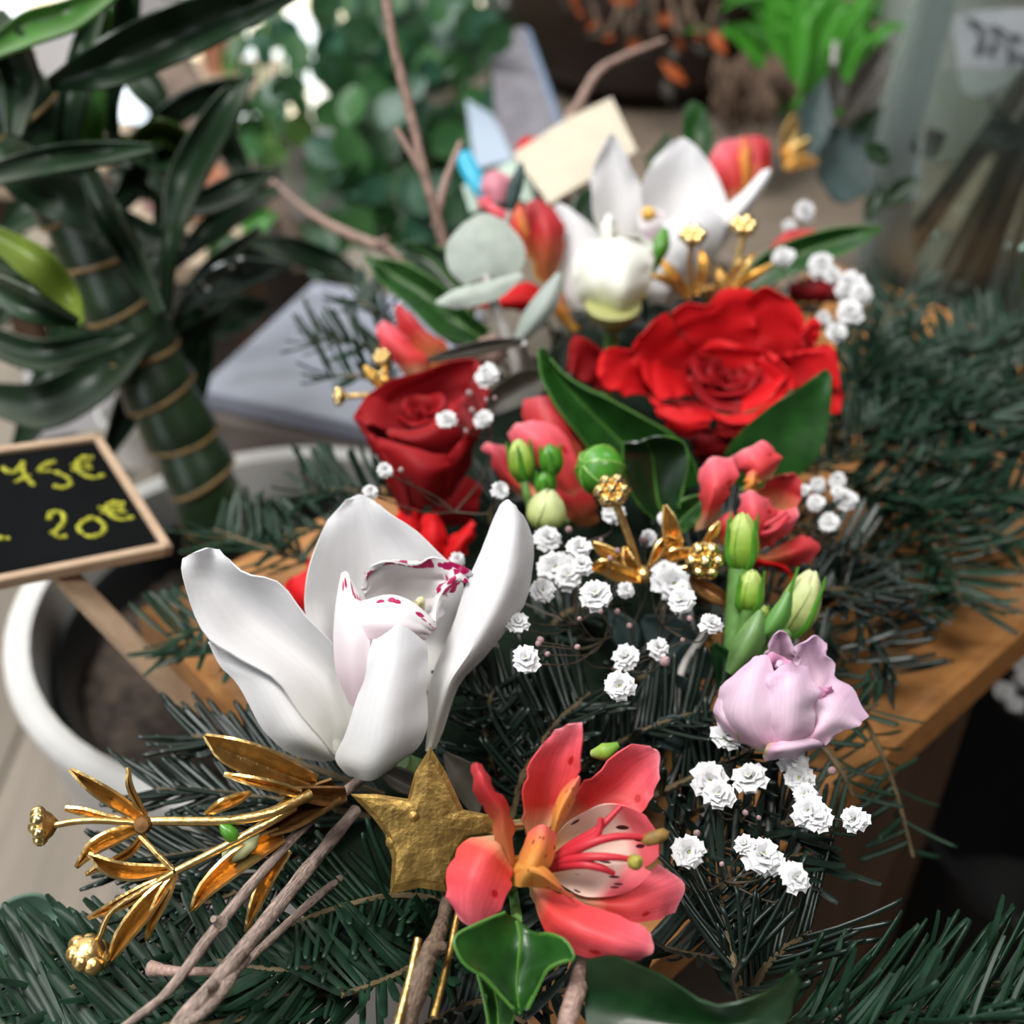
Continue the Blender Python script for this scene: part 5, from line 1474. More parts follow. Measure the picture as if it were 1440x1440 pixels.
alst('red alstroemeria behind the round eucalyptus leaves', D(360, .09), (760, 440), [
    ([[(780, 860, -4), (830, 845, -5), (890, 870, -4)], [(785, 930, -5), (860, 920, -10), (935, 950, -4)], [(795, 1020, -4), (870, 1010, -12), (942, 1020, -4)], [(810, 1090, -2), (860, 1100, -9), (920, 1110, -2)], [(840, 1180, 2), (870, 1190, -3), (900, 1180, 2)]], ALSTD),
    ([[(570, 870, 0), (640, 860, -2), (700, 890, 0)], [(620, 900, 0), (700, 920, -5), (760, 950, 0)], [(690, 980, 1), (750, 1000, -4), (790, 1030, 1)], [(760, 1080, 3), (800, 1100, 0), (830, 1110, 3)]], ALST),
    ([[(720, 880, -2), (745, 850, -3), (775, 880, -2)], [(740, 960, -2), (775, 960, -5), (800, 980, -2)], [(790, 1060, 0), (820, 1060, -4), (840, 1090, 0)], [(830, 1190, 2), (850, 1190, 0), (870, 1190, 2)]], ALSTY),
    ([[(540, 1300, 4), (600, 1270, 3), (680, 1230, 4)], [(640, 1300, 4), (700, 1270, 0), (770, 1190, 4)], [(740, 1310, 4), (790, 1270, 0), (830, 1210, 4)], [(830, 1300, 5), (860, 1260, 2), (880, 1220, 5)]], ROSE),
    ([[(870, 1180, 0), (900, 1200, -2), (930, 1240, 0)], [(860, 1250, 0), (910, 1270, -5), (950, 1290, 0)], [(900, 1320, 1), (930, 1330, -3), (970, 1340, 1)], [(960, 1400, 4), (980, 1400, 1), (1000, 1390, 4)]], ALSTY)], z3b)
alst('pale pink alstroemeria beside the turquoise peg', D(270, .085), (715, 300), [
    ([[(600, 740, 0), (650, 720, -1), (710, 740, 0)], [(590, 800, 0), (650, 780, -5), (715, 790, 0)], [(620, 850, 1), (660, 850, -4), (710, 850, 1)]], M('pale_pink_petal', (.60, .22, .28), .5, tr=.12)),
    ([[(570, 850, -2), (590, 830, -3), (620, 830, -2)], [(600, 880, -2), (630, 880, -5), (660, 880, -2)], [(650, 910, 0), (680, 910, -3), (700, 910, 0)]], ALST)], z3b)
alst('deep pink alstroemeria right of the back orchid', D(250, .09), (1045, 300), [
    ([[(998, 220, -2), (1015, 200, -3), (1040, 194, -2)], [(1000, 240, -2), (1025, 225, -7), (1050, 220, -2)], [(1012, 265, -1), (1035, 255, -7), (1052, 250, -1)], [(1025, 290, 2), (1038, 290, -3), (1048, 285, 2)]], ALST),
    ([[(1045, 194, 0), (1065, 190, -1), (1080, 196, 0)], [(1045, 220, 0), (1068, 220, -5), (1085, 222, 0)], [(1045, 250, 0), (1066, 250, -6), (1080, 250, 0)], [(1045, 285, 3), (1055, 285, -1), (1065, 280, 3)]], ALSTD),
    ([[(1040, 196, -3), (1048, 192, -4), (1055, 200, -3)], [(1040, 230, -5), (1049, 230, -8), (1056, 230, -5)], [(1042, 280, 0), (1048, 280, -3), (1054, 280, 0)]], ALSTY)])
alst('coral alstroemeria above the dark red rose', D(470, .08), (590, 525), [
    ([[(530, 460, -2), (540, 453, -3), (552, 456, -2)], [(533, 480, -3), (550, 476, -7), (575, 480, -2)], [(550, 505, -2), (572, 503, -7), (600, 505, -2)], [(575, 530, 1), (590, 530, -3), (605, 525, 1)]], ALST),
    ([[(555, 432, 0), (563, 428, -1), (575, 440, 0)], [(560, 460, 0), (582, 455, -5), (600, 465, 0)], [(580, 490, 0), (605, 485, -5), (632, 490, 0)], [(590, 520, 3), (615, 520, 0), (640, 510, 3)]], ALSTD)])
alst('red petals of an alstroemeria near the back right leaf', D(350, .085), (1120, 425), [
    ([[(1085, 345, 0), (1110, 325, -1), (1145, 322, 0)], [(1080, 355, 0), (1110, 342, -4), (1150, 338, 0)], [(1090, 370, 2), (1115, 362, -2), (1150, 355, 2)]], ALSTD),
    ([[(1110, 400, 0), (1150, 388, -1), (1190, 398, 0)], [(1108, 412, 0), (1150, 408, -5), (1190, 415, 0)], [(1115, 425, 2), (1150, 425, -2), (1180, 425, 2)]], ROSED)])
alst('small red alstroemeria bud peeping over the envelope', D(215, .08), (742, 235), [
    ([[(727, 205, 0), (738, 194, -2), (755, 192, 0)], [(725, 216, 0), (745, 210, -5), (762, 204, 0)], [(735, 226, 2), (748, 222, -2), (758, 216, 2)]], ROSE)])

# ------------------------------------------------------------------ white lisianthus bud at the back
cW = U(862, 437, D(400, .10) - .002)
wl2 = thing('lisianthus', 'half closed creamy white lisianthus in front of the back orchid', 'flower', cW)
zw = lambda x, y: (760 + x * .25, 160 + y * .25)
dW = D(400, .10)
for i, rows in enumerate((
        [[(330, 765, -7), (450, 702, -9), (612, 752, -6)], [(315, 860, -8), (460, 850, -15), (615, 850, -6)], [(315, 970, -7), (460, 990, -16), (602, 960, -5)], [(350, 1085, -3), (450, 1115, -10), (560, 1075, -2)]],
        [[(178, 832, 0), (255, 722, -3), (405, 700, -4)], [(185, 900, 0), (290, 830, -9), (400, 820, -8)], [(205, 1000, 1), (300, 965, -10), (400, 950, -9)], [(260, 1085, 3), (330, 1095, -5), (420, 1090, -6)]],
        [[(430, 690, 0), (540, 680, 2), (632, 735, 0)], [(430, 780, 2), (540, 790, 8), (636, 800, 1)], [(440, 900, 4), (540, 910, 8), (625, 900, 3)], [(450, 1050, 4), (530, 1060, 6), (590, 1040, 4)]],
        [[(366, 572, 2), (388, 560, 1), (412, 580, 2)], [(342, 660, 1), (385, 650, -3), (424, 665, 1)], [(345, 760, 1), (390, 760, -4), (435, 760, 1)]],
        [[(210, 860, 4), (300, 780, 6), (440, 760, 6)], [(220, 960, 5), (320, 900, 10), (440, 880, 10)], [(280, 1080, 6), (350, 1060, 9), (440, 1050, 9)]])):
    patch('petal', wl2, net(rows, dW, zw), CREAMW, 11, 13, .0005, ruff=.0005, seed=i)
strip('sepal', wl2, [(935, 322, 3, -4), (930, 345, 11, -6), (918, 370, 8, -4), (910, 395, 3, 0)], BUDD, D(360, .10), fold=-3, nv=8, th=.0012)
lathe('calyx', wl2, [(.003, -.009), (.006, -.005), (.010, -.001), (.011, .003), (.009, .004)], M('calyx_cream_green', (.30, .30, .10), .6), cW, (-.02, -.1, 1), 18)
tube('flower_stem', wl2, [cW - [0, 0, .01], cW - [0, 0, .05]], .0028, STEMG)

# ------------------------------------------------------------------ lilac lisianthus with buds
z8 = lambda x, y: (980 + x / 3, 600 + y / 3)
dl = D(980, .078)
ll = thing('lisianthus', 'pale lilac lisianthus flower above the white blossoms at right', 'flower', U(1060, 1060, dl + .012))
L8 = lambda nm, rows, m, **kw: patch(nm, ll, net(rows, dl, z8), m, 15, 16, .0004, **kw)
L8('petal', [[(300, 920, 4), (340, 850, 3), (395, 905, 4)], [(295, 970, 5), (350, 940, 9), (420, 960, 5)], [(290, 1040, 6), (360, 1030, 12), (440, 1030, 6)], [(290, 1130, 8), (370, 1120, 13), (450, 1120, 8)]], LILAC, ruff=.0008)
L8('petal', [[(405, 930, 5), (480, 885, 4), (550, 915, 5)], [(420, 990, 5), (490, 970, 9), (552, 960, 5)], [(430, 1060, 6), (510, 1050, 10), (580, 1040, 4)], [(440, 1150, 6), (510, 1150, 9), (590, 1130, 4)], [(440, 1250, 7), (500, 1250, 9), (560, 1230, 6)]], LILAC, ruff=.0008, seed=2)
L8('petal', [[(278, 985, 0), (330, 965, -1), (390, 990, 0)], [(282, 1035, -1), (335, 1030, 3), (395, 1020, 0)], [(300, 1100, 3), (340, 1095, 6), (390, 1090, 3)]], LILACD, ruff=.0012, seed=3)
L8('petal', [[(470, 1200, -4), (515, 1120, -4), (560, 1090, -3)], [(480, 1230, -3), (530, 1170, 0), (590, 1140, -2)], [(480, 1260, 0), (530, 1230, 4), (590, 1200, 1)]], LILACD, ruff=.001, seed=4)
L8('petal', [[(575, 1030, 2), (640, 1110, 1), (720, 1225, 0)], [(540, 1090, -1), (610, 1170, -4), (690, 1250, -3)], [(510, 1160, -3), (560, 1230, -8), (620, 1285, -5)], [(480, 1240, -3), (510, 1280, -9), (550, 1320, -6)], [(440, 1310, -1), (455, 1330, -6), (480, 1350, -4)]], LILAC, ruff=.0010, seed=5)
L8('petal', [[(300, 1045, -8), (390, 1010, -10), (470, 1010, -8)], [(290, 1120, -9), (400, 1080, -13), (505, 1110, -9)], [(290, 1210, -9), (400, 1190, -14), (500, 1200, -9)], [(300, 1300, -8), (390, 1290, -13), (480, 1280, -8)], [(310, 1370, -5), (370, 1375, -8), (430, 1355, -5)]], LILAC, ruff=.0009, seed=6)
L8('petal', [[(225, 985, -2), (260, 960, -3), (300, 975, -3)], [(150, 1050, -3), (235, 1050, -9), (330, 1050, -7)], [(95, 1130, -1), (200, 1140, -11), (360, 1150, -9)], [(75, 1210, 1), (190, 1240, -11), (380, 1240, -9)], [(150, 1310, 1), (240, 1320, -9), (380, 1310, -8)], [(230, 1365, 2), (300, 1372, -5), (380, 1360, -5)]], LILAC, ruff=.0006, seed=7)
L8('petal', [[(75, 1215, 1), (72, 1190, 0), (100, 1120, 0)], [(120, 1280, -2), (110, 1230, -5), (130, 1160, -4)], [(180, 1330, -2), (170, 1290, -6), (170, 1220, -6)]], LILAC, seed=8)
L8('petal', [[(590, 1300, -2), (560, 1330, -3), (520, 1345, -2)], [(480, 1300, -6), (450, 1350, -11), (430, 1385, -6)], [(380, 1300, -8), (350, 1360, -13), (330, 1405, -7)], [(310, 1320, -6), (290, 1360, -9), (275, 1395, -5)]], LILAC, ruff=.0005, seed=9)
blob('pistil', ll, U(*z8(348, 1008), dl - .0035), .0014, LILAC, (.2, -.4, 1), [(.001, -1), (.7, -.5), (.5, .2), (.9, .7), (.001, 1.1)])
tube('flower_stem', ll, [U(1060, 1040, dl + .012), P(1060, 1040, .02)], .0026, STEMG)

dbd = D(830, .082)
lb = thing('lisianthus_bud_stem', 'upright stem of pale green lisianthus buds above the lilac flower', 'flower bud', U(1030, 960, dbd + .01))


def bud(root, tip, base, r_px, d0, mat, sepals=4, matS=BUDD, twist=.0, fat=.5):
    """a closed bud as overlapping petals round its axis with pointed sepals at its foot"""
    a, b_ = U(*tip, d0), U(*base, d0 + .004)
    ax_ = a - b_
    L_ = np.linalg.norm(ax_)
    r = r_px * d0 / F
    prof = np.array([(.32, 0), (.75, .12), (1, .32), (1, .5), (.82, .72), (.52, .9), (.22, 1.0)])
    Fm = frame(ax_, RT)
    nu, nv = 9, 12
    Pf = crom(prof, nv)[::-1]
    for i in range(4):
        uu = np.linspace(-1, 1, nu)
        G = np.zeros((nv, nu, 3))
        for j, (pr, pz_) in enumerate(Pf):
            an = i * math.pi / 2 + uu * 1.0 + twist * pz_
            rr_ = r * pr * (1 + .07 * uu)
            zz = L_ * (pz_ - .10 * uu ** 2 * (pz_ > .8))
            G[j] = np.stack([rr_ * np.cos(an), rr_ * np.sin(an), np.full(nu, 1.0) * zz], 1)
        v, f, uv = shell(G @ Fm.T + b_, .0006)
        bo = mk('bud', v, f, mat, root, uv)
    for i in range(sepals):
        an = i * 2 * math.pi / sepals + .5
        di = Fm @ np.array([math.cos(an), math.sin(an), 0])
        z_ = nrm(ax_)
        tube('sepal', bo, [b_ + di * r * .3 - z_ * .001, b_ + di * r * .9 + z_ * L_ * .2, b_ + di * r * 1.10 + z_ * L_ * .55, b_ + di * r * 1.15 + z_ * L_ * .95], [.0012, .0014, .0008, .0003], matS, 6)
    return bo


bud(lb, z8(195, 368), z8(185, 600), 23, dbd, BUDG)
bud(lb, z8(235, 610), z8(215, 775), 19, dbd - .004, BUDG)
bud(lb, z8(490, 610), z8(390, 870), 25, dbd + .002, BUDP, twist=.7)
bud(lb, z8(285, 760), z8(285, 840), 6, dbd - .006, BUDG, 2)
strip('leaf', lb, [z8(270, 780) + (3,), z8(240, 870) + (17,), z8(190, 960) + (17,), z8(140, 1040) + (6,)], M('bud_stem_leaf', (.10, .20, .055), .42, noise=(200, .2)), dbd - .008, fold=-3, nv=9, th=.0012)
strip('leaf', lb, [z8(390, 700) + (3,), z8(355, 790) + (13,), z8(310, 850) + (10,), z8(285, 870) + (3,)], M('bud_stem_leaf_b', (.08, .22, .04), .42), dbd - .008, fold=-2, nv=8, th=.001)
strip('leaf', lb, [z8(70, 920) + (5,), z8(110, 980) + (14,), z8(105, 1060) + (8,), z8(95, 1110) + (2,)], LEAFD, dbd - .002, fold=2, nv=8, th=.001)
for p_ in ([(180, 600, 2), (165, 780, 2), (150, 960, 2), (130, 1080, 8)], [(215, 770, -2), (200, 860, 0), (170, 980, 3), (140, 1080, 8)], [(390, 870, 4), (330, 900, 4), (240, 980, 6), (160, 1080, 10)], [(285, 840, -4), (270, 880, 0), (220, 980, 4)]):
    tube('stem', lb, [U(*z8(a_, b_), dbd + c_ * .001) for a_, b_, c_ in p_], [.0034 if p_[0][0] < 200 else .0022, .0026], STEMG, 8)

# small green buds in the middle
dg = D(670, .090)
gb2 = thing('green_bud_sprig', 'cluster of small green buds in front of the closed coral flower', 'flower bud', U(770, 745, dg + .012))
bud(gb2, (728, 619), (737, 674), 17, dg, BUDG, 3)
bud(gb2, (773, 626), (776, 664), 14, dg - .003, BUDD, 3)
bud(gb2, (766, 665), (766, 692), 12, dg - .004, BUDD, 3)
pb = bud(gb2, (772, 690), (765, 744), 26, dg - .006, BUDP, 0, twist=.5)
for p_ in ([(737, 674, 2), (742, 700, 2), (755, 735, 8)], [(776, 664, 0), (776, 690, 3), (770, 735, 8)], [(766, 692, 0), (766, 720, 6)]):
    tube('stem', gb2, [U(a_, b_, dg + c_ * .001) for a_, b_, c_ in p_], .0014, STEMG, 7)
rb = thing('green_seed_pod', 'round ribbed bright green bud beside the dark leaf', 'flower bud', U(845, 692, dg + .01))
STRIPE = M('pod_green', (.055, .22, .015), .35, coat=.3, noise=(300, .2))
PODL = M('pod_rib', (.22, .42, .08), .4)
blob('pod', rb, U(844, 661, dg), .0082, STRIPE, nrm(np.array([-.75, -.35, .55])), n=30, lobes=6, lob=.02)
Fm = frame(nrm(np.array([-.75, -.35, .55])))
for i in range(6):
    an = i * math.pi / 3
    q = [U(844, 661, dg) + Fm @ (np.array([math.sin(t_) * math.cos(an), math.sin(t_) * math.sin(an), math.cos(t_)]) * .0081) for t_ in np.linspace(.1, 2.6, 8)]
    tube('rib', rb, q, [.0003, .0004, .0003], PODL, 6)
tube('stem', rb, [U(846, 675, dg + .004), U(848, 700, dg + .02)], .0016, STEMG)

# ------------------------------------------------------------------ broad green leaves (each one a thing with a pale margin)
def bleaf(label, rows, d0, mat=LEAF, stem=None, zf=None, rim=True, ruff=.0004, seed=0, rimm=LEAFRIM):
    """rows tip -> base, each (edge, midline, edge)"""
    W_ = np.array(net(rows, d0, zf))
    o = thing('green_leaf', label, 'leaf', W_[-1][len(W_[-1]) // 2], 'broad green leaves of the arrangement')
    lf = patch('blade', o, W_, mat, 11, 16, .0008, ruff=ruff, seed=seed)
    if rim:
        for c in (0, -1):
            e = W_[:, c]
            tube('margin', lf, e, .00045, rimm, 5, seg=20)
        tube('midrib', lf, W_[:, len(W_[0]) // 2] - FWD * .0004, [.0003, .0007], rimm, 5, seg=20)
    if stem:
        tube('leaf_stalk', o, [W_[-1][len(W_[-1]) // 2], P(*stem)], .0014, STEMG, 6)
    return o


bleaf('broad curved green leaf left of the large red rose', [[(757, 492, -4), (764, 489, -4), (770, 500, -3)], [(762, 530, -4), (782, 525, 1), (800, 532, -2)], [(785, 575, -3), (815, 565, 4), (850, 558, 0)], [(815, 612, -1), (850, 600, 8), (905, 588, 2)],
      [(845, 650, 2), (885, 635, 11), (950, 615, 5)], [(885, 685, 6), (920, 670, 14), (975, 650, 9)], [(930, 705, 10), (950, 695, 16), (985, 680, 12)]], D(590, .085), stem=(960, 720, .03))
bleaf('folded dark green leaf above the golden berry sprig', [[(878, 622, -6), (905, 618, -8), (935, 613, -6)], [(876, 640, -4), (915, 635, 2), (960, 622, -2)], [(880, 670, -3), (920, 670, 5), (968, 645, 0)], [(895, 705, 0), (925, 705, 6), (962, 680, 2)], [(920, 730, 4), (935, 728, 7), (955, 715, 4)]], D(660, .088), stem=(940, 750, .03), mat=LEAFD, seed=2)
bleaf('smooth upright green leaf right of the large red rose', [[(1158, 523, -2), (1164, 520, -2), (1170, 530, -2)], [(1125, 545, -2), (1150, 548, 0), (1169, 560, -1)], [(1085, 570, -1), (1125, 590, 2), (1163, 605, 1)], [(1045, 605, 0), (1090, 630, 3), (1148, 645, 2)], [(1018, 640, 3), (1055, 660, 5), (1120, 672, 4)], [(1020, 675, 6), (1045, 685, 7), (1080, 690, 6)]], D(600, .080), stem=(1050, 720, .03), seed=3, rim=False)
bleaf('small bright leaf beside the coral alstroemeria', [[(988, 695, 0), (993, 700, 0), (990, 712, 0)], [(960, 703, 0), (972, 718, 2), (980, 732, 0)], [(948, 720, 2), (955, 735, 4), (958, 750, 2)], [(935, 745, 4), (940, 755, 5), (945, 762, 4)]], D(720, .075), stem=(935, 780, .03), seed=4)
bleaf('long green leaf left of the round eucalyptus leaves', [[(512, 360, 0), (516, 358, 0), (524, 362, 0)], [(535, 395, 0), (552, 385, 3), (572, 372, 0)], [(575, 430, 0), (600, 415, 5), (625, 405, 1)], [(615, 468, 1), (640, 450, 6), (660, 440, 2)], [(660, 485, 3), (675, 475, 6), (690, 465, 4)]], D(420, .085), stem=(690, 500, .04), seed=5)
bleaf('green leaf behind the tall bare twig', [[(550, 345, 2), (575, 340, 2), (610, 345, 2)], [(580, 375, 2), (610, 365, 5), (640, 360, 2)], [(610, 405, 3), (635, 395, 6), (660, 385, 3)], [(640, 430, 5), (660, 420, 7), (680, 415, 5)]], D(380, .08), stem=(670, 470, .04), seed=6, mat=LEAFD)
bleaf('dark leaf above the dark red rose', [[(600, 440, 4), (615, 435, 3), (635, 445, 4)], [(610, 465, 4), (640, 460, 7), (670, 460, 4)], [(640, 485, 5), (665, 480, 8), (690, 478, 5)]], D(460, .075), stem=(690, 510, .04), seed=7, mat=LEAFD)
bleaf('pointed green leaf at the back, reaching right', [[(1236, 318, 0), (1242, 321, 0), (1236, 326, 0)], [(1180, 320, 0), (1190, 335, 3), (1195, 352, 0)], [(1120, 335, 0), (1130, 355, 4), (1140, 375, 0)], [(1070, 360, 1), (1080, 378, 4), (1090, 395, 1)], [(1040, 400, 4), (1045, 405, 5), (1050, 412, 4)]], D(350, .09), stem=(1040, 440, .04), seed=8)
bleaf('upright leaf behind the back orchid', [[(962, 150, 0), (975, 142, 0), (990, 150, 0)], [(960, 180, 0), (980, 178, 3), (1002, 185, 0)], [(965, 210, 0), (982, 210, 3), (1000, 215, 0)], [(975, 240, 2), (985, 240, 4), (995, 240, 2)]], D(200, .10), stem=(985, 300, .05), seed=9, rim=False)
bleaf('small leaf between the envelope and the back orchid', [[(935, 190, 0), (940, 185, 0), (946, 195, 0)], [(920, 210, 0), (930, 210, 2), (940, 212, 0)], [(905, 225, 1), (912, 228, 2), (920, 232, 1)]], D(210, .09), stem=(915, 270, .05), seed=10, rim=False)
bleaf('dark leaf between envelope and back orchid petals', [[(800, 290, 4), (815, 270, 4), (835, 262, 4)], [(805, 310, 4), (822, 300, 6), (840, 300, 4)], [(825, 330, 5), (835, 328, 6), (845, 325, 5)]], D(300, .08), stem=(840, 370, .05), seed=11, rim=False, mat=LEAFD)
bleaf('glossy notched green leaf below the front alstroemeria', [[(735, 1385, -4), (752, 1392, -5), (785, 1375, -4)], [(665, 1310, -4), (745, 1330, 1), (825, 1295, -3)], [(600, 1240, -5), (740, 1265, 3), (868, 1212, -3)], [(530, 1195, -6), (745, 1200, 4), (930, 1178, -4)], [(490, 1140, -6), (752, 1140, 4), (980, 1160, -5)], [(478, 1075, -5), (756, 1095, 5), (945, 1090, -3)], [(560, 1025, -1), (755, 1060, 6), (870, 1060, 1)], [(690, 970, 4), (740, 1000, 7), (812, 1072, 6)]], D(1350, .074), stem=(720, 1240, .03), seed=12, zf=z2)
bleaf('narrow leaf under the notched green leaf', [[(690, 1460, 0), (702, 1465, 0), (715, 1455, 0)], [(682, 1410, 0), (700, 1410, 3), (725, 1405, 0)], [(672, 1370, 2), (690, 1370, 4), (705, 1370, 2)]], D(1400, .064), stem=(690, 1330, .03), seed=13)
bleaf('large dark green leaf at the bottom edge', [[(1112, 1366, -8), (1118, 1368, -8), (1124, 1385, -8)], [(1080, 1395, -4), (1090, 1412, -3), (1105, 1440, -4)], [(1010, 1412, -1), (1020, 1440, 4), (1040, 1475, -1)], [(930, 1375, 0), (935, 1430, 5), (950, 1490, -1)], [(870, 1345, 1), (870, 1410, 5), (880, 1480, 0)], [(825, 1350, 4), (822, 1400, 6), (825, 1450, 3)]], D(1400, .070), stem=(810, 1350, .03), seed=14, mat=LEAFD, rim=False)

# ------------------------------------------------------------------ eucalyptus
de = D(370, .105)
eu = thing('eucalyptus_sprig', 'pale grey eucalyptus sprig with round leaves at the centre back', 'eucalyptus', U(722, 530, de))
patch('leaf', eu, net([[(650, 315, 0), (680, 300, 0), (712, 312, 0)], [(628, 345, 0), (682, 332, -2), (737, 345, 0)], [(632, 380, 0), (682, 365, -2), (733, 378, 0)], [(655, 402, 1), (685, 388, -1), (712, 395, 1)]], de + .004), EUC, 11, 12, .0009)
patch('leaf', eu, net([[(612, 425, -6), (618, 428, -7), (640, 434, -6)], [(640, 408, -6), (655, 415, -8), (668, 430, -7)], [(680, 398, -4), (690, 405, -7), (705, 418, -6)], [(728, 385, -2), (733, 386, -3), (737, 388, -3)]], de), EUC, 9, 12, .0009)
patch('leaf', eu, net([[(783, 385, 0), (788, 385, -1), (790, 400, 0)], [(755, 415, 0), (770, 425, -3), (783, 430, 0)], [(735, 445, 1), (748, 455, -2), (755, 465, 1)], [(722, 480, 3), (728, 482, 2), (733, 482, 3)]], de), M('eucalyptus_leaf_side', (.28, .32, .29), .55), 9, 12, .0009)
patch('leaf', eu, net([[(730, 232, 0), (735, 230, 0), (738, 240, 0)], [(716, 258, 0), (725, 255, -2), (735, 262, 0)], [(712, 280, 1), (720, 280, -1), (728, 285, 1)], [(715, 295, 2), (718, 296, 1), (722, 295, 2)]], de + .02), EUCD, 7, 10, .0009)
tube('stem', eu, [U(683, 385, de + .004), U(692, 420, de + .002), U(710, 470, de + .003), U(732, 535, de + .01), P(735, 560, .05)], [.0016, .0022, .0026, .003, .003], EUCS, 10)
tube('stem', eu, [U(718, 294, de + .022), U(705, 340, de + .02), U(690, 400, de + .004)], .0012, EUCS, 7)
blob('seed_cap', eu, U(690, 494, de + .004), .0065, TWIGP, (0, -.5, 1), n=14, lobes=5, lob=.15)
ol = thing('eucalyptus_sprig', 'dark olive eucalyptus leaves beside the dark red rose', 'eucalyptus', U(750, 560, D(540, .07)))
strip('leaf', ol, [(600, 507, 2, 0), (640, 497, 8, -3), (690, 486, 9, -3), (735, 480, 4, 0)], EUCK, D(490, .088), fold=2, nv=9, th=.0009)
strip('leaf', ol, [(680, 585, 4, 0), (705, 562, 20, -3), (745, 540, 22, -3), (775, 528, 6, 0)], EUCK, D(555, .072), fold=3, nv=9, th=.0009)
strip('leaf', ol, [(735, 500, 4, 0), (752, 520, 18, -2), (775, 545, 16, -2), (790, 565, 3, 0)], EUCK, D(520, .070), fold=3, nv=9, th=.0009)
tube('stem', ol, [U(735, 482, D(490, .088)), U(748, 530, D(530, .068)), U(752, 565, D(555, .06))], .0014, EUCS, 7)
bl = thing('eucalyptus_sprig', 'dark bluish eucalyptus leaves left of the lilac flower', 'eucalyptus', P(960, 990, .03))
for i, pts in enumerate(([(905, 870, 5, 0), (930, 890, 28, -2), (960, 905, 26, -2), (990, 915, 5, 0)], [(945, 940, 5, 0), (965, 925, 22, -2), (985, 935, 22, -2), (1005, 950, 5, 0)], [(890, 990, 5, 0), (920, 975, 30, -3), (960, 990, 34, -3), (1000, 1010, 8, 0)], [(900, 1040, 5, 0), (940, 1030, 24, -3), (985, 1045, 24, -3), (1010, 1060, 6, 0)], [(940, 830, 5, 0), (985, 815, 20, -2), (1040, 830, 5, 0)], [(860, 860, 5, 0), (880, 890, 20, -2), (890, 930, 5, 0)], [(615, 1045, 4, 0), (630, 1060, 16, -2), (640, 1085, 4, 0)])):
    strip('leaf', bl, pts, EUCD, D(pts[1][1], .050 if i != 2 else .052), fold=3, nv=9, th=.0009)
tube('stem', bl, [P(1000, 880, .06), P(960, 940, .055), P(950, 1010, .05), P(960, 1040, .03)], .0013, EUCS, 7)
bk = thing('brown_leaf_sprig', 'dry brown leaves behind the gold star', 'leaf', P(640, 1120, .03))
strip('leaf', bk, [(530, 1080, 3, 0), (560, 1095, 16, -2), (590, 1110, 12, -1), (615, 1120, 3, 0)], EUCK, D(1095, .062), fold=2, nv=8, th=.0009)
strip('leaf', bk, [(625, 1060, 3, 0), (650, 1090, 22, -2), (665, 1120, 18, -1), (670, 1150, 3, 0)], EUCK, D(1100, .060), fold=2, nv=8, th=.0009)

# ------------------------------------------------------------------ gold star
ds = D(1160, .078)
star = thing('star_ornament', 'matt gold star ornament tucked beside the front alstroemeria', 'ornament', U(600, 1230, ds + .01))
outl = [(375, 270), (440, 375), (515, 535), (640, 560), (655, 640), (545, 655), (480, 760), (445, 885), (330, 865), (205, 893), (215, 745), (185, 640), (130, 565), (38, 470), (150, 470), (280, 490), (310, 380)]
cz = (345, 590)
front, back = [], []
for i, p_ in enumerate(outl):
    front.append(U(*z2(*p_), ds))
    back.append(U(*z2(*p_), ds + .0045))
nO = len(outl)
inner = [U(*z2(cz[0] + (p_[0] - cz[0]) * .86, cz[1] + (p_[1] - cz[1]) * .86), ds - .0011) for p_ in outl]
ctr = U(*z2(*cz), ds - .0016)
mid = [U(*z2(cz[0] + (p_[0] - cz[0]) * .45, cz[1] + (p_[1] - cz[1]) * .45), ds - .0015) for p_ in outl]
V = inner + front + back + [ctr] + mid + [U(*z2(*cz), ds + .005)]
Fc = []
for i in range(nO):
    j = (i + 1) % nO
    Fc += [(i, j, nO + j, nO + i), (nO + i, nO + j, 2 * nO + j, 2 * nO + i), (3 * nO, 3 * nO + 1 + j, 3 * nO + 1 + i), (3 * nO + 1 + i, 3 * nO + 1 + j, j, i), (2 * nO + i, 2 * nO + j, 4 * nO + 1)]
me_s = mk('star_body', V, Fc, GOLDD, star, smooth=False)
blob('raised_dot', star, U(*z2(305, 565), ds - .0018), .0013, GOLDD, -FWD, [(.001, -1), (.9, -.4), (1, 0), (.6, .3), (.001, .4)])
blob('raised_knob', star, U(*z2(220, 672), ds - .0002), .0020, GOLDD, -FWD, [(.001, -1), (.9, -.4), (1, 0), (.7, .3), (.001, .45)])
tube('star_pin', star, [U(*z2(650, 610), ds + .001), U(*z2(765, 598), ds + .002)], .0016, GOLDB, 8)

# ------------------------------------------------------------------ gold picks
def berry_head(root, c, r, axis, mat=GOLDB, n=7, seed=0, nub=.40):
    """flat head of small shiny beads on a cup"""
    Fm = frame(axis)
    cup = lathe('berry_cup', root, [(.12 * r, -.9 * r), (.6 * r, -.55 * r), (.92 * r, -.1 * r), (.75 * r, .15 * r), (.001, .2 * r)], GOLD, c, axis, 16)
    rr = random.Random(seed)
    for i in range(n):
        a = i * 2 * math.pi / (n - 1)
        q = np.array([0, 0, .25 * r]) if i == n - 1 else np.array([.66 * r * math.cos(a), .66 * r * math.sin(a), .08 * r])
        blob('berry', cup, c + Fm @ q, r * nub * rr.uniform(.9, 1.1), mat, axis, n=10)


def gleaf(root, pts, d0, mat=GOLD, fold=3., roll=0., zf=z1, name='leaf', th=.0007):
    return strip(name, root, pts, mat, d0, fold=fold, roll=roll, zf=zf, nu=7, nv=12, th=th, ws=1 / 3 if zf is not None else 1)


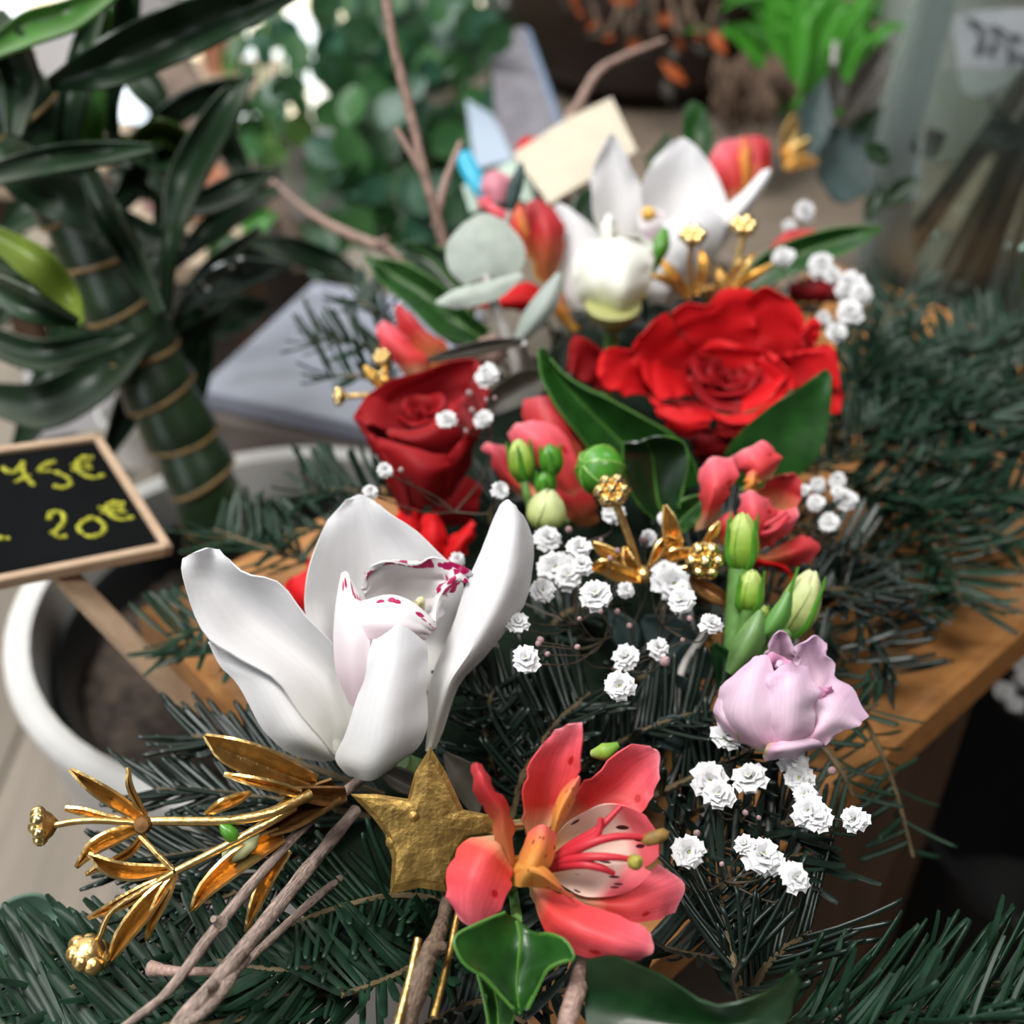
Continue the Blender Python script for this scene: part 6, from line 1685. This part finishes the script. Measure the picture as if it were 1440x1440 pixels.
dp_ = D(1150, .074)
gp1 = thing('gold_berry_pick', 'gilded flower pick with long leaves at the lower left', 'ornament', U(480, 1120, dp_ + .015))
gleaf(gp1, [(862, 222, 5, -2), (950, 280, 52, -4), (1080, 330, 66, -2), (1200, 380, 60, 2), (1330, 430, 40, 8)], dp_, fold=6, roll=2)
gleaf(gp1, [(945, 385, 5, 0), (1060, 415, 18, -2), (1170, 440, 20, 0), (1270, 470, 16, 4)], dp_, fold=2)
gleaf(gp1, [(865, 555, 5, 0), (930, 520, 22, -2), (1000, 490, 20, 0), (1060, 462, 4, 2)], dp_ - .002, fold=2)
gleaf(gp1, [(805, 970, 4, -2), (860, 880, 30, -4), (980, 770, 46, -2), (1100, 690, 42, 2), (1190, 640, 30, 6)], dp_ - .003, fold=6, roll=-1)
gleaf(gp1, [(1035, 1050, 4, 0), (1080, 930, 24, -2), (1140, 800, 30, 0), (1210, 700, 24, 6)], dp_ + .002, fold=3)
gleaf(gp1, [(1120, 620, 30, -2), (1200, 570, 60, 0), (1300, 510, 66, 4), (1420, 450, 50, 10)], dp_ + .003, COPPER, fold=8)
gleaf(gp1, [(1180, 460, 10, 2), (1290, 470, 30, 4), (1400, 480, 40, 10), (1460, 470, 30, 14)], dp_ + .002, COPPER, fold=4)
g3 = lambda p, dz: U(*z1(*p), dp_ + dz * .001)
tube('stem', gp1, [g3((1310, 470), 6), g3((1150, 545), 0), g3((1000, 578), -2), g3((860, 585), -3), g3((650, 585), -4), g3((600, 595), -4)], [.0015, .0012, .0011], GOLD, 9)
tube('stem', gp1, [g3((600, 595), -4), g3((450, 582), -6), g3((330, 585), -7), g3((225, 602), -8)], [.0010, .0008, .0008], GOLD, 9)
tube('stem', gp1, [g3((1240, 520), 4), g3((1130, 590), 0), g3((950, 690), -3), g3((745, 795), -5)], [.0015, .0011, .0010], GOLD, 9)
tube('stem', gp1, [g3((590, 645), -4), g3((650, 710), -5), g3((730, 790), -5)], .0008, GOLD, 7)
tube('stem', gp1, [g3((735, 800), -5), g3((600, 880), -6), g3((470, 965), -6), g3((415, 1085), -6)], [.0010, .0008, .0008], GOLD, 7)
blob('node', gp1, g3((602, 598), -5), .0024, COPPER, (0, -.6, .6), [(.001, -1), (.8, -.6), (1, 0), (.75, .55), (.001, .6)])
berry_head(gp1, g3((172, 605), -8), .0046, nrm([-1, -.35, .15]), seed=1)
berry_head(gp1, g3((375, 1140), -6), .0050, nrm([-.35, -.2, -.7]), GOLD, n=8, seed=2, nub=.5)
for pts, fo in (([(295, 365, 5, -8), (380, 430, 26, -8), (480, 495, 32, -6), (600, 575, 20, -4)], 3), ([(542, 358, 4, -8), (545, 430, 11, -8), (575, 500, 12, -6), (615, 565, 8, -4)], 1.5), ([(275, 530, 6, -4), (350, 545, 15, -4), (430, 565, 13, -4), (540, 585, 8, -4)], 1.5),
                ([(320, 780, 5, -8), (390, 700, 28, -9), (480, 650, 32, -7), (590, 610, 16, -4)], 3), ([(360, 810, 4, -3), (420, 780, 12, -3), (540, 720, 14, -3), (610, 640, 10, -4)], 1.5),
                ([(372, 722, 4, -9), (450, 775, 30, -9), (560, 800, 34, -7), (730, 785, 14, -5)], 3.5), ([(370, 993, 4, -5), (480, 945, 22, -6), (600, 880, 24, -6), (735, 800, 10, -5)], 2.5), ([(618, 1090, 5, -5), (640, 1010, 18, -7), (690, 900, 26, -7), (740, 805, 10, -5)], 2.5), ([(465, 1172, 12, -7), (520, 1070, 34, -9), (620, 940, 38, -8), (735, 805, 12, -5)], 4)):
    gleaf(gp1, pts, dp_, fold=fo)
blob('white_bud', gp1, U(*z1(1020, 690), dp_ + .001), .0042, BUDP, nrm([.8, .3, .5]), [(.001, -1.5), (.5, -1.1), (.7, -.2), (.6, .7), (.001, 1.4)])
blob('bud_calyx', gp1, U(*z1(965, 630), dp_ - .003), .0028, BUDD, nrm([-.6, .3, .5]), [(.001, -1.2), (.7, -.5), (.6, .4), (.001, 1.2)])

dm = D(790, .085)
gp2 = thing('gold_berry_pick', 'gilded flower pick with berry heads amid white blossoms at the centre', 'ornament', U(905, 830, dm + .012))
for pts, fo in (([(1365, 690, 5, -2), (1385, 760, 30, -4), (1400, 850, 40, -3), (1395, 940, 20, 0)], 4), ([(1035, 965, 6, -3), (1100, 950, 30, -5), (1190, 985, 36, -4), (1280, 1005, 14, 0)], 4), ([(1060, 850, 6, 2), (1110, 885, 26, 0), (1180, 930, 28, 0), (1260, 985, 14, 2)], 3), ([(1195, 865, 5, 0), (1210, 920, 22, -3), (1240, 960, 22, -2), (1270, 1000, 10, 0)], 3), ([(1300, 950, 6, -2), (1340, 880, 20, -4), (1380, 840, 20, -3), (1440, 850, 6, 0)], 3), ([(1330, 940, 8, 0), (1400, 900, 24, -3), (1480, 890, 20, -2), (1560, 860, 4, 0)], 3)):
    gleaf(gp2, pts, dm, fold=fo, zf=z5)
for pts, m in (([(1025, 850, 5, 0), (1008, 838, 11, -2), (985, 825, 10, 0), (965, 812, 4, 2)], COPPER), ([(1012, 733, 1, 0), (1004, 748, 6, -1), (994, 760, 4, 0), (985, 768, 1, 2)], GOLD)):
    gleaf(gp2, pts, dm, m, fold=2, zf=None)
tube('stem', gp2, [U(868, 712, dm - .002), U(880, 745, dm), U(896, 790, dm + .002), U(902, 815, dm + .004)], .0012, GOLD, 8)
tube('stem', gp2, [U(985, 795, dm - .002), U(955, 800, dm), U(925, 808, dm + .002), U(905, 818, dm + .004)], .0012, GOLD, 8)
berry_head(gp2, U(861, 691, dm - .003), .0054, nrm([-.2, -.55, .9]), seed=3)
berry_head(gp2, U(991, 788, dm - .003), .0060, nrm([0, -.85, .5]), seed=4)
blob('node', gp2, U(905, 808, dm + .001), .003, GOLD, (0, -.6, .6))
db = D(380, .098)
gp3 = thing('gold_berry_pick', 'gilded flower pick behind the large red rose', 'ornament', U(985, 415, db + .006))
for x, y in ((974, 332), (1046, 318)):
    berry_head(gp3, U(x, y, db), .0056, nrm([0, -.25, 1]), seed=int(x))
tube('stem', gp3, [U(974, 340, db), U(970, 370, db + .002), U(972, 410, db + .004)], .0012, COPPER, 8)
tube('stem', gp3, [U(1046, 328, db), U(1040, 355, db + .002), U(1030, 395, db + .004)], .0014, GOLD, 8)
for pts in ([(1062, 355, 1, -2), (1045, 375, 9, -3), (1030, 395, 8, 0), (1020, 410, 3, 2)], [(1088, 370, 1, 0), (1065, 385, 6, -2), (1045, 398, 6, 0), (1028, 412, 2, 2)], [(985, 350, 2, 0), (990, 375, 8, -3), (985, 400, 8, 0), (980, 415, 3, 2)], [(930, 365, 2, 0), (945, 385, 8, -3), (962, 410, 7, 0), (972, 420, 3, 2)], [(915, 388, 2, -2), (935, 392, 6, -3), (955, 405, 6, 0), (970, 418, 3, 2)], [(1010, 375, 2, 0), (1014, 395, 9, -2), (1016, 415, 6, 0)], [(1000, 400, 1, -3), (996, 410, 7, -4), (1000, 425, 5, 0)]):
    gleaf(gp3, pts, db, fold=2, zf=None)
dq = D(540, .085)
gp4 = thing('gold_berry_pick', 'gilded flower pick left of the dark red rose', 'ornament', U(560, 550, dq + .006))
berry_head(gp4, U(476, 558, dq), .0036, nrm([-1, -.3, .2]), seed=6)
berry_head(gp4, U(537, 502, dq), .0036, nrm([-.3, -.3, .9]), seed=7)
for pts in ([(512, 515, 2, 0), (525, 530, 8, -2), (545, 545, 7, 0), (560, 555, 3, 2)], [(545, 510, 2, 0), (540, 530, 5, -2), (545, 548, 5, 0)]):
    gleaf(gp4, pts, dq, GOLDB, fold=2, zf=None)
tube('stem', gp4, [U(480, 558, dq), U(510, 556, dq + .001), U(555, 552, dq + .004)], .0010, GOLD, 7)
tube('stem', gp4, [U(537, 508, dq), U(545, 530, dq + .002), U(558, 552, dq + .004)], .0010, GOLD, 7)

# ------------------------------------------------------------------ twigs
def twig(label, parts, mat=TWIG, seed=0):
    b_ = thing('bare_twig', label, 'twig', parts[0][0][0], 'bare twigs of the arrangement')
    for i, (pts, rad) in enumerate(parts):
        tube('stem' if i == 0 else 'side_shoot', b_, pts, rad, mat, 9, wob=.07, seed=seed + i)
    return b_


T3 = lambda x, y, h: P(x, y, h)
twig('pale brown twig crossing the lower left, the upper one', [([T3(505, 1098, .055), T3(440, 1150, .062), T3(370, 1225, .066), T3(300, 1310, .066), T3(235, 1395, .064), T3(165, 1450, .062)], [.0014, .0013, .0013, .0014, .0012, .0008]), ([T3(310, 1298, .067), T3(300, 1292, .070)], [.0018, .0008])])
twig('thick brown twig crossing the lower left, the lower one', [([T3(500, 1140, .050), T3(430, 1225, .060), T3(370, 1300, .064), T3(300, 1385, .066), T3(230, 1465, .064)], [.0017, .0018, .0020, .0020, .0019]), ([T3(300, 1385, .068), T3(288, 1392, .072)], [.0014, .0008]), ([T3(345, 1345, .062), T3(300, 1410, .068), T3(250, 1450, .07)], [.0014, .0013, .001])], seed=5)
twig('thin grey twig behind the thick brown twig', [([T3(490, 1225, .045), T3(430, 1275, .052), T3(360, 1340, .055), T3(330, 1365, .055)], [.0011, .0012, .0011, .0010])], seed=9)
twig('short twig stub lying across the lower left fir', [([T3(212, 1362, .058), T3(250, 1366, .06), T3(310, 1366, .058)], [.0018, .0011, .0010])], TWIGP, seed=10)
st = twig('dark rough twig standing below the gold star', [([T3(633, 1255, .06), T3(618, 1310, .066), T3(600, 1350, .068), T3(575, 1420, .064), T3(565, 1460, .06)], [.0018, .0019, .0027, .0029, .0028]), ([T3(612, 1335, .07), T3(622, 1330, .074)], [.0018, .001])], TWIGD, seed=11)
gs = thing('gold_rod', 'thin gold rods beside the dark twig at the bottom', 'ornament', T3(560, 1440, .06))
tube('rod', gs, [T3(588, 1320, .070), T3(575, 1380, .068), T3(558, 1445, .066)], .0009, GOLD, 7)
tube('rod', gs, [T3(644, 1285, .066), T3(630, 1350, .064), T3(610, 1430, .062)], .0009, GOLDD, 7)
twig('smooth pinkish brown twig below the front alstroemeria', [([T3(830, 1340, .062), T3(815, 1380, .066), T3(795, 1445, .064)], [.0022, .0022, .0021])], TWIGP, seed=13)
dt = D(340, .10)
twig('tall bare twig rising at the back left of centre', [([U(625, 345, dt), U(600, 255, dt - .012), U(575, 150, dt - .02), U(553, 60, dt - .028), U(540, -20, dt - .034)], [.0024, .0022, .0021, .0020, .0018]), ([U(598, 250, dt - .012), U(578, 215, dt - .014), U(556, 180, dt - .016)], [.0018, .0016, .0012]), ([U(612, 320, dt), U(625, 260, dt + .01), U(648, 200, dt + .02)], [.0018, .0016, .0012])], TWIGP, seed=15)
twig('bare twig bending to the upper right behind the envelope', [([P(850, 420, .04), U(800, 250, .645), U(798, 175, .66), U(815, 145, .66), U(842, 100, .66), U(880, 78, .66), U(935, 56, .66)], [.0030, .0030, .0028, .0026, .0022, .0018, .0010])], TWIGP, seed=18)
twig('knobbly twig left of the green back leaves', [([U(370, 245, .66), U(430, 295, .64), U(480, 325, .62), U(545, 352, .61), U(605, 385, .60)], [.0014, .0018, .0026, .0030, .0020]), ([U(530, 345, .605), U(545, 335, .60)], [.0022, .001])], TWIGP, seed=20)

# ------------------------------------------------------------------ baby's breath
def blossom_mesh(seed):
    rr = random.Random(seed)
    V, Fc = [], []
    for n, el, L_, wdt_ in ((9, .05, 1.0, .36), (8, .40, .95, .36), (7, .80, .85, .33), (5, 1.2, .72, .28)):
        for i in range(n):
            a = i * 2 * math.pi / n + rr.uniform(-.3, .3)
            e = el + rr.uniform(-.15, .2)
            l_ = L_ * rr.uniform(.8, 1.1)
            out = np.array([math.cos(a), math.sin(a), 0])
            sd = np.array([-math.sin(a), math.cos(a), 0])
            up = np.array([0, 0, 1.])
            d1_ = out * math.cos(e) + up * math.sin(e)
            e2 = e - .5
            d2_ = out * math.cos(e2) + up * math.sin(e2)
            nn_ = np.cross(sd, d1_) * -1
            rows = [[-.4, 0, .4], [-.9, 0, .9], [-1.0, 0, 1.0]]
            base = up * .12 * el
            p1 = base + d1_ * l_ * .55
            p2 = p1 + d2_ * l_ * .45
            st_ = len(V)
            for c, ws_, nk in ((base + out * .08, .35, 0), (p1, 1.05, 0), (p2, .88, .07)):
                V.append(c - sd * wdt_ * ws_ + nn_ * .05)
                V.append(c - nk * d2_)
                V.append(c + sd * wdt_ * ws_ + nn_ * .05)
            for r_ in range(2):
                for c_ in range(2):
                    q = st_ + r_ * 3 + c_
                    Fc.append((q, q + 1, q + 4, q + 3))
    me = bpy.data.meshes.new('blossom')
    V = [tuple(v_) for v_ in V]
    me.from_pydata(V, [], Fc)
    me.polygons.foreach_set('use_smooth', np.ones(len(me.polygons), bool))
    me.materials.append(GYP)
    return me


BM = [blossom_mesh(k) for k in range(5)]


def small_mesh(name, prof, mat, n=8, lobes=0):
    v, f = lathe_geo(prof, n)
    me = bpy.data.meshes.new(name)
    me.from_pydata(v.tolist(), [], f)
    me.polygons.foreach_set('use_smooth', np.ones(len(me.polygons), bool))
    me.materials.append(mat)
    return me


CM = small_mesh('calyx', [(.05, -.75), (.28, -.5), (.42, -.1), (.50, .22), (.35, .2)], CALYX)
EYE = small_mesh('blossom_eye', [(.14, .0), (.12, .35), (.001, .42)], BUDG)
BD = small_mesh('bud', [(.001, -1), (.7, -.6), (.9, 0), (.6, .7), (.001, 1.1)], GYPB)


def breath(label, flowers, h, root, seed, buds=(), hub=None):
    """flowers: (x, y, radius px[, dh mm]) ; stems fork from the hub to each flower"""
    rr = random.Random(seed)
    base = P(*root, h - .05)
    o = thing('babys_breath_sprig', label, 'flower sprig', base, "sprigs of white baby's breath")
    hubs = [P(x, y, h - .018) for x, y in (hub or [root])]
    for hb_ in hubs:
        tube('stem', o, [base, (base + hb_) / 2 + [rr.uniform(-.003, .003), 0, 0], hb_], .00038, GYPS, 5, seg=8)
    for i, fl in enumerate(flowers):
        x, y, r = fl[:3]
        hh = h + (fl[3] * .001 if len(fl) > 3 else rr.uniform(-.004, .004))
        p = P(x, y, hh)
        rad = r * np.linalg.norm(p - CAM) / F * .98
        axis = nrm(nrm(CAM - p) * .8 + np.array([rr.uniform(-.5, .5), rr.uniform(-.3, .3), rr.uniform(.2, .9)]))
        fr = frame(axis, np.array([rr.uniform(-1, 1), rr.uniform(-1, 1), 0]))
        b_ = inst('blossom', BM[rr.randrange(5)], o, p, fr, rad)
        c_ = bpy.data.objects.new('calyx', CM)
        col.objects.link(c_)
        c_.parent = b_
        e_ = bpy.data.objects.new('blossom_eye', EYE)
        col.objects.link(e_)
        e_.parent = b_
        hb_ = min(hubs, key=lambda q: np.linalg.norm(q - p))
        m_ = (p + hb_) / 2 + np.array([rr.uniform(-.004, .004), rr.uniform(-.004, .004), -.004])
        tube('stem', o, [hb_, m_, p - axis * rad * .7], [.0003, .00025, .00025], GYPS, 5, seg=9)
    for (x, y, r) in buds:
        p = P(x, y, h + rr.uniform(-.004, .006))
        rad = r * np.linalg.norm(p - CAM) / F
        ax_ = nrm([rr.uniform(-.6, .6), rr.uniform(-.6, .2), 1])
        inst('bud', BD, o, p, frame(ax_), rad)
        hb_ = min(hubs, key=lambda q: np.linalg.norm(q - p))
        tube('stem', o, [hb_, (p + hb_) / 2 + np.array([rr.uniform(-.004, .004), 0, -.003]), p - ax_ * rad], .00022, GYPS, 5, seg=9)
    return o


breath("baby's breath sprig in front of the dark red rose", [(685, 528, 19), (628, 590, 16), (680, 590, 16), (703, 690, 15), (541, 662, 13), (521, 692, 12)], .098, (690, 640), 1, [(660, 553, 6), (664, 577, 5), (684, 562, 4), (564, 661, 5), (655, 606, 4), (696, 560, 4)], hub=[(690, 610), (640, 720)])
breath("baby's breath sprig right of the orchid's upright petal", [(769, 758, 22), (814, 772, 20), (818, 795, 18), (782, 800, 30), (800, 812, 22), (763, 832, 20), (838, 838, 26), (728, 876, 18), (740, 928, 22), (643, 787, 12), (862, 722, 19)], .090, (810, 900), 2,
       [(800, 745, 6), (868, 775, 6), (858, 785, 5), (760, 900, 6), (770, 920, 5), (815, 870, 4), (720, 850, 4), (845, 760, 4), (757, 905, 5), (868, 860, 5), (845, 860, 4)], hub=[(810, 880), (850, 900), (830, 760)])
breath("baby's breath sprig left of the lisianthus buds", [(945, 820, 30), (935, 805, 20), (960, 845, 22), (1000, 878, 18), (880, 925, 21), (872, 965, 24), (925, 912, 18), (912, 758, 14), (880, 830, 13), (935, 730, 12)], .084, (900, 1000), 3,
       [(885, 880, 5), (905, 760, 7), (935, 930, 9), (970, 870, 5), (880, 790, 5), (960, 900, 4), (812, 910, 5)], hub=[(860, 940), (930, 880), (890, 880)])
breath("baby's breath sprig beside the right coral alstroemeria", [(1150, 682, 12), (1178, 676, 13), (1190, 703, 17), (1166, 735, 16), (1148, 708, 14), (1178, 692, 10), (1132, 690, 10)], .070, (1150, 760), 4, [(1140, 700, 5), (1150, 720, 5)])
breath("baby's breath sprig below the lilac lisianthus", [(1022, 1035, 25), (998, 1100, 30), (1012, 1118, 24), (1055, 1095, 26), (1115, 1070, 22), (1125, 1095, 22), (1133, 1118, 18), (1138, 1142, 26), (1150, 1150, 22), (1202, 1153, 21)], .066, (1060, 1180), 5, [(1170, 1084, 7), (1049, 1058, 7), (1048, 1143, 5), (1067, 1150, 4)], hub=[(1040, 1150), (1110, 1140)])
breath("baby's breath sprig right of the front alstroemeria", [(968, 1198, 25), (1047, 1188, 15), (1072, 1205, 28), (1085, 1215, 20), (1118, 1235, 22), (1108, 1225, 14)], .070, (1030, 1270), 6, [(980, 1172, 6), (1015, 1215, 4)], hub=[(1020, 1240)])
breath("baby's breath sprig above the fir at the back right", [(1102, 362, 16), (1155, 375, 20), (1170, 388, 14), (1195, 402, 22), (1210, 415, 18), (1195, 440, 20), (1175, 468, 16), (1158, 448, 12), (1131, 298, 16), (1110, 318, 10)], .092, (1160, 500), 7, [(1185, 430, 5)], hub=[(1170, 450), (1130, 400)])
breath("baby's breath blossoms down at the right edge", [(1385, 950, 12), (1412, 972, 14), (1432, 930, 16), (1428, 990, 12), (1425, 875, 9), (1438, 955, 12)], -.12, (1440, 1010), 8)
